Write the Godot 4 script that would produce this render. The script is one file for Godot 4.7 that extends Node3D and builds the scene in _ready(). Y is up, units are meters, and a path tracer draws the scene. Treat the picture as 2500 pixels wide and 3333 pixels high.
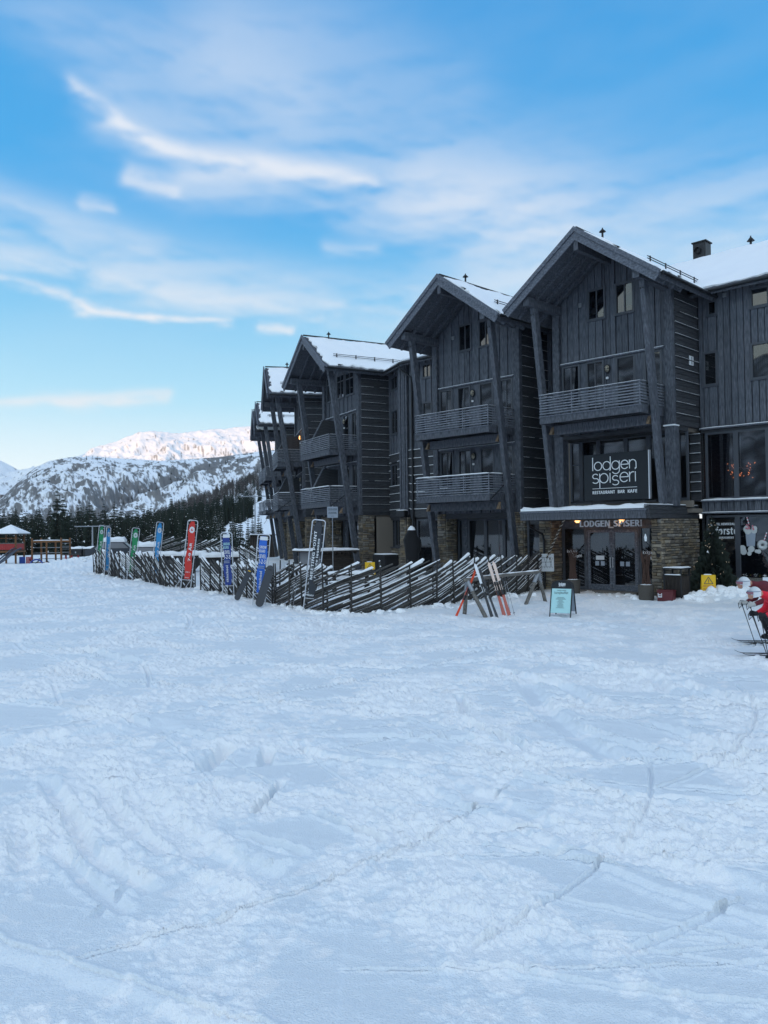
extends Node3D
# A snowed-in ski lodge below a mountain, photographed in the shade of the valley.

var M := {}
var rng := RandomNumberGenerator.new()
var nz := FastNoiseLite.new()
var used := {}
var meshes := {}

func numbered(n: String) -> String:
	var k: int = used.get(n, 0)
	used[n] = k + 1
	return n if k == 0 else "%s_%03d" % [n, k]

# ---------------------------------------------------------------- materials
func ntex(freq: float, lo: Color, hi: Color, size := 256, oct := 4, kind := FastNoiseLite.TYPE_SIMPLEX_SMOOTH, bump := 0.0, sd := 1) -> NoiseTexture2D:
	var n := FastNoiseLite.new()
	n.noise_type = kind
	n.frequency = freq
	n.fractal_octaves = oct
	n.seed = sd
	var t := NoiseTexture2D.new()
	t.width = size
	t.height = size
	t.seamless = true
	t.noise = n
	if bump > 0.0:
		t.as_normal_map = true
		t.bump_strength = bump
	else:
		var g := Gradient.new()
		g.set_color(0, lo)
		g.set_color(1, hi)
		t.color_ramp = g
	return t

func mat(key: String, c: Color, rough := 0.8, tex: Texture2D = null, scl := Vector3.ONE, metal := 0.0) -> StandardMaterial3D:
	var m := StandardMaterial3D.new()
	m.resource_name = key
	m.albedo_color = c.linear_to_srgb()
	m.roughness = rough
	m.metallic = metal
	if tex:
		m.albedo_texture = tex
		m.uv1_triplanar = true
		m.uv1_world_triplanar = true
		m.uv1_scale = scl
	M[key] = m
	return m

func lin(r: float, g: float, b: float) -> Color:
	return Color(r, g, b)

func make_materials() -> void:
	var grain := ntex(0.02, Color(0.42, 0.42, 0.44), Color(1, 1, 1), 256, 5, FastNoiseLite.TYPE_SIMPLEX_SMOOTH, 0.0, 3)
	var speck := ntex(0.05, Color(0.7, 0.7, 0.7), Color(1, 1, 1), 256, 4, FastNoiseLite.TYPE_SIMPLEX_SMOOTH, 0.0, 5)
	var weather := ntex(0.03, Color(0.45, 0.44, 0.42), Color(1, 1, 1), 256, 5, FastNoiseLite.TYPE_SIMPLEX_SMOOTH, 0.0, 8)
	# charcoal stain on sawn boards: grain runs up the boards
	mat("board_a", lin(0.172, 0.186, 0.216), 0.72, grain, Vector3(5, 0.35, 5))
	mat("board_b", lin(0.142, 0.154, 0.180), 0.72, grain, Vector3(4.3, 0.3, 4.3))
	mat("board_c", lin(0.194, 0.207, 0.236), 0.75, grain, Vector3(6, 0.4, 6))
	mat("log_a", lin(0.092, 0.094, 0.102), 0.75, grain, Vector3(0.5, 6, 0.5))
	mat("log_b", lin(0.078, 0.080, 0.088), 0.75, grain, Vector3(0.4, 5, 0.4))
	mat("trim", lin(0.148, 0.159, 0.185), 0.7, grain, Vector3(3, 0.6, 3))
	mat("trim_blue", lin(0.215, 0.235, 0.278), 0.6, grain, Vector3(2, 2, 2))
	mat("soffit", lin(0.148, 0.159, 0.185), 0.8, grain, Vector3(2, 2, 2))
	mat("frame", lin(0.060, 0.065, 0.077), 0.5)
	mat("slat", lin(0.33, 0.355, 0.40), 0.6, grain, Vector3(1, 4, 1))
	mat("inside", lin(0.20, 0.17, 0.14), 0.9)
	mat("metal_dark", lin(0.020, 0.021, 0.024), 0.45, null, Vector3.ONE, 0.3)
	mat("metal_grey", lin(0.28, 0.29, 0.31), 0.4, null, Vector3.ONE, 0.6)
	mat("aluminium", lin(0.62, 0.63, 0.66), 0.35, null, Vector3.ONE, 0.4)
	mat("black", lin(0.010, 0.010, 0.012), 0.6)
	mat("rubber", lin(0.012, 0.012, 0.013), 0.5)
	mat("fabric_black", lin(0.008, 0.008, 0.010), 0.9, speck, Vector3(3, 3, 3))
	mat("white", lin(0.72, 0.73, 0.74), 0.5)
	mat("paper", lin(0.66, 0.68, 0.70), 0.8)
	mat("cream", lin(0.62, 0.55, 0.42), 0.5)
	mat("tan_wood", lin(0.45, 0.31, 0.19), 0.7, grain, Vector3(6, 1, 6))
	mat("orange_wood", lin(0.36, 0.15, 0.045), 0.65, grain, Vector3(5, 0.7, 5))
	mat("brown_wood", lin(0.075, 0.055, 0.043), 0.8, grain, Vector3(5, 0.5, 5))
	mat("grey_wood", lin(0.30, 0.275, 0.25), 0.85, weather, Vector3(4, 1.2, 4))
	mat("fence_a", lin(0.115, 0.106, 0.100), 0.9, weather, Vector3(3, 3, 3))
	mat("fence_b", lin(0.150, 0.141, 0.134), 0.9, weather, Vector3(2.5, 2.5, 2.5))
	mat("fence_c", lin(0.080, 0.074, 0.071), 0.9, weather, Vector3(3.5, 3.5, 3.5))
	mat("twig", lin(0.085, 0.045, 0.032), 0.85)
	mat("pot", lin(0.10, 0.086, 0.072), 0.8, speck, Vector3(3, 3, 3))
	mat("red_panel", lin(0.36, 0.030, 0.028), 0.6)
	mat("dark_red", lin(0.10, 0.012, 0.016), 0.5)
	mat("blue_panel", lin(0.02, 0.06, 0.28), 0.6)
	mat("slide", lin(0.10, 0.12, 0.15), 0.35, null, Vector3.ONE, 0.4)
	mat("yellow", lin(0.80, 0.47, 0.01), 0.45)
	mat("teal", lin(0.40, 0.66, 0.66), 0.5)
	mat("panel_grey", lin(0.30, 0.34, 0.40), 0.5)
	mat("ink", lin(0.05, 0.06, 0.07), 0.6)
	mat("sign_black", lin(0.007, 0.010, 0.014), 0.75)
	mat("letter_grey", lin(0.82, 0.83, 0.86), 0.4)
	mat("rope", lin(0.42, 0.37, 0.31), 0.8)
	mat("ban_green", lin(0.035, 0.30, 0.12), 0.5)
	mat("ban_sky", lin(0.05, 0.32, 0.66), 0.5)
	mat("ban_red", lin(0.60, 0.030, 0.020), 0.5)
	mat("ban_navy", lin(0.018, 0.045, 0.24), 0.5)
	mat("ban_blue", lin(0.02, 0.13, 0.55), 0.5)
	mat("ban_dark", lin(0.030, 0.034, 0.042), 0.6)
	mat("ski_orange", lin(0.70, 0.07, 0.02), 0.35)
	mat("ski_black", lin(0.015, 0.017, 0.022), 0.35)
	mat("ski_pale", lin(0.68, 0.52, 0.44), 0.35)
	mat("ski_rust", lin(0.42, 0.10, 0.07), 0.4)
	mat("board_top", lin(0.032, 0.036, 0.046), 0.45)
	mat("jacket_red", lin(0.72, 0.012, 0.030), 0.65, speck, Vector3(6, 6, 6))
	mat("goggle", lin(0.30, 0.12, 0.15), 0.12)
	mat("skin", lin(0.48, 0.25, 0.17), 0.55)
	mat("helmet_white", lin(0.78, 0.79, 0.80), 0.3)
	mat("curtain", lin(0.22, 0.25, 0.20), 0.9, grain, Vector3(9, 0.1, 9))
	mat("shake", lin(0.55, 0.57, 0.56), 0.6)
	mat("shake_pink", lin(0.55, 0.18, 0.22), 0.6)
	mat("bark", lin(0.050, 0.037, 0.028), 0.95)
	mat("needle", lin(0.019, 0.027, 0.018), 0.9)
	mat("birch_twig", lin(0.085, 0.070, 0.064), 0.95)
	mat("xmas", lin(0.010, 0.017, 0.011), 0.9)
	mat("house_red", lin(0.25, 0.03, 0.035), 0.7)
	mat("house_grey", lin(0.20, 0.20, 0.21), 0.7)
	mat("car_paint", lin(0.03, 0.035, 0.045), 0.3)
	mat("flower", lin(0.20, 0.16, 0.035), 0.8)
	mat("flower_purple", lin(0.16, 0.05, 0.10), 0.8)
	mat("lime", lin(0.5, 0.7, 0.03), 0.5)
	var cols := [lin(0.31, 0.25, 0.175), lin(0.23, 0.19, 0.145), lin(0.42, 0.355, 0.27), lin(0.17, 0.145, 0.12), lin(0.31, 0.28, 0.24), lin(0.31, 0.235, 0.15)]
	for i in 6:
		mat("stone_%d" % i, cols[i], 0.9, speck, Vector3(5, 5, 5))
	mat("mortar", lin(0.055, 0.047, 0.040), 0.95)
	# snow
	var bump := ntex(0.06, Color.BLACK, Color.WHITE, 512, 5, FastNoiseLite.TYPE_SIMPLEX_SMOOTH, 6.0, 21)
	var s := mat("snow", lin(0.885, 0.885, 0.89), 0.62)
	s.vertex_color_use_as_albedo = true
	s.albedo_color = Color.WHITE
	s.normal_enabled = true
	s.normal_texture = bump
	s.normal_scale = 1.3
	s.uv1_triplanar = true
	s.uv1_world_triplanar = true
	s.uv1_scale = Vector3(1.7, 1.7, 1.7)
	mat("snow_cap", lin(0.865, 0.868, 0.875), 0.7)
	var g := StandardMaterial3D.new()
	g.resource_name = "glass"
	g.transparency = BaseMaterial3D.TRANSPARENCY_ALPHA
	g.albedo_color = Color(0.07, 0.08, 0.10, 0.75)
	g.roughness = 0.02
	g.metallic_specular = 1.0
	g.clearcoat_enabled = true
	g.clearcoat = 1.0
	g.clearcoat_roughness = 0.02
	M["glass"] = g
	for e in [["lamp_lit", Color(1.0, 0.72, 0.42), 3.0], ["bulb", Color(1.0, 0.55, 0.3), 3.0], ["bulb_white", Color(1.0, 0.85, 0.7), 0.3]]:
		var m := StandardMaterial3D.new()
		m.resource_name = e[0]
		m.albedo_color = Color(0.9, 0.85, 0.75)
		m.emission_enabled = true
		m.emission = e[1]
		m.emission_energy_multiplier = e[2]
		M[e[0]] = m
	var v := mat("terrain", Color.WHITE, 0.9)
	v.vertex_color_use_as_albedo = true
	v.albedo_color = Color.WHITE
	var b := mat("body", Color.WHITE, 0.75)
	b.vertex_color_use_as_albedo = true
	b.albedo_color = Color.WHITE

# ---------------------------------------------------------------- mesh building
class Mb:
	var v := PackedVector3Array()
	var n := PackedVector3Array()
	func tri(a: Vector3, b: Vector3, c: Vector3, away: Vector3) -> void:
		var m := (c - a).cross(b - a)
		if m.length_squared() < 1e-14:
			return
		if m.dot((a + b + c) / 3.0 - away) < 0.0:
			var t := b
			b = c
			c = t
			m = -m
		m = m.normalized()
		v.append(a); v.append(b); v.append(c)
		n.append(m); n.append(m); n.append(m)
	func quad(a: Vector3, b: Vector3, c: Vector3, d: Vector3, away: Vector3) -> void:
		tri(a, b, c, away)
		tri(a, c, d, away)
	func sheet(a: Vector3, b: Vector3, c: Vector3) -> void:
		var m := (c - a).cross(b - a).normalized()
		v.append(a); v.append(b); v.append(c)
		n.append(m); n.append(m); n.append(m)
	# a box of that size about the middle of t, its edges cut by e
	func box(t: Transform3D, s: Vector3, e := 0.0) -> void:
		var h := s / 2.0
		var o := t.origin
		e = minf(e, minf(h.x, minf(h.y, h.z)) * 0.6)
		if e <= 0.0:
			var p := []
			for i in 8:
				p.append(t * Vector3(h.x if i & 1 else -h.x, h.y if i & 2 else -h.y, h.z if i & 4 else -h.z))
			quad(p[0], p[1], p[3], p[2], o); quad(p[4], p[5], p[7], p[6], o)
			quad(p[0], p[1], p[5], p[4], o); quad(p[2], p[3], p[7], p[6], o)
			quad(p[0], p[2], p[6], p[4], o); quad(p[1], p[3], p[7], p[5], o)
			return
		var q := {}
		for sx in [-1, 1]:
			for sy in [-1, 1]:
				for sz in [-1, 1]:
					var c := Vector3(sx * h.x, sy * h.y, sz * h.z)
					q[[sx, sy, sz, 0]] = t * (c - Vector3(0, sy * e, sz * e))
					q[[sx, sy, sz, 1]] = t * (c - Vector3(sx * e, 0, sz * e))
					q[[sx, sy, sz, 2]] = t * (c - Vector3(sx * e, sy * e, 0))
					tri(q[[sx, sy, sz, 0]], q[[sx, sy, sz, 1]], q[[sx, sy, sz, 2]], o)
		for s1 in [-1, 1]:
			quad(q[[s1, -1, -1, 0]], q[[s1, 1, -1, 0]], q[[s1, 1, 1, 0]], q[[s1, -1, 1, 0]], o)
			quad(q[[-1, s1, -1, 1]], q[[1, s1, -1, 1]], q[[1, s1, 1, 1]], q[[-1, s1, 1, 1]], o)
			quad(q[[-1, -1, s1, 2]], q[[1, -1, s1, 2]], q[[1, 1, s1, 2]], q[[-1, 1, s1, 2]], o)
			for s2 in [-1, 1]:
				quad(q[[s1, s2, -1, 0]], q[[s1, s2, 1, 0]], q[[s1, s2, 1, 1]], q[[s1, s2, -1, 1]], o)
				quad(q[[s1, -1, s2, 0]], q[[s1, 1, s2, 0]], q[[s1, 1, s2, 2]], q[[s1, -1, s2, 2]], o)
				quad(q[[-1, s1, s2, 1]], q[[1, s1, s2, 1]], q[[1, s1, s2, 2]], q[[-1, s1, s2, 2]], o)
	func bx(x: float, y: float, z: float, sx: float, sy: float, sz: float, e := 0.0) -> void:
		box(Transform3D(Basis(), Vector3(x, y, z)), Vector3(sx, sy, sz), e)
	# from corner to corner
	func bb(x0: float, y0: float, z0: float, x1: float, y1: float, z1: float, e := 0.0) -> void:
		bx((x0 + x1) / 2, (y0 + y1) / 2, (z0 + z1) / 2, absf(x1 - x0), absf(y1 - y0), absf(z1 - z0), e)
	# a straight bar of rectangular section; up says which way its height h lies
	func bar(a: Vector3, b: Vector3, w: float, h: float, up := Vector3.UP, e := 0.0) -> void:
		var z := (b - a).normalized()
		var x := up.cross(z).normalized()
		box(Transform3D(Basis(x, z.cross(x), z), (a + b) / 2.0), Vector3(w, h, a.distance_to(b)), e)
	func tube(p: Array, r: Array, k := 8, caps := true, flat := 1.0) -> void:
		var rings := []
		var norms := []
		var x := Vector3.ZERO
		for i in p.size():
			var a: Vector3 = p[maxi(i - 1, 0)]
			var b: Vector3 = p[mini(i + 1, p.size() - 1)]
			var d := (b - a).normalized()
			if x == Vector3.ZERO:
				x = (Vector3.UP if absf(d.y) < 0.9 else Vector3.RIGHT).cross(d).normalized()
			x = (x - d * x.dot(d)).normalized()
			var y := d.cross(x)
			var ring := []
			var nn := []
			for j in k:
				var t := TAU * j / k
				ring.append(p[i] + (x * cos(t) + y * sin(t) * flat) * float(r[i]))
				nn.append((x * cos(t) * flat + y * sin(t)).normalized())
			rings.append(ring)
			norms.append(nn)
		for i in p.size() - 1:
			for j in k:
				var j2 := (j + 1) % k
				for id in [[i, j], [i + 1, j], [i, j2], [i, j2], [i + 1, j], [i + 1, j2]]:
					v.append(rings[id[0]][id[1]])
					n.append(norms[id[0]][id[1]])
		if caps:
			for e in [0, p.size() - 1]:
				var inner: Vector3 = p[1] if e == 0 else p[e - 1]
				for j in k:
					tri(p[e], rings[e][j], rings[e][(j + 1) % k], inner)
	# polygon in the x-y plane of t, thickness d along its z, both ways of the middle
	func prism(poly: PackedVector2Array, t: Transform3D, d: float) -> void:
		var ix := Geometry2D.triangulate_polygon(poly)
		var area := 0.0
		for i in poly.size():
			var a := poly[i]
			var b := poly[(i + 1) % poly.size()]
			area += a.cross(b)
		for i in range(0, ix.size(), 3):
			for s in [-0.5, 0.5]:
				var q := []
				for k in 3:
					q.append(t * Vector3(poly[ix[i + k]].x, poly[ix[i + k]].y, s * d))
				tri(q[0], q[1], q[2], t * Vector3(poly[ix[i]].x, poly[ix[i]].y, -s * d))
		for i in poly.size():
			var a := poly[i]
			var b := poly[(i + 1) % poly.size()]
			var out := Vector2(b.y - a.y, a.x - b.x) * signf(area)
			var mid := (a + b) / 2.0 - out
			quad(t * Vector3(a.x, a.y, -d / 2), t * Vector3(b.x, b.y, -d / 2), t * Vector3(b.x, b.y, d / 2), t * Vector3(a.x, a.y, d / 2), t * Vector3(mid.x, mid.y, 0))
	func mesh() -> ArrayMesh:
		var a := []
		a.resize(Mesh.ARRAY_MAX)
		a[Mesh.ARRAY_VERTEX] = v
		a[Mesh.ARRAY_NORMAL] = n
		var m := ArrayMesh.new()
		if v.size():
			m.add_surface_from_arrays(Mesh.PRIMITIVE_TRIANGLES, a)
		return m

func at(x: float, y: float, z: float) -> Transform3D:
	return Transform3D(Basis(), Vector3(x, y, z))

func rot(axis: Vector3, deg: float, o := Vector3.ZERO) -> Transform3D:
	return Transform3D(Basis(axis, deg_to_rad(deg)), o)

func put(parent: Node3D, called: String, mesh: Mesh, m: String, t := Transform3D(), kind := "") -> MeshInstance3D:
	var o := MeshInstance3D.new()
	o.name = numbered(called) if parent == self else called
	o.mesh = mesh
	o.material_override = M[m]
	o.transform = t
	if kind:
		o.set_meta("kind", kind)
	parent.add_child(o, true)
	return o

func fin(parent: Node3D, called: String, b: Mb, m: String, kind := "") -> MeshInstance3D:
	return put(parent, called, b.mesh(), m, Transform3D(), kind)

# a bevelled box whose mesh is shared by all of its size
func block(parent: Node3D, called: String, x: float, y: float, z: float, s: Vector3, m: String, e := 0.006) -> MeshInstance3D:
	var key := "%.3f %.3f %.3f %.3f" % [s.x, s.y, s.z, e]
	if not meshes.has(key):
		var b := Mb.new()
		b.box(Transform3D(), s, e)
		meshes[key] = b.mesh()
	return put(parent, called, meshes[key], m, at(x, y, z))

func thing(called: String, label: String, category: String, t := Transform3D(), group := "") -> Node3D:
	var o := Node3D.new()
	o.name = numbered(called)
	o.transform = t
	add_child(o)
	o.set_meta("label", label)
	o.set_meta("category", category)
	if group:
		o.set_meta("group", group)
	return o

func copy(o: Node3D, t: Transform3D, label: String) -> Node3D:
	var c: Node3D = o.duplicate()
	c.name = numbered(String(o.name).rstrip("0123456789").trim_suffix("_"))
	c.transform = t
	add_child(c)
	c.set_meta("label", label)
	return c

func yaw(deg: float, x: float, y: float, z: float) -> Transform3D:
	return Transform3D(Basis(Vector3.UP, deg_to_rad(deg)), Vector3(x, y, z))

# a lodge frame: x runs along the front to the right, z out of it
func front(deg: float, x: float, y: float, z: float) -> Transform3D:
	var a := deg_to_rad(deg)
	return Transform3D(Basis(Vector3(sin(a), 0, cos(a)), Vector3.UP, Vector3(-cos(a), 0, sin(a))), Vector3(x, y, z))

# snow lying on the four-cornered patch a (0,0) b (1,0) c (1,1) d (0,1): thickness uneven, border ragged
func snow_sheet(b: Mb, pa: Vector3, pb: Vector3, pc: Vector3, pd: Vector3, nu: int, nv: int, thick: float, rag := 0.05, sd := 0.0) -> void:
	var up := (pd - pa).cross(pb - pa).normalized()
	if up.y < 0:
		up = -up
	var g := []
	var lu := pa.distance_to(pb)
	var lv := pa.distance_to(pd)
	for j in nv + 1:
		var row := []
		for i in nu + 1:
			var u := float(i) / nu
			var w := float(j) / nv
			var ru := rag / lu * (0.5 + nz.get_noise_2d(w * lv * 90.0 + sd, sd + 7.0))
			var rv := rag / lv * (0.5 + nz.get_noise_2d(u * lu * 90.0 + sd, sd + 91.0))
			if i == 0: u += maxf(ru, -0.4 / nu)
			if i == nu: u -= ru
			if j == 0: w += rv
			if j == nv: w -= rv
			var p := pa.lerp(pb, u).lerp(pd.lerp(pc, u), w)
			var edge := minf(minf(i, nu - i) * lu / nu, minf(j, nv - j) * lv / nv)
			var t := thick * (0.8 + 0.5 * nz.get_noise_2d(u * lu * 40.0 + sd, w * lv * 40.0))
			if edge <= 0.0: t *= 0.55
			row.append([p, p + up * t])
		g.append(row)
	var ce := (pa + pb + pc + pd) / 4.0 - up * 1000.0
	var mid := (pa + pb + pc + pd) / 4.0
	var vn := []
	for j in nv + 1:
		var row := []
		for i in nu + 1:
			var dx: Vector3 = g[j][mini(i + 1, nu)][1] - g[j][maxi(i - 1, 0)][1]
			var dy: Vector3 = g[mini(j + 1, nv)][i][1] - g[maxi(j - 1, 0)][i][1]
			var m := dx.cross(dy).normalized()
			row.append(m if m.dot(up) > 0 else -m)
		vn.append(row)
	for j in nv:
		for i in nu:
			var flip: bool = (g[j][i][1] - g[j][i + 1][1]).cross(g[j + 1][i][1] - g[j][i][1]).dot(up) < 0
			var ids := [[j, i], [j, i + 1], [j + 1, i + 1], [j, i], [j + 1, i + 1], [j + 1, i]]
			if flip:
				ids = [[j, i], [j + 1, i + 1], [j, i + 1], [j, i], [j + 1, i], [j + 1, i + 1]]
			for q in ids:
				b.v.append(g[q[0]][q[1]][1])
				b.n.append(vn[q[0]][q[1]])
	for i in nu:
		b.quad(g[0][i][0], g[0][i + 1][0], g[0][i + 1][1], g[0][i][1], mid)
		b.quad(g[nv][i][0], g[nv][i + 1][0], g[nv][i + 1][1], g[nv][i][1], mid)
	for j in nv:
		b.quad(g[j][0][0], g[j + 1][0][0], g[j + 1][0][1], g[j][0][1], mid)
		b.quad(g[j][nu][0], g[j + 1][nu][0], g[j + 1][nu][1], g[j][nu][1], mid)

# lettering as solid shapes: w wide and h high from its lower left corner at t
func text(parent: Node3D, s: String, w: float, h: float, t: Transform3D, m: String, bold := true, depth := 0.006, called := "lettering") -> MeshInstance3D:
	var key := "text %s %s" % [s, bold]
	if not meshes.has(key):
		var f := SystemFont.new()
		f.font_names = PackedStringArray(["Droid Sans"])
		if bold:
			f.font_weight = 700
		var tm := TextMesh.new()
		tm.text = s
		tm.font = f
		tm.font_size = 32
		tm.pixel_size = 0.01
		tm.depth = 0.05
		tm.curve_step = 2.0
		meshes[key] = tm
	var bx: AABB = meshes[key].get_aabb()
	var sc := Vector3(w / bx.size.x, h / bx.size.y, depth / 0.05)
	var k := Transform3D(Basis.from_scale(sc), Vector3(-bx.position.x * sc.x, -bx.position.y * sc.y, depth / 2))
	return put(parent, called, meshes[key], m, t * k)

# ---------------------------------------------------------------- sky, ground, mountains
func band(az: float, el: float, line: Array, wid: float) -> float:
	# nearness to a polyline of [azimuth, elevation] points, 1 on it
	var best := 1e9
	var p := Vector2(az, el)
	for i in line.size() - 1:
		var a := Vector2(line[i][0], line[i][1])
		var b := Vector2(line[i + 1][0], line[i + 1][1])
		var d := b - a
		var t := clampf((p - a).dot(d) / d.length_squared(), 0, 1)
		var q := p - (a + d * t)
		best = minf(best, q.length_squared())
	return exp(-best / (wid * wid))

const SUN_AZ := 188.0
func make_sky() -> ImageTexture:
	var W := 2048
	var H := 1024
	var im := Image.create(W, H, false, Image.FORMAT_RGBF)
	var n1 := FastNoiseLite.new()
	n1.seed = 11
	n1.frequency = 0.05
	n1.fractal_octaves = 5
	n1.fractal_gain = 0.55
	var n2 := FastNoiseLite.new()
	n2.seed = 12
	n2.frequency = 0.16
	n2.fractal_octaves = 4
	var zen := Color(0.024, 0.180, 0.51)
	var mid := Color(0.070, 0.35, 0.69)
	var low := Color(0.30, 0.62, 0.80)
	var hor := Color(0.84, 0.88, 0.86)
	# cirrus: line, width, strength (degrees)
	var streaks := [
		[[[-21.8, 28.0], [-19.0, 27.0], [-16.2, 26.0], [-13.5, 25.2], [-9, 25.2], [-5, 24.6], [-1, 23.6]], 0.58, 0.97],
		[[[-19, 27.5], [-12, 26.2], [-5, 25.4], [3, 23.8], [9, 22.5]], 2.1, 0.50],
		[[[-17.5, 23.9], [-14.0, 23.5]], 0.55, 0.6],
		[[[-13, 24.3], [-6, 23.6], [0, 22.2], [7, 21.0], [14, 19.5]], 1.7, 0.60],
		[[[-10, 32.1], [-4, 29.3], [2.7, 25.8], [12, 22.8]], 4.2, 0.36],
		[[[-22, 30.5], [-14, 30.5], [-6, 29.0]], 2.6, 0.26],
		[[[-27, 19.4], [-18.8, 18.4], [-10.8, 17.6], [-2.5, 16.2], [4, 16.2], [12, 16]], 1.9, 0.66],
		[[[-27, 17.6], [-20, 17.2], [-12, 16.4], [-4, 15.6]], 0.8, 0.55],
		[[[-27, 21.6], [-22, 20.8], [-16, 19.4]], 1.0, 0.3],
		[[[-28, 16.3], [-20.3, 15.35], [-11.2, 14.84]], 0.27, 1.0],
		[[[-9.2, 14.4], [-6.7, 14.33]], 0.22, 0.8],
		[[[-26, 8.7], [-20.3, 9.3], [-15.1, 9.75]], 0.42, 0.8],
		[[[4, 23.0], [15.9, 21.2], [27, 20.2], [40, 20]], 3.4, 0.62],
		[[[8, 18], [18, 17], [30, 16.5]], 3.0, 0.5],
		[[[-4.2, 19.7], [-0.7, 19.55]], 0.5, 0.5],
		[[[-20.3, 21.9], [-18.4, 21.8]], 0.4, 0.45],
		[[[-25, 32.0], [-14, 31.0], [-4, 33], [6, 30]], 2.2, 0.18],
		[[[0, 14.0], [8, 14.5], [20, 15]], 2.5, 0.45],
	]
	var data := PackedFloat32Array()
	data.resize(W * H * 3)
	for j in H:
		var el := 90.0 - 180.0 * (j + 0.5) / H
		var st := 1
		for i in W:
			# a panorama begins along -z
			var az := 360.0 * (i + 0.5) / W
			if az > 180.0:
				az -= 360.0
			var c := hor
			if el > -3.0:
				var e := maxf(el, 0.0)
				# paler and warmer towards the side of the low sun
				var warm := exp(-pow(e / 9.0, 2.0)) * (0.5 + 0.5 * cos(deg_to_rad(az + 50.0)))
				if e < 9.0:
					c = hor.lerp(low, e / 9.0)
				elif e < 22.0:
					c = low.lerp(mid, (e - 9.0) / 13.0)
				else:
					c = mid.lerp(zen, clampf((e - 22.0) / 34.0, 0, 1))
				c = c.lerp(Color(0.95, 0.93, 0.88), warm * 0.5)
				var inside := absf(az) < 42.0 and el < 42.0
				# cloud plane coordinates, stretched along the wind
				var k := 40.0 / (maxf(el, 3.0) + 9.0)
				var wx := az * 0.42 + 0.25 * el
				var wy := el * 1.5 - az * 0.16
				var big := n1.get_noise_2d(wx * 1.4, wy * 1.2)
				var fine := n2.get_noise_2d(wx * 1.1 + big * 6.0, wy * 2.0)
				var cl := 0.0
				# high cloud veil outside the view, its cover raised to whiten the snow
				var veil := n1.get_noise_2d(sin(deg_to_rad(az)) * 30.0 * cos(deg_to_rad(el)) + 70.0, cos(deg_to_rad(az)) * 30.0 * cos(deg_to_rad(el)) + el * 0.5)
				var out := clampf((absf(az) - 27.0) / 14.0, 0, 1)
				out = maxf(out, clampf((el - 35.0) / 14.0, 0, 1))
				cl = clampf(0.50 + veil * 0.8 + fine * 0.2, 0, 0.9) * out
				if inside:
					var wisp := n2.get_noise_2d(az * 2.0 + el * 2.6 + fine * 3.0, el * 7.0 + az * 1.2)
					var bx := az + big * 1.6
					var by := el + fine * 0.5 + big * 0.9 + wisp * 0.22
					for s in streaks:
						var q: Array = s[0]
						if by < minf(q[0][1], q[-1][1]) - 2.6 * s[1] - 2.0 or by > maxf(q[0][1], q[-1][1]) + 2.6 * s[1] + 2.0:
							continue
						var b := band(bx, by, q, s[1]) * (0.62 if s[1] > 1.2 else 0.92)
						if b > 0.01:
							b *= clampf(0.86 + fine * 0.75 + big * 0.5 + wisp * 0.30, 0, 1.1) * float(s[2])
							cl = cl + b * (1.0 - cl)
					cl += clampf(0.03 + 0.13 * big, 0, 1) * (1.0 - out) * clampf((el - 6.0) / 10.0, 0, 1)
				cl = clampf(cl, 0, 0.97)
				var white := Color(0.64, 0.69, 0.77).lerp(Color(0.74, 0.75, 0.755), clampf((26.0 - e) / 26.0, 0, 1))
				c = c.lerp(white, cl)
				# sunward sky brighter; gain and warm tint added to brighten and whiten the snow
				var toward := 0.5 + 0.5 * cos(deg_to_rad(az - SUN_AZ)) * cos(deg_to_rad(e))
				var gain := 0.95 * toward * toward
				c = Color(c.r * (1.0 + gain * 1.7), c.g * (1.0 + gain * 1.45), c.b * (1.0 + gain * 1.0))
			else:
				c = Color(0.6, 0.65, 0.72)
			var o := (j * W + i) * 3
			data[o] = c.r
			data[o + 1] = c.g
			data[o + 2] = c.b
	im.set_data(W, H, false, Image.FORMAT_RGBF, data.to_byte_array())
	return ImageTexture.create_from_image(im)

func ss(a: float, b: float, x: float) -> float:
	var t := clampf((x - a) / (b - a), 0, 1)
	return t * t * (3 - 2 * t)

# the lie of the snow without its small relief
func gh(x: float, z: float) -> float:
	var r := sqrt(x * x + z * z)
	var h := -1.6 * ss(70, 200, r)
	h += 0.30 * ss(-34, -43, z) * ss(-9, -3, x)
	h += 0.75 * exp(-(pow((x + 21.5) / 3.0, 2) + pow((z + 61) / 4.0, 2)))
	h += 0.30 * exp(-(pow((x + 31.0) / 12.0, 2) + pow((z + 59.0) / 2.5, 2)))
	h += 0.28 * exp(-(pow((x - 11.9) / 1.1, 2) + pow((z + 26.6) / 0.9, 2)))
	h += 0.16 * exp(-(pow((x - 10.6) / 0.9, 2) + pow((z + 27.0) / 0.6, 2)))
	h += 0.03 * nz.get_noise_2d(x * 14.0, z * 14.0) * ss(4, 9, r)
	h += 0.14 * nz.get_noise_2d(x * 5.0 + 50.0, z * 5.0) * ss(12, 26, r)
	return h

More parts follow.
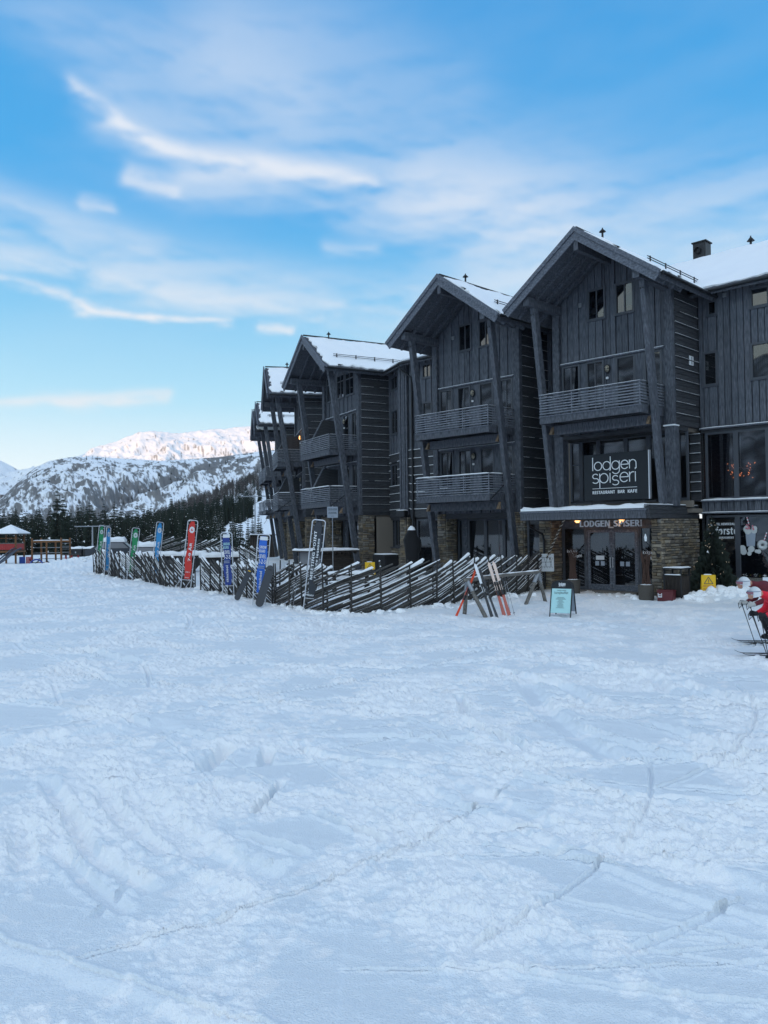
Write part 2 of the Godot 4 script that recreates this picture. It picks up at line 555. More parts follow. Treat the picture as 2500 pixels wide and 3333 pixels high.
func make_ground() -> void:
	var nl := FastNoiseLite.new()       # lumps
	nl.seed = 5
	nl.frequency = 1.0
	nl.fractal_octaves = 3
	var nr := FastNoiseLite.new()       # ridged scrapes
	nr.seed = 6
	nr.frequency = 1.0
	nr.fractal_type = FastNoiseLite.FRACTAL_RIDGED
	nr.fractal_octaves = 2
	# tracks on the slope: points, half width, depth, rim
	var tracks := [
		[[[-1.96, -8.35], [-1.80, -9.35]], 0.15, 0.085, 0.03], [[[-1.30, -8.40], [-1.35, -9.10]], 0.10, 0.06, 0.03],
		[[[0.3, -7.8], [1.03, -6.72], [1.45, -6.04], [1.93, -5.42], [2.6, -4.8]], 0.10, -0.03, 0.02], [[[0.5, -7.9], [1.25, -6.8], [2.1, -5.75], [3.0, -5.0]], 0.16, 0.02, 0.02],
		[[[-0.71, -7.08], [-0.3, -6.65], [-0.03, -6.35]], 0.05, 0.035, 0.02],
		[[[-3.52, -8.13], [-2.83, -7.06], [-2.36, -6.24], [-1.96, -5.81], [-1.63, -5.51]], 0.10, 0.035, 0.03],
		[[[-2.84, -7.82], [-2.5, -7.22], [-2.07, -6.61], [-1.67, -6.13]], 0.13, 0.035, 0.03],
		[[[-2.47, -7.67], [-1.83, -6.7], [-1.39, -6.12], [-1.09, -5.87], [-0.77, -5.74]], 0.20, 0.032, 0.035],
		[[[-1.19, -6.95], [-1.03, -7.96]], 0.05, 0.05, 0.02], [[[-1.91, -5.13], [-1.87, -5.42], [-1.79, -5.81]], 0.05, 0.02, 0.01],
		[[[-2.54, -6.16], [-2.08, -5.6], [-1.7, -5.19]], 0.08, 0.025, 0.02], [[[-5.2, -9.2], [-3.83, -9.57], [-2.7, -10.4]], 0.45, 0.035, 0.02],
		[[[2.29, -13.18], [2.15, -10.97], [2.3, -9.29], [2.46, -8.54]], 0.22, 0.05, 0.03], [[[2.17, -10.18], [2.93, -8.87], [3.64, -8.16], [5, -7.3]], 0.12, 0.035, 0.03],
		[[[3.29, -10.13], [3.99, -8.31]], 0.10, 0.03, 0.03], [[[-6.8, -17.25], [-4.78, -15.3]], 0.12, 0.05, 0.05], [[[-1.03, -9.04], [-0.18, -8.48], [0.45, -8.29]], 0.09, -0.03, 0.0],
		[[[0.99, -10.24], [1.36, -9.54], [1.61, -8.93]], 0.07, 0.04, 0.03], [[[1.09, -11.96], [1.06, -10.62]], 0.08, 0.05, 0.03],
		[[[-5.87, -12.02], [-4.8, -11.49], [-3.27, -10.45], [-1.97, -9.48]], 0.09, 0.035, 0.03], [[[-0.76, -9.64], [1.44, -9.33]], 0.10, 0.035, 0.03],
		[[[1.6, -14.5], [2.8, -12.4], [3.0, -10.9]], 0.16, 0.04, 0.03], [[[3.0, -14.8], [4.4, -13.4], [4.2, -11.8]], 0.15, 0.04, 0.04], [[[4.6, -12.8], [5.0, -11.2], [6.2, -10.2]], 0.15, 0.04, 0.04],
		[[[-8, -20.5], [-3, -18.6], [3, -18.2]], 0.12, 0.04, 0.04], [[[-3, -21], [2, -19.8], [7, -20.4]], 0.12, 0.04, 0.04], [[[-4, -15.2], [0, -14.2], [4, -15.8]], 0.10, 0.04, 0.03], [[[-9, -26], [-4, -22.6], [0, -21.8]], 0.15, 0.05, 0.05],
		[[[-3.2, -6.9], [-2.9, -6.3], [-2.7, -5.9]], 0.12, 0.03, 0.025], [[[-1.3, -6.6], [-0.6, -6.1]], 0.06, 0.03, 0.03], [[[0.9, -8.2], [2.2, -7.4], [3.6, -7.0]], 0.06, 0.025, 0.02],
	]
	# single ski lines criss-crossing the run, most of them aslant to the right
	for k in 125:
		var r0 := 4.5 + 20.0 * pow(rng.randf(), 1.3)
		var a0r := deg_to_rad(rng.randf_range(-27, 27))
		var p := Vector2(r0 * sin(a0r), -r0 * cos(a0r))
		var head := deg_to_rad(rng.randf_range(15, 65) if rng.randf() < 0.7 else rng.randf_range(-40, 15))
		var turn := rng.randf_range(-0.25, 0.25)
		var line := [[p.x, p.y]]
		var n := rng.randi_range(3, 13)
		for q in n:
			head += turn * 0.35
			p += Vector2(cos(head), sin(head)) * 0.55
			line.append([p.x, p.y])
		if p.y > -4.0 or p.length() < 4.4:
			continue
		var wd := rng.randf_range(0.018, 0.040) * clampf(p.length() / 9.0, 0.8, 1.8)
		tracks.append([line, wd, rng.randf_range(0.009, 0.020) * clampf(p.length() / 9.0, 0.8, 1.8), rng.randf_range(0.008, 0.02) * clampf(p.length() / 9.0, 0.8, 1.8)])
	var rows := 820
	var cols := 900
	var a0 := deg_to_rad(-31.0)
	var a1 := deg_to_rad(31.0)
	var d0 := deg_to_rad(37.0)
	var d1 := deg_to_rad(2.1)
	var rr := PackedFloat32Array()
	for j in rows + 1:
		rr.append(2.5 / tan(lerpf(d0, d1, float(j) / rows)))
	var h := PackedFloat32Array()
	var col := PackedColorArray()
	col.resize((rows + 1) * (cols + 1))
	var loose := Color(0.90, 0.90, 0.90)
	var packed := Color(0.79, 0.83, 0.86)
	h.resize((rows + 1) * (cols + 1))
	var pos := PackedVector3Array()
	pos.resize(h.size())
	for j in rows + 1:
		for i in cols + 1:
			var a := lerpf(a0, a1, float(i) / cols)
			var x := rr[j] * sin(a)
			var z := -rr[j] * cos(a)
			var y := gh(x, z)
			var r := rr[j]
			var patch := nz.get_noise_2d(x * 22.0 + 9.0, z * 22.0) + 0.35 * nz.get_noise_2d(x * 90.0, z * 90.0)
			var rough := clampf(0.55 + 1.5 * patch, 0.12, 1.25)
			# crumbs and clods where skis have torn the surface, packed smooth elsewhere
			var c1 := nl.get_noise_2d(x * 2.6, z * 2.6)
			var c2 := nl.get_noise_2d(x * 8.5, z * 8.5 + 40.0)
			y += rough * (0.038 * c1 + 0.046 * maxf(c2, -0.1))
			# the trodden ripple of a busy run, drawn out across it
			y += (0.026 + 0.022 * ss(8, 20, r)) * ss(4.5, 9.0, r) * rough * nl.get_noise_2d(x * 1.3 + z * 0.5 + 70.0, z * 4.2 - x * 0.6)
			# shallow scrapes drawn out across the slope
			var s1 := nr.get_noise_2d(x * 0.35 + z * 0.25, z * 1.5 - x * 0.5)
			y += 0.026 * maxf(s1 - 0.2, 0.0) * (0.4 + rough)
			if r > 12.0:
				y += 0.045 * clampf((r - 12.0) / 12.0, 0, 1) * nl.get_noise_2d(x * 0.9 + 8.0, z * 1.6)
			# the far left bank of drifted, shovelled snow
			if z < -44.0 and x < -10.0:
				y += 0.16 * nl.get_noise_2d(x * 0.45, z * 0.45)
			if z > -8.0 and x < 0.5:
				# a firm raised crust with a clear edge crosses the lower left
				var e := (z + 4.83) - (x + 2.36) * 0.50 + 0.05 * nl.get_noise_1d(x * 3.0)
				y += 0.035 * ss(-0.04, 0.03, -e) * ss(-0.9, -0.15, e) if e < 0.0 else 0.0
				y += 0.045 * ss(0.12, 0.0, absf(e - 0.02))
			# patches skied down to hard packed snow, among the loose snow on top
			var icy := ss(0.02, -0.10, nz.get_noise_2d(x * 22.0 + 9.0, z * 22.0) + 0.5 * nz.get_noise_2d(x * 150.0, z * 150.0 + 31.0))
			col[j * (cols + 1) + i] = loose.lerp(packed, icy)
			h[j * (cols + 1) + i] = y
			pos[j * (cols + 1) + i] = Vector3(x, y, z)
	for t in tracks:
		var hw: float = t[1]
		for s in t[0].size() - 1:
			var pa := Vector2(t[0][s][0], t[0][s][1])
			var pb := Vector2(t[0][s + 1][0], t[0][s + 1][1])
			var reach := hw * 2.4
			var rmin := minf(pa.length(), pb.length()) - reach
			var rmax := maxf(pa.length(), pb.length()) + reach
			var amin := minf(atan2(pa.x, -pa.y), atan2(pb.x, -pb.y)) - reach / maxf(rmin, 1)
			var amax := maxf(atan2(pa.x, -pa.y), atan2(pb.x, -pb.y)) + reach / maxf(rmin, 1)
			var i0 := clampi(int((amin - a0) / (a1 - a0) * cols), 0, cols)
			var i1 := clampi(int((amax - a0) / (a1 - a0) * cols) + 1, 0, cols)
			var dd := pb - pa
			for j in rows + 1:
				if rr[j] < rmin or rr[j] > rmax:
					continue
				for i in range(i0, i1 + 1):
					var id := j * (cols + 1) + i
					var p := Vector2(pos[id].x, pos[id].z)
					var u := (p - pa).dot(dd) / dd.length_squared()
					if (u < -0.02 and s == 0) or u < -0.3 or (u > 1.02 and s == t[0].size() - 2) or u > 1.3:
						continue
					var q := (p - (pa + dd * clampf(u, 0, 1))).length()
					q += hw * 0.18 * nl.get_noise_2d(p.x * 3.0, p.y * 3.0)
					if q > reach:
						continue
					var fade := ss(-0.02, 0.2, u) if s == 0 else 1.0
					if s == t[0].size() - 2:
						fade *= ss(1.02, 0.8, u)
					var cut: float = -1.75 * float(t[2]) * ss(hw, hw * 0.35, q)
					var rim: float = 1.5 * float(t[3]) * exp(-pow((q - hw * 1.25) / (hw * 0.4), 2)) * (0.6 + 0.7 * nl.get_noise_2d(p.x * 5.0, p.y * 5.0))
					var want := (cut + rim) * fade
					# joints of a polyline are carved once
					h[id] = minf(h[id], pos[id].y + want) if want < 0 else (maxf(h[id], pos[id].y + want) if h[id] >= pos[id].y - 0.004 else h[id])
	for k in pos.size():
		pos[k].y = h[k]
	var nor := PackedVector3Array()
	nor.resize(pos.size())
	var w := cols + 1
	for j in rows + 1:
		for i in w:
			var dx := pos[j * w + mini(i + 1, cols)] - pos[j * w + maxi(i - 1, 0)]
			var dz := pos[mini(j + 1, rows) * w + i] - pos[maxi(j - 1, 0) * w + i]
			var m := dx.cross(dz).normalized()
			nor[j * w + i] = m if m.y > 0 else -m
	var ix := PackedInt32Array()
	ix.resize(rows * cols * 6)
	var o := 0
	for j in rows:
		for i in cols:
			var p := j * w + i
			for k in [p, p + w, p + 1, p + 1, p + w, p + w + 1]:
				ix[o] = k
				o += 1
	var v := pos
	# the rest of the sheet, coarser: beside, behind, below the camera and out to the woods
	var grids := []
	var full := []
	for k in 37:
		full.append(deg_to_rad(31.0 + 298.0 * k / 36.0))
	grids.append([full, [0.0, 1.0, 2.0, 3.3, 5.0, 8.0, 12.0, 18.0, 26.0, 36.0, 48.0, 68.1]])
	var fr := []
	for k in 32:
		fr.append(deg_to_rad(-31.0 + 62.0 * k / 31.0))
	grids.append([fr, [0.0, 1.5, 2.6, 3.318]])
	var all := []
	for k in 145:
		all.append(deg_to_rad(360.0 * k / 144.0))
	grids.append([all, [68.0, 75.0, 84.0, 95.0, 110.0, 130.0, 150.0, 180.0, 220.0, 280.0, 360.0]])
	for g in grids:
		var base := v.size()
		var m: int = g[0].size()
		for r in g[1]:
			for a in g[0]:
				var x: float = r * sin(a)
				var z: float = -r * cos(a)
				v.append(Vector3(x, gh(x, z) + (0.25 * nl.get_noise_2d(x * 0.07, z * 0.07) if r > 80 else 0.0), z))
				nor.append(Vector3.UP)
				col.append(Color(0.84, 0.855, 0.87))
		for j in g[1].size() - 1:
			for i in m - 1:
				var p: int = base + j * m + i
				for k in [p, p + m, p + 1, p + 1, p + m, p + m + 1]:
					ix.append(k)
	var arr := []
	arr.resize(Mesh.ARRAY_MAX)
	arr[Mesh.ARRAY_VERTEX] = v
	arr[Mesh.ARRAY_NORMAL] = nor
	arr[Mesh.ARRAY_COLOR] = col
	arr[Mesh.ARRAY_INDEX] = ix
	var am := ArrayMesh.new()
	am.add_surface_from_arrays(Mesh.PRIMITIVE_TRIANGLES, arr)
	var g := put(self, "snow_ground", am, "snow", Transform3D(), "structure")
	g.set_meta("label", "trampled ski slope of packed bluish snow in front of the lodge")

func curve(t: Array, x: float) -> float:
	if x <= t[0][0]:
		return t[0][1]
	for i in t.size() - 1:
		if x <= t[i + 1][0]:
			var u: float = (x - t[i][0]) / (t[i + 1][0] - t[i][0])
			return lerpf(t[i][1], t[i + 1][1], u)
	return t[-1][1]

# a strip of mountain over azimuths a0..a1 (degrees) and distances r0..r1; shape(az, r) gives its height, cover(az, r, h, slope) its colour
func terrain(called: String, label: String, a0: float, a1: float, na: int, r0: float, r1: float, nr: int, shape: Callable, cover: Callable, center := Vector3.ZERO) -> void:
	var pos := PackedVector3Array()
	for j in nr + 1:
		var r := r0 * pow(r1 / r0, float(j) / nr)
		for i in na + 1:
			var az := lerpf(a0, a1, float(i) / na)
			pos.append(center + Vector3(r * sin(deg_to_rad(az)), shape.call(az, r), -r * cos(deg_to_rad(az))))
	var nor := PackedVector3Array()
	var col := PackedColorArray()
	var w := na + 1
	for j in nr + 1:
		var r := r0 * pow(r1 / r0, float(j) / nr)
		for i in w:
			var dx := pos[j * w + mini(i + 1, na)] - pos[j * w + maxi(i - 1, 0)]
			var dz := pos[mini(j + 1, nr) * w + i] - pos[maxi(j - 1, 0) * w + i]
			var m := dx.cross(dz).normalized()
			if m.y < 0: m = -m
			nor.append(m)
			col.append(cover.call(lerpf(a0, a1, float(i) / na), r, pos[j * w + i].y, m))
	var ix := PackedInt32Array()
	for j in nr:
		for i in na:
			var p := j * w + i
			ix.append_array(PackedInt32Array([p, p + w, p + 1, p + 1, p + w, p + w + 1]))
	var arr := []
	arr.resize(Mesh.ARRAY_MAX)
	arr[Mesh.ARRAY_VERTEX] = pos
	arr[Mesh.ARRAY_NORMAL] = nor
	arr[Mesh.ARRAY_COLOR] = col
	arr[Mesh.ARRAY_INDEX] = ix
	var am := ArrayMesh.new()
	am.add_surface_from_arrays(Mesh.PRIMITIVE_TRIANGLES, arr)
	var o := put(self, called, am, "terrain", Transform3D(), "structure")
	o.set_meta("label", label)

var nm := FastNoiseLite.new()
var nf := FastNoiseLite.new()
const FRONT := [[-40, 1.0], [-30, 1.2], [-27, 1.9], [-26.02, 2.3], [-25.45, 2.9], [-24.78, 3.62], [-24.25, 4.15], [-23.82, 4.48], [-23.03, 4.9], [-21.74, 5.18], [-20.12, 5.25], [-19.09, 5.18], [-17, 5.1], [-15.9, 5.03], [-11.87, 5.33], [-9.06, 5.74], [-4, 6.3], [10, 7]]
const PEAK := [[-30, 3.0], [-24, 4.4], [-21.1, 5.26], [-20.32, 5.82], [-19.09, 6.18], [-18.04, 6.64], [-17.19, 6.98], [-16.45, 7.07], [-14.51, 6.94], [-12.42, 7.27], [-11.53, 7.28], [-10.4, 7.45], [-9.05, 7.6], [-4, 7.2], [10, 6.4]]
const FAR := [[-60, 6.0], [-40, 6.4], [-30, 6.1], [-28, 5.6], [-26, 4.86], [-25.26, 4.46], [-24.35, 3.9], [-22, 2.5], [-18, 1.2]]
const HILL := [[-19.5, -0.5], [-17, 0.62], [-15.08, 1.6], [-13.77, 2.05], [-12.12, 2.6], [-10.44, 3.4], [-9.08, 3.9], [-5, 5.2], [10, 8]]

func shape_front(az: float, r: float) -> float:
	var top := 2.5 + 1500.0 * tan(deg_to_rad(curve(FRONT, az)))
	var rock := nm.get_noise_2d(az * 9.0 + r * 0.05, r * 0.20) * 0.6 + nm.get_noise_2d(az * 30.0, r * 0.55 + 400.0) * 0.25
	var t := clampf((r - 780.0) / 720.0, 0, 1)
	# a gully runs up from lower left to upper right
	var gl := curve([[780, -23], [950, -20.5], [1100, -17.8], [1250, -15.6], [1400, -12.5], [1500, -11]], r)
	var y := lerpf(-6.0, top, pow(t, 0.92) * (0.86 + 0.14 * t))
	y += rock * 22.0 * sin(t * PI) - 24.0 * exp(-pow((az - gl) / 1.3, 2)) * sin(t * PI)
	if r > 1500.0:
		y -= (r - 1500.0) * 0.10
	elif r > 1430.0:
		y = minf(y, top)
	return y

func shape_left(az: float, r: float) -> float:
	var k := ss(-36, -48, az) * ss(-150, -130, az)
	var top := 1500.0 * tan(deg_to_rad(11.6 + 1.5 * nm.get_noise_1d(az * 2.0)))
	var t := clampf((r - 760.0) / 740.0, 0, 1)
	return lerpf(-8.0, top, t) * k - 20.0 * (1.0 - k) + nm.get_noise_2d(az * 12.0, r * 0.3) * 16.0 * sin(t * PI) * k - maxf(r - 1500.0, 0.0) * 0.2

func shape_peak(az: float, r: float) -> float:
	var top := 2.5 + 2600.0 * tan(deg_to_rad(curve(PEAK, az)))
	var t := clampf((r - 1700.0) / 900.0, 0, 1)
	var y := lerpf(80.0, top, pow(t, 0.9))
	y += nm.get_noise_2d(az * 9.0 + 300.0, r * 0.10) * 24.0 * sin(t * PI) + nm.get_noise_2d(az * 55.0, r * 0.25) * 3.5 * clampf(t * 3.0, 0, 1)
	if r > 2600.0:
		y = top - (r - 2600.0) * 0.25
	return y

func shape_far(az: float, r: float) -> float:
	var top := 2.5 + 2700.0 * tan(deg_to_rad(curve(FAR, az)))
	var t := clampf((r - 1900.0) / 800.0, 0, 1)
	return lerpf(-20.0, top, pow(t, 0.9)) + nm.get_noise_2d(az * 14.0 + 90.0, r * 0.1) * 35.0 * sin(t * PI) - maxf(r - 2700.0, 0.0) * 0.3

func shape_hill(az: float, r: float) -> float:
	var top := 2.5 + 640.0 * tan(deg_to_rad(curve(HILL, az)))
	var t := clampf((r - 230.0) / 410.0, 0, 1)
	return lerpf(-3.0, top, pow(t, 1.15)) + nm.get_noise_2d(az * 20.0, r * 0.3) * 3.0 * sin(t * PI) - maxf(r - 640.0, 0.0) * 0.2

func back_hill(az: float, r: float) -> float:
	var x := r * sin(deg_to_rad(az))
	var z := -r * cos(deg_to_rad(az))
	var crest := 275.0 + 190.0 * ss(-1370, -1700, x) * ss(800, 1500, z) + 14.0 * nm.get_noise_2d(x * 0.02, 3.0)  # height and left-hand rise shaped to shade the valley and far-left mountain
	var t := ss(160, 950, z)
	return -3.0 + crest * t + nm.get_noise_2d(x * 0.06, z * 0.06) * 14.0 * t * (1.0 - t) * 3.0 - maxf(z - 2000.0, 0.0) * 0.3

func cover_front(az: float, r: float, h: float, m: Vector3) -> Color:
	var snow := Color(0.80, 0.82, 0.86)
	var n1 := nf.get_noise_2d(az * 26.0 + r * 0.10, r * 0.40)
	var n2 := nf.get_noise_2d(az * 105.0 + r * 0.3, r * 1.05 + 90.0)
	var n3 := nf.get_noise_2d(az * 380.0, r * 2.6)
	var gl := curve([[780, -23], [950, -20.5], [1100, -17.8], [1250, -15.6], [1400, -12.5], [1500, -11]], r)
	var wood := exp(-pow((az - gl + 0.4) / 1.5, 2)) + 0.7 * ss(900, 800, r) + 0.75 * ss(-15.0, -12.0, az) * ss(1150, 1320, r) * ss(1480, 1380, r) + 0.55 * ss(-18, -21, az) * ss(1000, 900, r) + 0.5 * ss(-24, -26, az)
	var v := n1 * 1.15 + n2 * 0.95 + n3 * 0.35 + wood * 0.62 + 0.02
	v += clampf((0.90 - m.y) * 1.0, -0.1, 0.35)
	var dark := Color(0.075, 0.070, 0.068).lerp(Color(0.14, 0.13, 0.122), clampf(0.5 + n2, 0, 1))
	return snow.lerp(dark, ss(0.0, 0.42, v) * 0.93)

func cover_peak(az: float, r: float, h: float, m: Vector3) -> Color:
	var v := 0.8 * nf.get_noise_2d(az * 45.0 + r * 0.06, r * 0.2) + 0.8 * nf.get_noise_2d(az * 240.0, r * 0.4) + 0.8 * ss(2150, 1900, r) * nf.get_noise_2d(az * 120.0, r)
	v += clampf((0.88 - m.y) * 1.4, -0.2, 0.4) - 0.26 + 0.25 * ss(2300, 1900, r)
	return Color(0.82, 0.83, 0.85).lerp(Color(0.14, 0.13, 0.122), ss(0.05, 0.5, v) * 0.8)

func cover_hill(az: float, r: float, h: float, m: Vector3) -> Color:
	var v := nf.get_noise_2d(az * 90.0, r * 0.8)
	return Color(0.82, 0.84, 0.87).lerp(Color(0.14, 0.13, 0.122), ss(0.25, 0.5, v) * 0.6 * ss(300, 420, r))

func make_mountains() -> void:
	nm.seed = 31
	nm.frequency = 0.02
	nm.fractal_octaves = 5
	nm.fractal_type = FastNoiseLite.FRACTAL_RIDGED
	nf.seed = 33
	nf.frequency = 0.03
	nf.fractal_octaves = 3
	terrain("mountain", "grey rocky mountainside dusted with snow, in shade behind the spruces", -34, 6, 620, 760, 1900, 230, shape_front, cover_front)
	terrain("mountain", "sunlit snowy summit above the shaded mountainside", -27, 8, 420, 1700, 3000, 130, shape_peak, cover_peak)
	terrain("mountain", "pale blue snowy mountain at the far left edge", -60, -17, 260, 1900, 3200, 70, shape_far, cover_peak)
	terrain("hillside", "snowy hillside rising to the right under the dark wood", -21, 8, 160, 225, 760, 60, shape_hill, cover_hill)
	terrain("mountain", "wooded mountainside along the left of the valley, out of the picture", -150, -36, 200, 760, 1900, 50, shape_left, cover_front)
	# the ski hill behind the camera, whose shadow fills the valley
	terrain("hill", "high snowy ski hill across the valley, behind the viewer", 93, 267, 220, 165, 4200, 60, back_hill, cover_hill)

# ---------------------------------------------------------------- trees
func frond(b: Mb, sb: Mb, o: Vector3, dir: Vector3, length: float, droop: float, sparse: float) -> void:
	var side := Vector3.UP.cross(dir).normalized()
	var k := 4
	var prev := o
	for i in k:
		var u := float(i + 1) / k
		var p: Vector3 = o + dir * length * u + Vector3.DOWN * droop * length * u * u + Vector3.UP * 0.04 * length * u
		var wd := length * (0.36 * (1.0 - u * 0.7))
		var off := Vector3(0, -length * rng.randf_range(0.14, 0.30) - 0.05, 0)
		var j1 := side * wd * rng.randf_range(0.7, 1.2) + off + dir * wd * 0.4
		var j2 := -side * wd * rng.randf_range(0.7, 1.2) + off + dir * wd * 0.4
		b.sheet(prev, p, prev + j1)
		b.sheet(prev, prev + j2, p)
		b.sheet(prev, p, (prev + p) / 2.0 + off * 2.2 + side * wd * rng.randf_range(-0.3, 0.3))
		if sb and rng.randf() < sparse:
			var up := Vector3(0, 0.035 * length, 0)
			sb.sheet(prev + up, p + up, prev + j1 * 0.75 + up)
			sb.sheet(prev + up, prev + j2 * 0.75 + up, p + up)
		prev = p

func spruce_mesh(h: float, rad: float, whorls: int, snowy: float) -> Array:
	var b := Mb.new()
	var s := Mb.new()
	for i in whorls:
		var u := (i + rng.randf_range(-0.3, 0.3)) / whorls
		u = clampf(u, 0, 0.985)
		var y := h * (0.03 + 0.96 * u)
		var r := rad * pow(1.0 - u, 0.82) * rng.randf_range(0.72, 1.12) + 0.05
		var n := 6 if u > 0.7 else 9
		var a0 := rng.randf() * TAU
		for k in n:
			var a := a0 + TAU * (k + rng.randf_range(-0.25, 0.25)) / n
			frond(b, s, Vector3(0, y, 0), Vector3(cos(a), 0, sin(a)), r * rng.randf_range(0.75, 1.1), rng.randf_range(0.25, 0.5) * (1.0 - 0.6 * u), snowy)
	b.tube([Vector3(0, h * 0.93, 0), Vector3(0, h, 0)], [0.04, 0.01], 4)
	var t := Mb.new()
	t.tube([Vector3(0, -0.5, 0), Vector3(0, h * 0.5, 0), Vector3(0, h * 0.96, 0)], [h * 0.013, h * 0.008, 0.01], 6)
	return [t.mesh(), b.mesh(), s.mesh()]

func birch_mesh(h: float) -> ArrayMesh:
	var b := Mb.new()
	b.tube([Vector3(0, -0.3, 0), Vector3(0.1, h * 0.5, 0), Vector3(0, h, 0.1)], [h * 0.007, h * 0.005, 0.01], 3, false)
	for i in 44:
		var u := rng.randf_range(0.2, 0.95)
		var o := Vector3(0, h * u, 0)
		var a := rng.randf() * TAU
		var d := Vector3(cos(a), rng.randf_range(0.5, 1.3), sin(a)).normalized() * h * 0.28 * (1.2 - u)
		b.tube([o, o + d], [0.03, 0.012], 3, false)
		for k in 6:
			var q := o + d * rng.randf_range(0.3, 1)
			var e := Vector3(rng.randf_range(-1, 1), rng.randf_range(0.1, 1), rng.randf_range(-1, 1)).normalized() * h * 0.10
			b.tube([q, q + e], [0.022, 0.010], 3, false)
	return b.mesh()

func stuff_trees(called: String, label: String, mesh: Mesh, m: String, spots: Array) -> void:
	var mm := MultiMesh.new()
	mm.transform_format = MultiMesh.TRANSFORM_3D
	mm.mesh = mesh
	mm.instance_count = spots.size()
	for i in spots.size():
		mm.set_instance_transform(i, spots[i])
	var o := MultiMeshInstance3D.new()
	o.name = numbered(called)
	o.multimesh = mm
	o.material_override = M[m]
	o.set_meta("kind", "stuff")
	o.set_meta("label", label)
	add_child(o)

func spruce_label(az: float, r: float, size: float, zone: int, kind: int) -> String:
	var marks := [[-26.6, "left of the play tower"], [-25.3, "behind the play tower"], [-24.5, "between play tower and climbing frame"], [-22.9, "behind the climbing frame"], [-21.6, "right of the climbing frame"], [-20.6, "above the waste containers"], [-19.3, "behind the leftmost green and blue flags"], [-18.0, "left of the second green flag"], [-17.2, "right of the second green flag"], [-16.0, "left of the second blue flag"], [-15.2, "right of the second blue flag"], [-14.3, "left of the red flag"], [-13.0, "right of the red flag"], [-12.0, "left of the navy flag"], [-11.2, "above the navy flag"], [-10.4, "left of the snowboard flag"], [-9.4, "above the snowboard flag"], [-7.0, "beside the lodge's far end"]]
	var place := ""
	for m in marks:
		place = m[1]
		if az < m[0]:
			break
	if zone == 1:
		return ("left" if az < -22.4 else "right") + " one of two tall broad spruces rising over the climbing frame"
	var sz := "low" if size < 0.72 else ("mid-height" if size < 0.86 else "tall")
	if zone == 2:
		sz = "small" if size < 0.6 else "half-grown"
		return "%s snow-tipped spruce at the piste's foot %s, %s" % [sz, place, "nearer" if r < 145 else "farther"]
	return "%s %s spruce in the wood's %s, %s" % [sz, ["broad snowy", "slim dark", "broad dark", "white-laden", "plain dark"][kind], "front row" if r < 165 else ("second row" if r < 183 else "third row"), place]

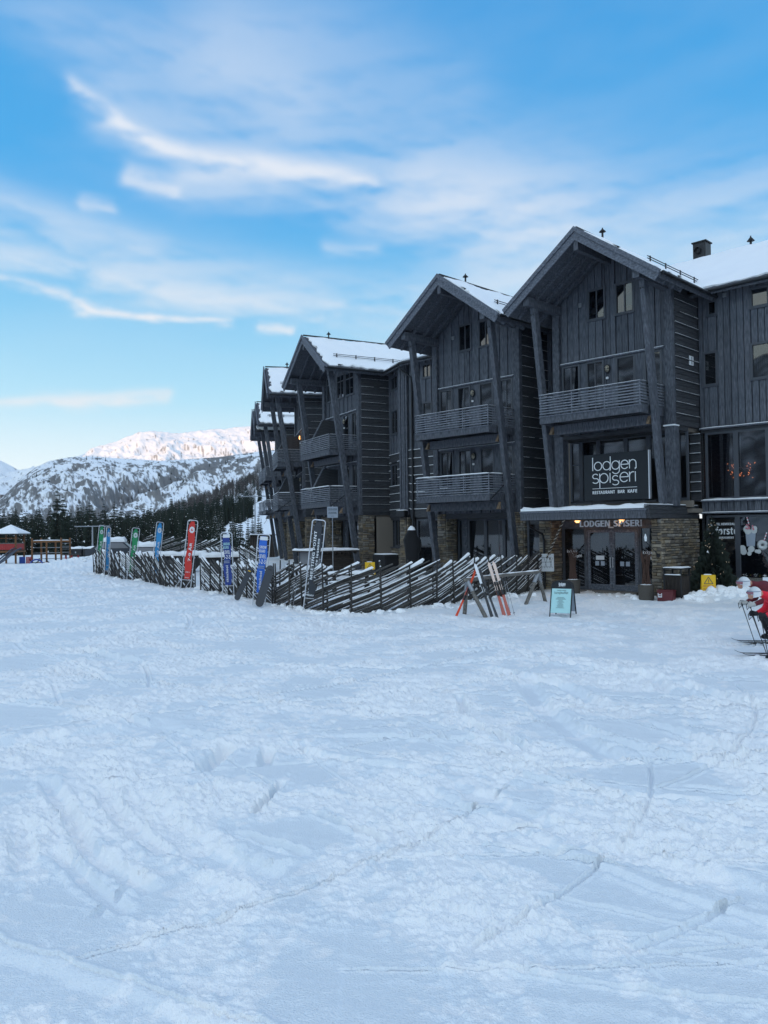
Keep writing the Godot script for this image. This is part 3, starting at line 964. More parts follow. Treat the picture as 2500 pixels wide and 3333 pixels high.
func make_trees() -> void:
	var kinds := []
	for k in 5:
		kinds.append(spruce_mesh(9.0 + k * 0.8, [1.9, 1.6, 2.2, 1.7, 2.0][k], 17 + k, [0.06, 0.03, 0.04, 0.10, 0.03][k]))
	var protos := []
	var named := {}
	# one by one: the front of the wood and the young spruces below the piste
	var spots := []
	for i in 120:
		var az := -27.5 + 15.9 * (i + rng.randf_range(-0.3, 0.3)) / 120.0
		spots.append([az, rng.randf_range(145, 200), rng.randf_range(0.60, 0.96), 0])
	spots.append([-22.55, 148.0, 1.12, 1])
	spots.append([-22.2, 152.0, 1.05, 1])
	for i in 20:
		spots.append([-12.3 + 3.6 * i / 20.0, rng.randf_range(125, 170), rng.randf_range(0.42, 0.78), 2])
	for s in spots:
		var k := rng.randi() % 5 if s[3] == 0 else (2 if s[3] == 1 else 3)
		var lab := spruce_label(s[0], s[1], s[2], s[3], k)
		# no two that read alike
		for tries in 40:
			if not named.has(lab) or s[3] == 1:
				break
			if s[3] == 0:
				k = rng.randi() % 5
				s[2] = rng.randf_range(0.60, 0.98)
				s[1] = rng.randf_range(145, 200)
			else:
				s[0] = rng.randf_range(-12.4, -8.6)
				s[1] = rng.randf_range(122, 172)
				s[2] = rng.randf_range(0.42, 0.78)
			lab = spruce_label(s[0], s[1], s[2], s[3], k)
		named[lab] = true
		var r: float = s[1]
		var x := r * sin(deg_to_rad(s[0]))
		var z := -r * cos(deg_to_rad(s[0]))
		var t := Transform3D(Basis(Vector3.UP, rng.randf() * TAU).scaled(Vector3.ONE * float(s[2])), Vector3(x, gh(x, z) - 0.3, z))
		var o: Node3D
		while protos.size() <= k:
			protos.append(null)
		var grp: String = ["spruces at the front of the wood", "two tall spruces of the wood", "young spruces below the piste"][s[3]]
		if protos[k] == null:
			o = thing("spruce_tree", lab, "tree", t, grp)
			put(o, "trunk", kinds[k][0], "bark")
			put(o, "crown", kinds[k][1], "needle")
			put(o, "crown_snow", kinds[k][2], "snow_cap", Transform3D(), "stuff")
			protos[k] = o
		else:
			o = copy(protos[k], t, lab)
			o.set_meta("group", grp)
	# behind them the wood goes on as one mass
	var far := []
	for i in 1100:
		var az := rng.randf_range(-34, -9.5)
		var r := rng.randf_range(190, 420)
		if az > -13.5 and r < 330:
			continue
		var x := r * sin(deg_to_rad(az))
		var z := -r * cos(deg_to_rad(az))
		var y := -1.8 if r < 230 or az < -19 else maxf(shape_hill(az, r), -1.8)
		far.append(Transform3D(Basis(Vector3.UP, rng.randf() * TAU).scaled(Vector3.ONE * rng.randf_range(0.75, 1.2)), Vector3(x, y - 0.3, z)))
	stuff_trees("spruce_wood", "dark spruce wood filling the valley floor under the mountain", kinds[0][1], "needle", far.slice(0, far.size() / 2))
	stuff_trees("spruce_wood", "denser part of the dark spruce wood behind the first trees", kinds[2][1], "needle", far.slice(far.size() / 2))
	# hillside to the right: spruces and bare birches
	var hs := []
	var bs := []
	for i in 2600:
		var az := rng.randf_range(-17.5, 2)
		var r := rng.randf_range(400, 690)
		var dens := ss(-17.5, -13, az) * (0.35 + 0.65 * ss(400, 560, r))
		if rng.randf() > dens:
			continue
		var x := r * sin(deg_to_rad(az))
		var z := -r * cos(deg_to_rad(az))
		var sc := rng.randf_range(0.45, 0.95)
		var t := Transform3D(Basis(Vector3.UP, rng.randf() * TAU).scaled(Vector3.ONE * sc), Vector3(x, shape_hill(az, r) - 0.3, z))
		if rng.randf() < 0.16 or r < 440:
			hs.append(t)
		else:
			bs.append(t)
	stuff_trees("hillside_spruces", "scattered dark spruces on the slope right of the valley", kinds[1][1], "needle", hs)
	stuff_trees("hillside_birches", "bare grey birch wood on the slope right of the valley", birch_mesh(9.0), "birch_twig", bs)
	# scrub and single trees on the lower mountainside
	var ms := []
	for i in 1500:
		var az := rng.randf_range(-27, -8)
		var r := rng.randf_range(790, 1450)
		var gl := curve([[780, -23], [950, -20.5], [1100, -17.8], [1250, -15.6], [1400, -12.5], [1500, -11]], r)
		var dn := 0.9 * exp(-pow((az - gl) / 1.6, 2)) + 0.8 * ss(930, 800, r) + 0.12
		if rng.randf() > dn:
			continue
		ms.append(Transform3D(Basis(Vector3.UP, rng.randf() * TAU).scaled(Vector3.ONE * rng.randf_range(0.5, 1.0)), Vector3(r * sin(deg_to_rad(az)), shape_front(az, r) - 0.5, -r * cos(deg_to_rad(az)))))
	stuff_trees("mountain_birches", "thin bare scrub in the gullies of the shaded mountainside", birch_mesh(9.0), "birch_twig", ms.slice(0, ms.size() * 2 / 3))
	stuff_trees("mountain_spruces", "scattered small spruces on the shaded mountainside", kinds[1][1], "needle", ms.slice(ms.size() * 2 / 3))
	# the same mixed wood clothes the hill across the valley that the windows mirror
	var bk := []
	for i in 700:
		var az := rng.randf_range(130, 240)
		var r := rng.randf_range(330, 900)
		if nz.get_noise_2d(az * 8.0, r * 0.5) < 0.02:
			continue
		bk.append(Transform3D(Basis(Vector3.UP, rng.randf() * TAU).scaled(Vector3.ONE * rng.randf_range(0.7, 1.3)), Vector3(r * sin(deg_to_rad(az)), back_hill(az, r) - 0.5, -r * cos(deg_to_rad(az)))))
	stuff_trees("hill_wood", "spruces on the ski hill behind the viewer", kinds[4][1], "needle", bk)

# ---------------------------------------------------------------- the lodge
const SLOPE := 0.725
const PEAK_Y := 13.40

# upright boards over u0..u1 at depth w, from y0 up to top.call(u), leaving out the holes; single parts, or all in join
func boards(parent: Node3D, u0: float, u1: float, y0: float, top: Callable, w: float, holes: Array, bw: float, join: Mb = null, names := ["board_a", "board_b", "board_c", "board_a"]) -> void:
	var cuts := [u0, u1]
	for h in holes:
		for e in [h.position.x, h.end.x]:
			if e > u0 + 0.03 and e < u1 - 0.03:
				cuts.append(e)
	cuts.sort()
	for i in cuts.size() - 1:
		var a: float = cuts[i]
		var b: float = cuts[i + 1]
		if b - a < 0.015:
			continue
		var n := maxi(1, roundi((b - a) / bw))
		for k in n:
			var p := lerpf(a, b, float(k) / n)
			var q := lerpf(a, b, float(k + 1) / n)
			var mid := (p + q) / 2.0
			var spans := [[y0, 99.0]]
			for h in holes:
				if mid > h.position.x and mid < h.end.x:
					var next := []
					for s in spans:
						if h.end.y <= s[0] or h.position.y >= s[1]:
							next.append(s)
							continue
						if h.position.y > s[0] + 0.02: next.append([s[0], h.position.y])
						if h.end.y < s[1] - 0.02: next.append([h.end.y, s[1]])
					spans = next
			var proud := 0.038 if (roundi(p / bw)) % 2 == 0 else 0.010
			proud += rng.randf_range(-0.003, 0.003)
			var gap := 0.013
			var m: String = names[rng.randi() % names.size()]
			for s in spans:
				var tp: float = minf(s[1], top.call(p + gap))
				var tq: float = minf(s[1], top.call(q - gap))
				if minf(tp, tq) - s[0] < 0.04:
					continue
				if join:
					join.prism(PackedVector2Array([Vector2(p + gap, s[0]), Vector2(q - gap, s[0]), Vector2(q - gap, tq), Vector2(p + gap, tp)]), at(0, 0, w + proud / 2 - 0.014), proud + 0.028)
				elif is_equal_approx(tp, tq):
					block(parent, "plank", mid, (s[0] + tp) / 2, w + proud / 2 - 0.014, Vector3(q - p - gap * 2, tp - s[0], proud + 0.028), m)
				else:
					var x := Mb.new()
					x.prism(PackedVector2Array([Vector2(p + gap, s[0]), Vector2(q - gap, s[0]), Vector2(q - gap, tq), Vector2(p + gap, tp)]), at(0, 0, w + proud / 2 - 0.014), proud + 0.028)
					put(parent, "plank", x.mesh(), m)

# the wall behind them, with the same holes
func backing(b: Mb, u0: float, u1: float, y0: float, top: Callable, w: float, holes: Array) -> void:
	var cuts := [u0, u1]
	var n := ceili((u1 - u0) / 0.3)
	for i in n:
		cuts.append(lerpf(u0, u1, float(i) / n))
	for h in holes:
		cuts.append(clampf(h.position.x, u0, u1))
		cuts.append(clampf(h.end.x, u0, u1))
	cuts.sort()
	for i in cuts.size() - 1:
		var p: float = cuts[i]
		var q: float = cuts[i + 1]
		if q - p < 0.002:
			continue
		var mid := (p + q) / 2.0
		var spans := [[y0, minf(top.call(p), top.call(q))]]
		for h in holes:
			if mid > h.position.x and mid < h.end.x:
				var next := []
				for s in spans:
					if h.end.y <= s[0] or h.position.y >= s[1]:
						next.append(s)
						continue
					if h.position.y > s[0] + 0.002: next.append([s[0], h.position.y])
					if h.end.y < s[1] - 0.002: next.append([h.end.y, s[1]])
				spans = next
		for s in spans:
			if s[1] - s[0] > 0.002:
				b.bb(p, s[0], w - 0.12, q, s[1], w)

# frame, bars and panes in an opening r of the wall at depth w
func window(parent: Node3D, r: Rect2, w: float, bars := 1, cross := 0.0, curtain := false, called := "window") -> MeshInstance3D:
	var f := Mb.new()
	var x0 := r.position.x
	var x1 := r.end.x
	var y0 := r.position.y
	var y1 := r.end.y
	var t := 0.055
	f.bb(x0 - 0.035, y0 - 0.04, w - 0.02, x0 + t, y1 + 0.035, w + 0.055, 0.006)
	f.bb(x1 - t, y0 - 0.04, w - 0.022, x1 + 0.035, y1 + 0.035, w + 0.056, 0.006)
	f.bb(x0 + t, y1 - t, w - 0.021, x1 - t, y1 + 0.033, w + 0.052, 0.006)
	f.bb(x0 + t, y0 - 0.038, w - 0.023, x1 - t, y0 + t, w + 0.05, 0.006)
	var o := fin(parent, called, f, "frame")
	var bm := Mb.new()
	for i in bars:
		var x := lerpf(x0, x1, float(i + 1) / (bars + 1))
		bm.bb(x - 0.024, y0 + t, w - 0.015, x + 0.024, y1 - t, w + 0.03, 0.004)
	if cross > 0.0:
		var y := lerpf(y0, y1, cross)
		bm.bb(x0 + t, y - 0.028, w - 0.017, x1 - t, y + 0.028, w + 0.034, 0.004)
	if bm.v.size():
		fin(o, "bar", bm, "frame")
	for i in bars + 1:
		var pa := lerpf(x0, x1, float(i) / (bars + 1))
		var pb := lerpf(x0, x1, float(i + 1) / (bars + 1))
		var p := Mb.new()
		var tilt := rng.randf_range(-0.006, 0.006)
		var a := Vector3(pa, y0, w - 0.005 + tilt)
		p.sheet(a, Vector3(pa, y1, w - 0.005 - tilt), Vector3(pb, y1, w - 0.005))
		p.sheet(a, Vector3(pb, y1, w - 0.005), Vector3(pb, y0, w - 0.005 + tilt * 2))
		fin(o, "pane", p, "glass")
	# what stands behind the glass
	var bl := Mb.new()
	if curtain:
		for k in 9:
			var cx := lerpf(x0, x0 + (x1 - x0) * 0.42, k / 8.0)
			bl.tube([Vector3(cx, y0, w - 0.24), Vector3(cx, y1, w - 0.24)], [0.035, 0.03], 6, false)
		fin(o, "curtain", bl, "curtain")
	var sl := Mb.new()
	sl.bb(x0 - 0.05, y0 - 0.065, w - 0.01, x1 + 0.05, y0 - 0.041, w + 0.085, 0.004)
	fin(o, "sill", sl, "trim")
	return o

# shiplap logs on the plane x = u facing dir, from z0 back to z1: logs, a drip ledge on each, snow on the ledge
func logs(parent: Node3D, u: float, dir: float, z0: float, z1: float, y0: float, y1: float, single: bool, holes := []) -> void:
	var n := roundi((y1 - y0) / 0.43)
	var step := (y1 - y0) / n
	var la := Mb.new()
	var lb := Mb.new()
	var led := Mb.new()
	var sn := Mb.new()
	var zc := (z0 + z1) / 2.0
	var l := absf(z1 - z0)
	for i in n:
		var y := y0 + step * (i + 0.5)
		for half in 2:
			var yy := y + (half - 0.5) * step * 0.5
			var pr := 0.035 - half * 0.006 + rng.randf_range(-0.002, 0.002)
			if single:
				block(parent, "log", u + dir * pr / 2, yy, zc, Vector3(pr, step * 0.5 - 0.012, l - 0.01), "log_a" if rng.randf() < 0.55 else "log_b", 0.008)
			else:
				(la if half else lb).bx(u + dir * pr / 2, yy, zc, pr, step * 0.5 - 0.014, l - 0.01)
		if i < n - 1:
			var ly := y + step * 0.5 - 0.012
			if single:
				block(parent, "ledge", u + dir * 0.04, ly, zc, Vector3(0.08, 0.030, l - 0.015), "log_b", 0.006)
			else:
				led.bx(u + dir * 0.04, ly, zc, 0.08, 0.03, l - 0.015)
			var k := maxi(2, int(l / 0.35))
			for q in k:
				if rng.randf() < 0.04:
					continue
				var za := lerpf(z0, z1, float(q) / k)
				var zb := lerpf(z0, z1, float(q + 1) / k)
				var th := rng.randf_range(0.005, 0.010)
				sn.bx(u + dir * 0.06, ly + 0.015 + th / 2, (za + zb) / 2, 0.032, th, absf(zb - za))
	if not single:
		fin(parent, "log", la, "log_a", "stuff")
		fin(parent, "log", lb, "log_b", "stuff")
		fin(parent, "ledge", led, "log_b", "stuff")
	if sn.v.size():
		fin(parent, "ledge_snow", sn, "snow_cap", "stuff")

# coursed stone on the face of a block: x0..x1 along right, y0..y1 up, at origin o; facing is its normal
func stones(parent: Node3D, o: Vector3, right: Vector3, facing: Vector3, x1: float, y0: float, y1: float, single: bool, size := 1.0) -> void:
	var acc := []
	for i in 6:
		acc.append(Mb.new())
	var shapes := []
	for i in 7:
		var key := "stone %d" % i
		if not meshes.has(key):
			var b := Mb.new()
			var p := []
			for q in 8:
				p.append(Vector3(0.5 if q & 1 else -0.5, 0.5 if q & 2 else -0.5, 0.5 if q & 4 else -0.5))
			for q in [4, 5, 6, 7]:
				p[q] += Vector3(rng.randf_range(-0.06, 0.06) - signf(p[q].x) * 0.05, rng.randf_range(-0.09, 0.09) - signf(p[q].y) * 0.08, rng.randf_range(-0.35, 0.1))
			var mid := Vector3(rng.randf_range(-0.2, 0.2), rng.randf_range(-0.2, 0.2), 0.5 + rng.randf_range(-0.1, 0.25))
			for f in [[4, 5], [5, 7], [7, 6], [6, 4]]:
				b.tri(p[f[0]], p[f[1]], mid, Vector3.ZERO)
				b.quad(p[f[0]], p[f[1]], p[f[1] - 4], p[f[0] - 4], Vector3.ZERO)
			meshes[key] = b
		shapes.append(meshes[key])
	var y := y0
	while y < y1 - 0.03:
		var h := minf(rng.randf_range(0.055, 0.15) * size, y1 - y)
		if y1 - y - h < 0.05: h = y1 - y
		var x := 0.0
		while x < x1 - 0.02:
			var l := rng.randf_range(0.12, 0.42) * size
			if x1 - x - l < 0.09: l = x1 - x
			var d := rng.randf_range(0.05, 0.085)
			var t := Transform3D(Basis(right * (l - 0.014), Vector3.UP * (h - 0.014), facing * d), o + right * (x + l / 2) + Vector3.UP * (y + h / 2) + facing * d * 0.35)
			var c := rng.randi() % 6
			var src: Mb = shapes[rng.randi() % 7]
			if single:
				var mk := "stonemesh %d" % shapes.find(src)
				if not meshes.has(mk):
					meshes[mk] = src.mesh()
				put(parent, "stone", meshes[mk], "stone_%d" % c, t)
			else:
				var nb := t.basis.inverse().transposed()
				for k in src.v.size():
					acc[c].v.append(t * src.v[k])
					acc[c].n.append((nb * src.n[k]).normalized())
			x += l
		y += h
	if not single:
		for i in 6:
			if acc[i].v.size():
				fin(parent, "stonework", acc[i], "stone_%d" % i, "stuff")

# a stone pier with a mortar core
func pier(parent: Node3D, x0: float, x1: float, z0: float, z1: float, y0: float, y1: float, single: bool, sides := [0, 1, 2]) -> MeshInstance3D:
	var core := Mb.new()
	core.bb(x0, y0, z0, x1, y1, z1)
	var o := fin(parent, "stone_pier", core, "mortar")
	if 0 in sides: stones(o, Vector3(x0, 0, z1), Vector3.RIGHT, Vector3.BACK, x1 - x0, y0, y1, single)
	if 1 in sides: stones(o, Vector3(x1, 0, z1), Vector3.FORWARD, Vector3.RIGHT, z1 - z0, y0, y1, single)
	if 2 in sides: stones(o, Vector3(x0, 0, z0), Vector3.BACK, Vector3.LEFT, z1 - z0, y0, y1, single)
	return o

func balcony(parent: Node3D, y0: float, low: bool, single: bool, screen := false, lit := false) -> void:
	var hw := 2.1
	var zf := 1.75
	var f := Mb.new()
	f.bb(-hw + 0.03, y0 + 0.16, 0.02, hw - 0.03, y0 + 0.28, zf - 0.06)
	var root := fin(parent, "balcony", f, "soffit")
	block(root, "fascia", 0, y0 + 0.15, zf - 0.025, Vector3(2 * hw, 0.30, 0.05), "trim")
	block(root, "fascia", 0, y0 + 0.275, zf - 0.005, Vector3(2 * hw + 0.02, 0.045, 0.075), "trim_blue")
	for s in [-1, 1]:
		block(root, "fascia", s * (hw - 0.025), y0 + 0.15, (zf - 0.06) / 2, Vector3(0.05, 0.30, zf - 0.08), "trim")
	var ys := []
	for i in 7:
		ys.append(y0 + 0.385 + i * 0.103)
	var sm := Mb.new()
	for y in ys:
		if single:
			block(root, "slat", 0, y, zf, Vector3(2 * hw, 0.048, 0.028), "slat", 0.008)
			for s in [-1, 1]:
				block(root, "slat", s * hw, y, zf / 2, Vector3(0.028, 0.042, zf - 0.03), "slat", 0.008)
		else:
			sm.bx(0, y, zf, 2 * hw, 0.048, 0.028)
			for s in [-1, 1]:
				sm.bx(s * hw, y, zf / 2, 0.028, 0.042, zf - 0.03)
	if not single:
		fin(root, "slat", sm, "slat", "stuff")
	for x in [-2.05, -0.68, 0.68, 2.05]:
		block(root, "baluster", x, y0 + 0.70, zf - 0.035, Vector3(0.04, 0.80, 0.035), "slat")
	var hr := Mb.new()
	hr.bx(0, y0 + 1.105, zf, 2 * hw + 0.07, 0.035, 0.07, 0.008)
	for s in [-1, 1]:
		hr.bx(s * hw, y0 + 1.105, zf / 2 - 0.02, 0.07, 0.034, zf - 0.05, 0.008)
	fin(root, "handrail", hr, "trim_blue")
	var sn := Mb.new()
	var th := 0.05 if low else 0.02
	snow_sheet(sn, Vector3(-hw, y0 + 1.12, zf - 0.03), Vector3(hw, y0 + 1.12, zf - 0.03), Vector3(hw, y0 + 1.12, zf + 0.03), Vector3(-hw, y0 + 1.12, zf + 0.03), 30, 2, th, 0.008, y0)
	for s in [-1, 1]:
		snow_sheet(sn, Vector3(s * hw - 0.03, y0 + 1.12, 0.05), Vector3(s * hw + 0.03, y0 + 1.12, 0.05), Vector3(s * hw + 0.03, y0 + 1.12, zf - 0.05), Vector3(s * hw - 0.03, y0 + 1.12, zf - 0.05), 2, 12, th, 0.008, y0 + s)
	snow_sheet(sn, Vector3(-hw + 0.1, y0 + 0.285, 0.9), Vector3(hw - 0.1, y0 + 0.285, 0.9), Vector3(hw - 0.1, y0 + 0.285, zf - 0.1), Vector3(-hw + 0.1, y0 + 0.285, zf - 0.1), 20, 5, 0.05, 0.2, y0 + 3)
	for y in ys:
		if rng.randf() < 0.12:
			var xa := rng.randf_range(-2.0, 1.0)
			var xb := xa + rng.randf_range(0.3, 1.0)
			sn.bb(xa, y + 0.021, zf - 0.011, xb, y + 0.024 + rng.randf_range(0.006, 0.014), zf + 0.011)
	fin(root, "snow", sn, "snow_cap", "stuff")
	var ub := Mb.new()
	ub.bb(-2.16, y0 - 0.36, 0.72, 2.16, y0 - 0.002, 0.98, 0.01)
	fin(root, "beam", ub, "trim")
	for s in [-1, 1]:
		var w := Mb.new()
		w.prism(PackedVector2Array([Vector2(0, 0), Vector2(0.17, 0), Vector2(0, 0.30)]), Transform3D(Basis(Vector3.BACK, Vector3.UP, Vector3.RIGHT), Vector3(s * 2.02, y0 - 0.345, 0.985)), 0.12)
		fin(root, "wedge", w, "tan_wood")
	if low:
		var br := Mb.new()
		br.tube([Vector3(hw + 0.03, y0 + 0.05, zf - 0.05), Vector3(hw + 0.03, y0 + 0.98, 0.35)], [0.022, 0.022], 6)
		fin(root, "brace", br, "metal_dark")
	if screen:
		var p := Mb.new()
		p.prism(PackedVector2Array([Vector2(0.03, y0 + 0.29), Vector2(1.66, y0 + 0.95), Vector2(0.95, y0 + 2.25), Vector2(0.03, y0 + 2.25)]), Transform3D(Basis(Vector3.BACK, Vector3.UP, Vector3.LEFT), Vector3(-0.62, 0, 0)), 0.07)
		fin(root, "privacy_screen", p, "log_a")
		var e := Mb.new()
		e.bar(Vector3(-0.62, y0 + 0.95, 1.68), Vector3(-0.62, y0 + 2.26, 0.97), 0.09, 0.05, Vector3.RIGHT)
		fin(root, "screen_edge", e, "slat")
	wall_lamp(root, Vector3(0.45 if screen else -0.13, y0 + 2.08, 0.05), lit)

func wall_lamp(parent: Node3D, p: Vector3, lit: bool) -> void:
	var b := Mb.new()
	b.tube([p, p + Vector3(0, 0, 0.05)], [0.115, 0.105], 14, true, 1.0)
	for i in b.v.size():
		b.v[i].y = p.y + (b.v[i].y - p.y) * 1.6
	var o := fin(parent, "wall_lamp", b, "metal_dark")
	var g := Mb.new()
	g.tube([p + Vector3(0, 0, 0.05), p + Vector3(0, 0, 0.09), p + Vector3(0, 0, 0.115)], [0.085, 0.075, 0.03], 12)
	for i in g.v.size():
		g.v[i].y = p.y + (g.v[i].y - p.y) * 1.6
	fin(o, "lamp_glass", g, "lamp_lit" if lit else "cream")
	var r := Mb.new()
	r.bb(p.x - 0.10, p.y - 0.012, p.z + 0.06, p.x + 0.10, p.y + 0.012, p.z + 0.125, 0.004)
	fin(o, "lamp_guard", r, "metal_dark")
	block(parent, "socket_box", p.x, p.y - 0.36, p.z + 0.035, Vector3(0.085, 0.085, 0.07), "white")
	if lit:
		var l := OmniLight3D.new()
		l.name = "lamp_light"
		l.light_color = Color(1.0, 0.72, 0.42)
		l.light_energy = 0.08
		l.light_size = 0.06
		l.omni_range = 30
		l.shadow_enabled = true
		l.position = p + Vector3(0, 0, 0.2)
		o.add_child(l, true)

func gable_roof(o: Node3D, single: bool) -> void:
	var zf := 2.40
	var zb := -7.2
	# boarded slopes
	for s in [-1, 1]:
		var b := Mb.new()
		b.prism(PackedVector2Array([Vector2(0, PEAK_Y - 0.10), Vector2(s * 3.2, PEAK_Y - 0.10 - 3.2 * SLOPE), Vector2(s * 3.12, PEAK_Y - 0.33 - 3.12 * SLOPE), Vector2(0, PEAK_Y - 0.33)]), at(0, 0, (zf + zb) / 2 - 0.02), zf - zb - 0.06)
		var r := fin(o, "roof", b, "soffit")
		# snow over it, its lower border broken
		var sn := Mb.new()
		var e := 3.12
		snow_sheet(sn, Vector3(s * 0.02, PEAK_Y - 0.09, zb), Vector3(s * 0.02, PEAK_Y - 0.09, zf - 0.13), Vector3(s * e, PEAK_Y - 0.09 - e * SLOPE, zf - 0.13), Vector3(s * e, PEAK_Y - 0.09 - e * SLOPE, zb), 56, 20, 0.13, 0.20, s * 5.0 + o.position.x)
		fin(r, "roof_snow", sn, "snow_cap")
		for z in [0.45, 1.05, 1.7]:
			var rf := Mb.new()
			rf.bar(Vector3(s * 0.1, PEAK_Y - 0.42 - 0.1 * SLOPE, z), Vector3(s * 3.02, PEAK_Y - 0.42 - 3.02 * SLOPE, z), 0.10, 0.17, Vector3.BACK.cross(Vector3(s, -SLOPE, 0)).normalized(), 0.006)
			fin(o, "rafter", rf, "soffit")
		# barge boards, the upper one proud of the lower
		var c := 0.588
		var k := 0.809
		for q in [[0.0, 0.15, zf + 0.045, 0.07, "trim_blue"], [0.152, 0.40, zf, 0.05, "trim_blue"]]:
			var g := Mb.new()
			var x1: float = 3.27
			var a := Vector2(0, PEAK_Y - q[0] * 1.236)
			var d := Vector2(0, PEAK_Y - q[1] * 1.236)
			var tip := Vector2(s * x1, PEAK_Y - x1 * SLOPE)
			g.prism(PackedVector2Array([a, tip + Vector2(-s * c, -k) * q[0], tip + Vector2(-s * c, -k) * q[1], d]), at(0, 0, q[2]), q[3])
			fin(o, "bargeboard", g, q[4])
		# gutter
		var gu := Mb.new()
		gu.tube([Vector3(s * 3.27, PEAK_Y - 3.27 * SLOPE - 0.06, zf - 0.1), Vector3(s * 3.27, PEAK_Y - 3.27 * SLOPE - 0.09, zb + 1.0)], [0.065, 0.065], 8)
		fin(o, "gutter", gu, "metal_dark")
		# snow guard
		var sg := Mb.new()
		var gx: float = s * 2.35
		var gy: float = PEAK_Y - 2.35 * SLOPE + 0.10
		for h in [0.05, 0.13]:
			sg.tube([Vector3(gx, gy + h, 1.55), Vector3(gx, gy + h, -3.6)], [0.017, 0.017], 5)
		for i in 5:
			sg.bx(gx, gy + 0.05, 1.35 - i * 1.15, 0.03, 0.24, 0.06)
		fin(o, "snow_guard", sg, "metal_dark")
		var wp := Mb.new()
		wp.bb(s * 2.15, 11.02, -0.1, s * 2.41, 11.36, 2.28, 0.01)
		fin(o, "beam", wp, "trim")
	var rb := Mb.new()
	rb.bb(-0.09, 12.55, -0.1, 0.09, 12.95, 2.36, 0.008)
	fin(o, "beam", rb, "trim")
	# ridge cap and the little hooded vent on it
	var rc := Mb.new()
	rc.bb(-0.05, PEAK_Y - 0.05, zb + 0.2, 0.05, PEAK_Y + 0.012, zf - 0.05)
	fin(o, "ridge_cap", rc, "metal_dark")
	var v := Mb.new()
	var vz := 0.9
	v.tube([Vector3(0.25, PEAK_Y - 0.2, vz), Vector3(0.25, PEAK_Y + 0.14, vz)], [0.04, 0.04], 8)
	v.tube([Vector3(0.25, PEAK_Y + 0.12, vz), Vector3(0.25, PEAK_Y + 0.22, vz), Vector3(0.25, PEAK_Y + 0.27, vz)], [0.13, 0.03, 0.02], 10)
	fin(o, "vent", v, "metal_dark")

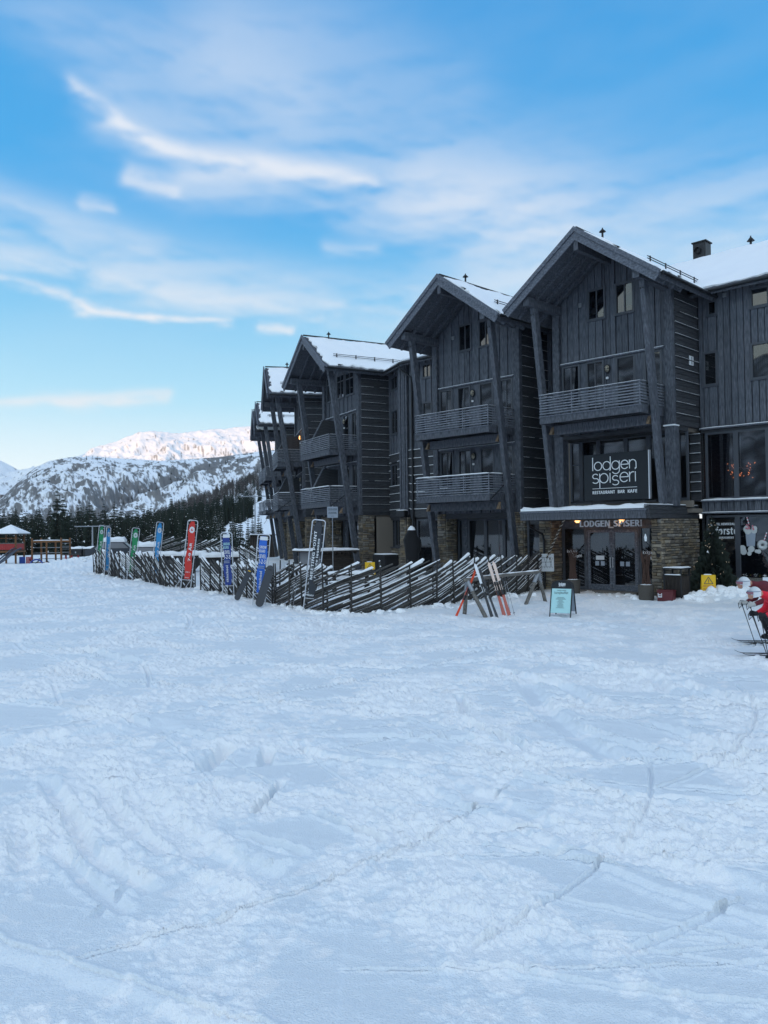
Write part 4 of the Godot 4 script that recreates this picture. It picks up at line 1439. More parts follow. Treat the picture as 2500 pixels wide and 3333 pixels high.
# one gabled house of the row; detail: 2 near, 1 middle, 0 far
func house(label: String, t: Transform3D, detail: int, opts := {}) -> Node3D:
	var o := thing("gabled_lodge_house", label, "building", t, "gabled houses of the lodge")
	var first: bool = opts.get("first", false)
	var cvar: bool = opts.get("screen", false)
	var base := 6.15 if first else 3.2
	var ytop := func(u: float) -> float: return PEAK_Y - 0.34 - absf(u) * SLOPE
	var holes := []
	var wins := []
	if cvar:
		for r in [[-2.1, 10.0, 0.62, 1.45, 1], [-0.62, 10.0, 1.0, 1.35, 1], [0.55, 10.0, 1.15, 1.3, 1]]:
			wins.append([Rect2(r[0], r[1], r[2], r[3]), r[4], 0.72, false])
	else:
		for r in [[-0.95, 10.56, 0.74, 1.18], [0.24, 10.56, 0.75, 1.16]]:
			wins.append([Rect2(r[0], r[1], r[2], r[3]), 1, 0.0, first and r[0] > 0])
	var lv := [6.9] if first else [6.9, 4.08]
	for y in lv:
		var tp: float = 8.93 if y > 5 else 6.07
		for r in [[-2.16, 0.78, 0.35], [-1.06, 0.74, 0.0], [0.22, 0.76, 0.0], [1.37, 0.66, 0.35]]:
			if cvar and r[0] < -0.7:
				continue
			wins.append([Rect2(r[0], y + r[2], r[1], tp - y - r[2]), 0 if r[0] == 0.22 else 1, 0.0, false])
	for q in wins:
		holes.append(q[0])
	var wl := Mb.new()
	backing(wl, -2.5, 2.5, base, ytop, -0.03, holes)
	for s in [-1, 1]:
		wl.bb(s * 2.38, base, -7.2, s * 2.5, ytop.call(2.5), -0.13)
	wl.bb(-2.5, base, -7.3, 2.5, 11.2, -7.2)
	fin(o, "wall", wl, "log_b")
	var fl := Mb.new()
	for y in ([6.02, 9.55] if first else [3.1, 6.4, 9.55]):
		fl.bb(-2.37, y, -7.1, 2.37, y + 0.14, -0.16)
	if not first:
		fl.bb(-2.37, 0.0, -7.1, 2.37, 0.05, -1.1)
		fl.bb(-2.5, 0.0, -7.2, -2.38, 3.1, -0.9)
		fl.bb(2.38, 0.0, -7.2, 2.5, 3.1, -0.9)
		fl.bb(-2.5, 0.0, -7.3, 2.5, 3.1, -7.2)
	fin(o, "floor", fl, "inside")
	if detail > 0:
		boards(o, -2.22, 2.22, base, ytop, 0.0, holes, 0.26 if detail == 2 else 0.27)
	else:
		var j := Mb.new()
		boards(o, -2.22, 2.22, base, ytop, 0.0, holes, 0.26, j)
		fin(o, "plank", j, "board_a", "stuff")
	for q in wins:
		window(o, q[0], 0.0, q[1], q[2], q[3])
	# header boards over the balcony windows
	for y in ([9.0] if first else [9.0, 6.14]):
		block(o, "header", -0.03, y, 0.07, Vector3(4.4, 0.06, 0.10), "trim_blue")
		var hs := Mb.new()
		hs.bb(-2.2, y + 0.031, 0.03, 2.15, y + 0.045, 0.11)
		fin(o, "header_snow", hs, "snow_cap", "stuff")
	for s in [-1, 1]:
		block(o, "corner_board", s * 2.37, (base + 11.22) / 2, 0.06, Vector3(0.30, 11.22 - base, 0.22), "trim", 0.012)
	block(o, "vent_grille", -1.28, 11.25, 0.05, Vector3(0.14, 0.16, 0.05), "metal_grey")
	logs(o, 2.5, 1.0, 0.0, -1.9, base + (0.0 if first else 0.15), 11.1, detail > 0)
	if detail > 0 and not first:
		logs(o, -2.5, -1.0, 0.0, -1.9, base + 0.15, 11.1, false)
	gable_roof(o, detail > 0)
	# leaning posts that carry the eaves
	for s in [-1, 1]:
		var p := Mb.new()
		var yb := 3.28 if first else -0.3
		var zb := lerpf(0.13, 1.75, yb / 11.1)
		p.bar(Vector3(s * 2.28, yb, zb), Vector3(s * 2.28, 11.1, 1.75), 0.20, 0.30, Vector3.BACK, 0.015)
		fin(o, "post", p, "trim")
		var bt := Mb.new()
		for k in [-0.05, 0.05]:
			bt.tube([Vector3(s * 2.28 + k, 10.75, 1.84), Vector3(s * 2.28 + k, 10.75, 1.90)], [0.02, 0.02], 6)
		fin(o, "bolt", bt, "metal_dark")
	balcony(o, 6.48, false, detail == 2, cvar, opts.get("lit", false))
	if not first:
		balcony(o, 3.66, true, detail == 2, cvar)
		# ground floor: stone piers and dark glazing set back behind them
		for s in [-1, 1]:
			pier(o, s * 2.2 - 0.24, s * 2.2 + 0.24, -0.75, -0.05, -0.2, 3.2, detail == 2, [0, 1] if s > 0 else [0, 1, 2])
		block(o, "lintel", 0, 3.14, -0.40, Vector3(4.9, 0.34, 0.7), "log_a")
		var gx := [-1.95, -1.62, -1.32, -0.28, 0.77, 1.95]
		for i in gx.size() - 1:
			if i == 1:
				block(o, "corner_board", -1.47, 1.5, -0.88, Vector3(0.26, 3.0, 0.1), "trim")
				for k in 6:
					block(o, "ledge", -1.47, 0.45 + k * 0.42, -0.815, Vector3(0.26, 0.03, 0.04), "trim_blue")
				continue
			window(o, Rect2(gx[i] + 0.03, 0.08, gx[i + 1] - gx[i] - 0.06, 2.85), -0.9, 0, 0.0, false)
	return o

# a recessed stretch of wall between two houses; its frame starts at the left end
func link(label: String, p: Vector3, q: Vector3, opts := {}) -> Node3D:
	var d := q - p
	var l := Vector2(d.x, d.z).length()
	var deg := rad_to_deg(atan2(d.x, d.z))
	var o := thing("lodge_wing", label, "building", front(deg, p.x, p.y, p.z), "recessed wings between the gabled houses")
	var base: float = opts.get("base", 3.15)
	var eave := 11.25
	var lev := func(_u: float) -> float: return eave
	var wins: Array = opts.get("wins", [])
	var holes := []
	for w in wins:
		holes.append(Rect2(w[0], w[1], w[2] - w[0], w[3] - w[1]))
	var b := Mb.new()
	backing(b, 0, l, base, lev, -0.03, holes)
	b.bb(0, 0, -4.6, l, eave, -4.5)
	b.bb(-0.1, 0, -4.5, 0, eave, -0.13)
	b.bb(l, 0, -4.5, l + 0.1, eave, -0.13)
	for y in [3.0, 6.3, 9.5]:
		b.bb(0, y, -4.5, l, y + 0.12, -0.14)
	fin(o, "wall", b, "log_b")
	var split: float = opts.get("split", base)     # logs below, boards above
	var detail: int = opts.get("detail", 1)
	if detail > 0:
		boards(o, 0.0, l, split, lev, 0.0, holes, 0.23)
	else:
		var j := Mb.new()
		boards(o, 0.0, l, split, lev, 0.0, holes, 0.26, j)
		fin(o, "plank", j, "board_a", "stuff")
	if split > base:
		# lying logs around the openings
		var n := roundi((split - base) / 0.43)
		var st := (split - base) / n
		for i in n:
			var y := base + st * (i + 0.5)
			var spans := [[0.0, l]]
			for h in holes:
				if y > h.position.y and y < h.end.y:
					var next := []
					for s in spans:
						if h.end.x <= s[0] or h.position.x >= s[1]:
							next.append(s)
							continue
						if h.position.x > s[0] + 0.05: next.append([s[0], h.position.x])
						if h.end.x < s[1] - 0.05: next.append([h.end.x, s[1]])
					spans = next
			for s in spans:
				block(o, "log", (s[0] + s[1]) / 2, y, 0.018, Vector3(s[1] - s[0], st - 0.012, 0.036), "log_a" if rng.randf() < 0.5 else "log_b")
				block(o, "ledge", (s[0] + s[1]) / 2, y + st / 2 - 0.01, 0.04, Vector3(s[1] - s[0], 0.03, 0.08), "log_b")
				var sn := Mb.new()
				sn.bb(s[0], y + st / 2 + 0.005, 0.03, s[1], y + st / 2 + 0.028, 0.075)
				fin(o, "ledge_snow", sn, "snow_cap", "stuff")
	for i in wins.size():
		window(o, holes[i], 0.0, wins[i][4], 0.0, wins[i].size() > 5 and wins[i][5])
	if not opts.get("open", false):
		window(o, Rect2(0.1, 1.6, l * 0.5 - 0.15, base - 1.72), -0.25, 2, 0.0)
		window(o, Rect2(l * 0.5 + 0.05, 1.6, l * 0.5 - 0.15, base - 1.72), -0.25, 1, 0.0)
		var sb := Mb.new()
		sb.bb(0, -0.3, -0.3, l, 1.5, -0.05)
		fin(o, "stone_base", sb, "mortar")
		stones(o, Vector3(0, 0, -0.05), Vector3.RIGHT, Vector3.BACK, l, -0.1, 1.5, false)
		block(o, "sill", l / 2, 1.535, -0.06, Vector3(l, 0.05, 0.22), "trim")
		block(o, "header", l / 2, base - 0.06, -0.12, Vector3(l, 0.12, 0.2), "log_b")
	roof_of(o, l, opts.get("ridge", 13.25), opts.get("over", 0.55))
	return o

func roof_of(o: Node3D, l: float, ridge: float, over: float, x0 := 0.0) -> void:
	var y0 := 11.15
	var run := 5.2
	var m := (ridge - y0) / run
	var b := Mb.new()
	b.prism(PackedVector2Array([Vector2(over, y0), Vector2(over - run, ridge), Vector2(over - run * 2, y0), Vector2(over - run * 2, y0 - 0.22), Vector2(over - run, ridge - 0.25), Vector2(over, y0 - 0.22)]), Transform3D(Basis(Vector3.BACK, Vector3.UP, Vector3.LEFT), Vector3((l + x0) / 2, 0, 0)), l - x0 + 0.4)
	var r := fin(o, "roof", b, "soffit")
	var sn := Mb.new()
	snow_sheet(sn, Vector3(x0 - 0.2, y0 + 0.02, over - 0.02), Vector3(l + 0.2, y0 + 0.02, over - 0.02), Vector3(l + 0.2, ridge + 0.02, over - run), Vector3(x0 - 0.2, ridge + 0.02, over - run), maxi(12, int(l * 8)), 16, 0.13, 0.16, l)
	fin(r, "roof_snow", sn, "snow_cap")
	var g := Mb.new()
	g.tube([Vector3(-0.2, y0 - 0.08, over + 0.05), Vector3(l + 0.2, y0 - 0.08, over + 0.05)], [0.065, 0.065], 8)
	fin(o, "gutter", g, "metal_dark")

# ---------------------------------------------------------------- entrance and restaurant
# thin rounded lettering drawn as ribbons: strokes of a few letters on a grid where the small letters are 1 high
func stroke_word(word: String, drop := -1) -> Array:
	var paths := []
	var x := 0.0
	for i in word.length():
		var ch := word[i]
		var dy := -0.28 if i == drop else 0.0
		var arc := func(cx: float, cy: float, rx: float, ry: float, d0: float, d1: float, n := 18) -> Array:
			var a := []
			for k in n + 1:
				var t := deg_to_rad(lerpf(d0, d1, float(k) / n))
				a.append(Vector2(x + cx + cos(t) * rx, cy + dy + sin(t) * ry))
			return a
		var line := func(x0: float, y0: float, x1: float, y1: float) -> Array:
			return [Vector2(x + x0, y0 + dy), Vector2(x + x1, y1 + dy)]
		var w := 1.0
		match ch:
			"l":
				paths.append(line.call(0.08, 0, 0.08, 1.55)); w = 0.30
			"i":
				paths.append(line.call(0.08, 0, 0.08, 1.0)); paths.append(line.call(0.08, 1.28, 0.08, 1.42)); w = 0.32
			"o":
				paths.append(arc.call(0.5, 0.5, 0.5, 0.5, 0, 360, 28)); w = 1.16
			"d":
				paths.append(arc.call(0.5, 0.5, 0.5, 0.5, 0, 360, 28)); paths.append(line.call(1.0, 0, 1.0, 1.55)); w = 1.18
			"g":
				paths.append(arc.call(0.5, 0.5, 0.5, 0.5, 0, 360, 28)); paths.append(line.call(1.0, 1.0, 1.0, -0.12)); paths.append(arc.call(0.52, -0.10, 0.48, 0.42, 0, -150, 14)); w = 1.18
			"p":
				paths.append(arc.call(0.5, 0.5, 0.5, 0.5, 0, 360, 28)); paths.append(line.call(0.0, 1.0, 0.0, -0.52)); w = 1.16
			"e":
				paths.append(line.call(0.03, 0.52, 0.97, 0.52)); paths.append(arc.call(0.5, 0.5, 0.48, 0.5, 2, 318, 26)); w = 1.12
			"n":
				paths.append(line.call(0.0, 0, 0.0, 1.0)); paths.append(arc.call(0.42, 0.56, 0.42, 0.44, 180, 0, 14)); paths.append(line.call(0.84, 0.56, 0.84, 0.0)); w = 0.98
			"r":
				paths.append(line.call(0.0, 0, 0.0, 1.0)); paths.append(arc.call(0.40, 0.56, 0.40, 0.43, 180, 75, 10)); w = 0.58
			"s":
				paths.append(arc.call(0.38, 0.74, 0.33, 0.25, 35, 250, 14) + arc.call(0.38, 0.26, 0.38, 0.26, 70, -145, 14)); w = 0.90
		x += w
	return [paths, x - 0.14]

func ribbon_word(parent: Node3D, word: String, w: float, t: Transform3D, m: String, thick: float, drop := -1) -> void:
	var sw := stroke_word(word, drop)
	var sc: float = w / sw[1]
	var b := Mb.new()
	for p in sw[0]:
		for i in p.size() - 1:
			var a: Vector2 = p[i] * sc
			var c: Vector2 = p[i + 1] * sc
			var d := (c - a).normalized() * thick * 0.25
			var z: float = 0.006 + (i % 2) * 0.0006
			b.bar(t * Vector3(a.x - d.x, a.y - d.y, z), t * Vector3(c.x + d.x, c.y + d.y, z), thick, 0.008, t.basis.z)
	fin(parent, "lettering", b, m)

func make_entrance(t: Transform3D) -> void:
	# the ground floor block in front of the first gabled house, with the canopy over its doors
	var o := thing("restaurant_entrance", "stone-clad restaurant entrance with snowy canopy and glass double doors", "entrance", t)
	var core := Mb.new()
	core.bb(2.08, -0.2, -1.85, 2.40, 2.80, 1.06)
	core.bb(-3.02, -0.2, -1.0, -2.50, 2.80, 0.55)
	core.bb(-2.5, -0.2, -3.0, -2.38, 2.8, -0.15)
	core.bb(-2.5, -0.2, -3.1, 2.4, 2.8, -3.0)
	core.bb(-2.5, 2.765, -3.0, 2.08, 2.795, 1.0)
	var c := fin(o, "stone_wall", core, "mortar")
	stones(c, Vector3(2.06, 0, 1.06), Vector3.RIGHT, Vector3.BACK, 0.37, -0.1, 2.78, true)
	stones(c, Vector3(2.40, 0, 1.10), Vector3.FORWARD, Vector3.RIGHT, 2.95, -0.1, 2.78, true, 0.98)
	stones(c, Vector3(2.08, 0, -0.1), Vector3.BACK, Vector3.LEFT, 1.16, -0.1, 2.78, false)
	stones(c, Vector3(-3.02, 0, 0.55), Vector3.RIGHT, Vector3.BACK, 0.55, -0.1, 2.78, true)
	stones(c, Vector3(-2.50, 0, 0.57), Vector3.FORWARD, Vector3.RIGHT, 0.75, -0.1, 2.78, false)
	# canopy
	var ca := Mb.new()
	ca.bb(-2.95, 2.80, -0.6, 2.28, 3.16, 1.86)
	var can := fin(o, "canopy", ca, "log_a")
	block(can, "fascia", -0.33, 2.93, 1.89, Vector3(5.26, 0.27, 0.06), "trim", 0.012)
	block(can, "fascia", -0.33, 3.10, 1.90, Vector3(5.30, 0.07, 0.09), "trim_blue", 0.01)
	block(can, "fascia", -2.98, 2.97, 0.6, Vector3(0.06, 0.36, 2.5), "trim", 0.012)
	for k in 3:
		block(can, "fascia", 2.34 + (2 - k) * 0.016, 2.86 + k * 0.145, -0.03, Vector3(0.12, 0.142, 3.86), "log_b", 0.01)
	block(can, "fascia", 2.33, 3.25, -0.03, Vector3(0.17, 0.04, 3.95), "frame", 0.006)
	var cs := Mb.new()
	snow_sheet(cs, Vector3(-2.98, 3.15, -0.5), Vector3(2.24, 3.15, -0.5), Vector3(2.24, 3.15, 1.93), Vector3(-2.98, 3.15, 1.93), 60, 16, 0.17, 0.04, 4.0)
	snow_sheet(cs, Vector3(2.25, 3.27, -1.85), Vector3(2.41, 3.27, -1.85), Vector3(2.41, 3.27, 1.9), Vector3(2.25, 3.27, 1.9), 2, 30, 0.045, 0.02, 6.0)
	fin(can, "snow", cs, "snow_cap")
	# doors
	var jf := Mb.new()
	for x in [-1.31, 0.90]:
		jf.bb(x - 0.045, 0, -0.26, x + 0.045, 2.52, -0.12, 0.008)
	jf.bb(-1.265, 2.42, -0.255, 0.855, 2.519, -0.125, 0.008)
	jf.bb(-2.4, 2.521, -0.27, 2.06, 2.79, -0.13, 0.008)
	fin(o, "door_frame", jf, "trim")
	for s in [0, 1]:
		var x0 := -1.26 if s == 0 else -0.20
		var x1 := -0.21 if s == 0 else 0.85
		var d := Mb.new()
		d.bb(x0, 0.03, -0.21, x0 + 0.11, 2.41, -0.15, 0.006)
		d.bb(x1 - 0.11, 0.03, -0.21, x1, 2.41, -0.15, 0.006)
		d.bb(x0 + 0.11, 2.29, -0.209, x1 - 0.11, 2.41, -0.151, 0.006)
		d.bb(x0 + 0.11, 0.03, -0.209, x1 - 0.11, 0.30, -0.151, 0.006)
		var dm := fin(o, "door", d, "trim_blue")
		var p := Mb.new()
		p.bb(x0 + 0.10, 0.29, -0.185, x1 - 0.10, 2.30, -0.175)
		fin(dm, "pane", p, "glass")
		var hd := Mb.new()
		var hx := x1 - 0.05 if s == 0 else x0 + 0.05
		hd.tube([Vector3(hx, 0.95, -0.10), Vector3(hx, 1.35, -0.10)], [0.014, 0.014], 8)
		for y in [1.0, 1.30]:
			hd.tube([Vector3(hx, y, -0.15), Vector3(hx, y, -0.10)], [0.01, 0.01], 6)
		fin(dm, "handle", hd, "aluminium")
		for k in 2:
			block(dm, "sticker", x0 + 0.40 + k * 0.24, 1.10, -0.170, Vector3(0.16, 0.17, 0.004), "panel_grey", 0.0)
		if s == 0:
			block(dm, "notice", x0 + 0.53, 1.32, -0.170, Vector3(0.36, 0.16, 0.004), "paper", 0.0)
	block(o, "door_sensor", -0.2, 2.49, -0.10, Vector3(0.22, 0.05, 0.05), "paper")
	for side in [[-2.38, -1.36, 0], [0.95, 2.06, 1]]:
		var w := window(o, Rect2(side[0], 0.12, side[1] - side[0], 2.38), -0.2, 0)
		ribbon_word(w, "lodgen", 0.42, at(side[0] + (0.16 if side[2] == 0 else 0.10), 1.50, -0.196), "letter_grey", 0.014)
		ribbon_word(w, "spiseri", 0.42, at(side[0] + (0.40 if side[2] == 0 else 0.34), 1.33, -0.196), "letter_grey", 0.014, 3)
	window(o, Rect2(-4.2, 0.3, 1.12, 2.4), -0.35, 0)
	block(o, "corner_board", -3.6, 2.9, -0.36, Vector3(1.3, 0.5, 0.2), "log_a")
	block(o, "door_step", -0.2, 0.02, 0.05, Vector3(2.3, 0.10, 0.5), "grey_wood", 0.01)
	# two lamps under the canopy
	for x in [-1.25, 0.62]:
		var f := Mb.new()
		f.bx(x, 2.782, 0.55, 0.26, 0.03, 0.26, 0.008)
		var lf := fin(o, "canopy_lamp", f, "metal_dark")
		var g := Mb.new()
		g.tube([Vector3(x, 2.768, 0.55), Vector3(x, 2.72, 0.55), Vector3(x, 2.685, 0.55)], [0.115, 0.10, 0.04], 14)
		fin(lf, "lamp_glass", g, "lamp_lit")
		var l := OmniLight3D.new()
		l.name = "lamp_light"
		l.light_color = Color(1.0, 0.74, 0.45)
		l.light_energy = 0.10
		l.light_size = 0.08
		l.omni_range = 30
		l.shadow_enabled = true
		l.position = Vector3(x, 2.66, 0.55)
		lf.add_child(l, true)
	# drain pipe bending down the left end
	var dp := Mb.new()
	dp.tube([Vector3(-2.85, 2.8, 1.5), Vector3(-2.85, 2.55, 1.45), Vector3(-2.75, 2.25, 0.75), Vector3(-2.74, 2.0, 0.66), Vector3(-2.74, 0.1, 0.66)], [0.05, 0.05, 0.05, 0.05, 0.05], 8)
	fin(o, "drain_pipe", dp, "metal_dark")
	# first floor: columns and dark glazing set back under the gable
	for x in [-2.32, 2.33]:
		block(o, "column", x, 4.68, -0.05, Vector3(0.38, 2.92, 0.34), "trim", 0.015)
	block(o, "column", 2.33, 6.13, -0.02, Vector3(0.44, 0.05, 0.42), "snow_cap", 0.02)
	var gx := [-2.5, -2.0, -1.2, 0.0, 0.95, 2.1, 2.5]
	for i in gx.size() - 1:
		window(o, Rect2(gx[i] + 0.03, 3.5, gx[i + 1] - gx[i] - 0.06, 2.5), -1.0, 0, 0.62 if i == 0 else 0.0)
	var fl := Mb.new()
	fl.bb(-2.6, 3.2, -1.15, 2.6, 3.44, -0.9)
	fl.bb(-2.6, 3.0, -4.6, -2.5, 6.0, -1.0)
	fl.bb(-2.6, 3.0, -4.7, 2.6, 6.0, -4.6)
	fl.bb(-2.6, 3.0, -4.6, 2.6, 3.15, -1.0)
	fin(o, "floor", fl, "inside")
	block(o, "header", 0, 6.06, -0.45, Vector3(5.0, 0.16, 1.1), "log_b")
	block(o, "rail", 0.1, 3.50, -0.25, Vector3(4.3, 0.06, 0.06), "metal_dark")
	# letters over the doors
	var s := thing("letter_sign", "grey metal capitals LODGEN SPISERI mounted above the entrance doors", "sign", t * at(0, 2.52, 0.62))
	var x := -1.10
	var full := "LODGEN SPISERI"
	var widths := {"L": 0.15, "O": 0.215, "D": 0.19, "G": 0.205, "E": 0.16, "N": 0.195, " ": 0.10, "S": 0.165, "P": 0.165, "I": 0.05, "R": 0.175}
	for ch in full:
		var w: float = widths[ch]
		if ch != " ":
			text(s, ch, w, 0.235, at(x, 0, 0), "letter_grey", true, 0.03, "letter")
		x += w + 0.032
	var rl := Mb.new()
	rl.bar(Vector3(-1.15, 0.20, -0.012), Vector3(x, 0.20, -0.012), 0.02, 0.02)
	rl.bar(Vector3(-0.9, 0.20, -0.012), Vector3(-0.9, 0.27, -0.012), 0.02, 0.02, Vector3.RIGHT)
	rl.bar(Vector3(x - 0.3, 0.20, -0.012), Vector3(x - 0.3, 0.27, -0.012), 0.02, 0.02, Vector3.RIGHT)
	fin(s, "mounting_rail", rl, "metal_dark")
	# the big black board on the canopy
	var b := thing("restaurant_sign", "large black board reading lodgen spiseri restaurant bar kafe above the canopy", "sign", t * at(0, 3.5, 0.70))
	var pn := Mb.new()
	pn.bb(-0.85, 0, -0.10, 1.78, 1.75, 0.0, 0.012)
	fin(b, "panel", pn, "sign_black")
	var fr := Mb.new()
	fr.bb(1.79, 0.0, -0.12, 1.83, 1.76, 0.012, 0.004)
	fin(b, "edge_strip", fr, "aluminium")
	ribbon_word(b, "lodgen", 1.80, at(-0.48, 1.14, 0.0), "white", 0.030)
	ribbon_word(b, "spiseri", 1.80, at(-0.48, 0.66, 0.0), "white", 0.030, 3)
	var ln := Mb.new()
	ln.bb(-0.48, 0.445, 0.0, 1.34, 0.46, 0.008)
	fin(b, "line", ln, "white")
	for w in [["RESTAURANT", -0.48, 0.93], ["BAR", 0.57, 0.28], ["KAFE", 0.97, 0.37]]:
		text(b, w[0], w[2], 0.115, at(w[1], 0.25, 0), "white", true)
	var st := Mb.new()
	for sx in [-0.6, 1.5]:
		st.bb(sx - 0.03, -0.18, -0.18, sx + 0.03, 1.5, -0.12)
	st.bb(-1.3, -0.10, -0.17, 2.0, -0.05, -0.11)
	fin(b, "bracket", st, "metal_dark")

func make_right_wing(t: Transform3D) -> void:
	var o := thing("restaurant_wing", "dark boarded wing with large restaurant windows at the right edge", "building", t, "recessed wings between the gabled houses")
	var l := 9.0
	var lev := func(_u: float) -> float: return 11.2
	var wins := [[0.17, 7.72, 0.68, 8.95, 0], [0.36, 10.32, 0.70, 10.85, 0], [1.90, 7.72, 3.15, 8.98, 1, true], [1.92, 10.28, 3.1, 10.98, 1], [4.6, 7.72, 5.8, 8.98, 1], [4.6, 10.28, 5.8, 10.98, 1]]
	var holes := []
	for w in wins:
		holes.append(Rect2(w[0], w[1], w[2] - w[0], w[3] - w[1]))
	var b := Mb.new()
	backing(b, 0.0, l, 6.12, lev, -0.03, holes)
	b.bb(0.0, 0, -5.2, l, 11.2, -5.1)
	b.bb(-0.1, 0, -5.1, 0, 11.2, -0.2)
	b.bb(l, 0, -5.1, l + 0.1, 11.2, 0)
	for y in [3.05, 6.2, 9.5]:
		b.bb(0, y, -5.1, l, y + 0.12, -0.2)
	b.bb(0, 0, -5.1, l, 0.05, -0.2)
	b.bb(0, 2.99, -0.2, l, 3.42, -0.03)
	fin(o, "wall", b, "log_b")
	boards(o, 0.0, l, 6.13, lev, 0.0, holes, 0.24)
	boards(o, 0.0, l, 3.0, func(_u: float) -> float: return 3.40, 0.0, [], 0.24)
	for i in wins.size():
		window(o, holes[i], 0.0, wins[i][4], 0.0, wins[i].size() > 5)
	block(o, "vent_grille", 1.02, 10.95, 0.05, Vector3(0.14, 0.16, 0.05), "metal_grey")
	# ledges with snow
	var sn := Mb.new()
	for y in [[6.10, 0.05, 0.035], [3.42, 0.10, 0.06], [2.97, 0.09, 0.03]]:
		block(o, "ledge", l / 2, y[0], 0.06, Vector3(l, 0.05, 0.16), "trim_blue")
		snow_sheet(sn, Vector3(0.0, y[0] + 0.025, -0.0), Vector3(l, y[0] + 0.025, 0.0), Vector3(l, y[0] + 0.025, 0.13), Vector3(0.0, y[0] + 0.025, 0.13), 60, 2, y[2] * 1.2, 0.02, y[0])
	fin(o, "ledge_snow", sn, "snow_cap", "stuff")
	block(o, "header", l / 2, 6.02, -0.04, Vector3(l, 0.12, 0.1), "log_b")
	for i in 6:
		window(o, Rect2(0.18 + i * 1.12, 3.50, 1.06, 2.44), -0.06, 0)
		window(o, Rect2(0.18 + i * 1.12, 0.18, 1.06, 2.68), -0.06, 0)
	# pier with ledges beside the first floor glazing
	for k in 7:
		block(o, "log", -0.22, 3.6 + k * 0.36, -0.05, Vector3(0.40, 0.34, 0.10), "log_a")
		block(o, "ledge", -0.22, 3.78 + k * 0.36, 0.02, Vector3(0.42, 0.03, 0.10), "log_b")
		block(o, "ledge_snow", -0.22, 3.805 + k * 0.36, 0.03, Vector3(0.41, 0.022, 0.07), "snow_cap")
	# print on the ground floor panes
	text(o, "TIL HEMSEDALS", 0.72, 0.085, at(0.50, 2.52, -0.045), "letter_grey", true, 0.003)
	text(o, "første", 0.80, 0.30, at(0.46, 2.17, -0.045), "white", true, 0.003)
	text(o, "KAKAOMENY", 0.55, 0.075, at(0.58, 2.03, -0.045), "letter_grey", true, 0.003)
	# a sticker of a whipped-cream drink with a doughnut and striped straws
	var sp := Mb.new()
	var cup := PackedVector2Array([Vector2(1.58, 1.75), Vector2(1.86, 1.75), Vector2(1.90, 2.25), Vector2(1.54, 2.25)])
	sp.prism(cup, at(0, 0, -0.042), 0.004)
	fin(o, "window_sticker", sp, "panel_grey")
	var cr := Mb.new()
	for k in 16:
		var a := rng.randf_range(0, TAU)
		var r := rng.randf_range(0.06, 0.13)
		var cx := 1.72 + cos(a) * 0.14
		var cy := 2.36 + sin(a) * 0.10
		if k > 8:
			cx = 1.74 + rng.randf_range(-0.32, 0.30)
			cy = 1.58 + rng.randf_range(-0.10, 0.12)
		cr.tube([Vector3(cx, cy, -0.043 + k * 0.0004), Vector3(cx, cy, -0.040 + k * 0.0004)], [r, r * 0.9], 10)
	fin(o, "window_sticker", cr, "shake")
	var pk := Mb.new()
	for k in 9:
		var cx := 1.72 + rng.randf_range(-0.16, 0.18)
		var cy := 2.42 + rng.randf_range(-0.08, 0.10)
		pk.tube([Vector3(cx, cy, -0.034), Vector3(cx, cy, -0.031)], [0.035, 0.03], 7)
	fin(o, "window_sticker", pk, "shake_pink")
	var dn := Mb.new()
	var ring := []
	var rr := []
	for k in 17:
		ring.append(Vector3(2.12 + cos(TAU * k / 16) * 0.12, 1.80 + sin(TAU * k / 16) * 0.11, -0.036))
		rr.append(0.075)
	dn.tube(ring, rr, 8, false)
	for i in dn.v.size():
		dn.v[i].z = -0.036 + (dn.v[i].z + 0.036) * 0.05
	fin(o, "window_sticker", dn, "shake")
	for s in [[Vector2(1.68, 2.52), Vector2(1.60, 2.84)], [Vector2(2.18, 1.95), Vector2(2.28, 2.25)]]:
		for k in 6:
			var a: Vector2 = s[0].lerp(s[1], k / 6.0)
			var c: Vector2 = s[0].lerp(s[1], (k + 1) / 6.0)
			var st := Mb.new()
			st.bar(Vector3(a.x, a.y, -0.03), Vector3(c.x, c.y, -0.03), 0.04, 0.003, Vector3.BACK)
			fin(o, "straw", st, "white" if k % 2 else "shake_pink")
	# chandelier of small bulbs inside the first floor
	var ch := thing("chandelier", "chandelier of tiny warm bulbs glowing behind the upper restaurant window", "chandelier", t * at(0.85, 4.62, -1.5))
	var cd := Mb.new()
	cd.tube([Vector3(0, 0.0, 0), Vector3(0, 1.55, 0)], [0.012, 0.012], 6)
	for k in 8:
		cd.tube([Vector3(0, 0.1, 0), Vector3(cos(TAU * k / 8) * 0.42, -0.02, sin(TAU * k / 8) * 0.42)], [0.008, 0.008], 5)
	fin(ch, "chandelier_frame", cd, "metal_grey")
	var bl := Mb.new()
	for k in 30:
		var a := TAU * k / 30.0 * 3.0
		var q := Vector3(cos(a) * rng.randf_range(0.25, 0.55), rng.randf_range(-0.32, 0.30), sin(a) * rng.randf_range(0.25, 0.55))
		bl.tube([q, q + Vector3(0, 0.028, 0)], [0.014, 0.010], 6)
	fin(ch, "bulbs", bl, "bulb", "stuff")
	var ol := OmniLight3D.new()
	ol.name = "chandelier_light"
	ol.light_color = Color(1.0, 0.55, 0.3)
	ol.light_energy = 0.03
	ol.light_size = 0.3
	ol.omni_range = 20
	ol.shadow_enabled = true
	ch.add_child(ol, true)
	roof_of(o, l, 14.1, 0.62, -5.0)
	# chimney on the ridge, with a pipe mouth in its side
	var c := thing("chimney", "dark sheet-metal chimney box with a round flue on the snowy ridge", "chimney", t * at(-1.95, 14.0, -4.9))
	var cb := Mb.new()
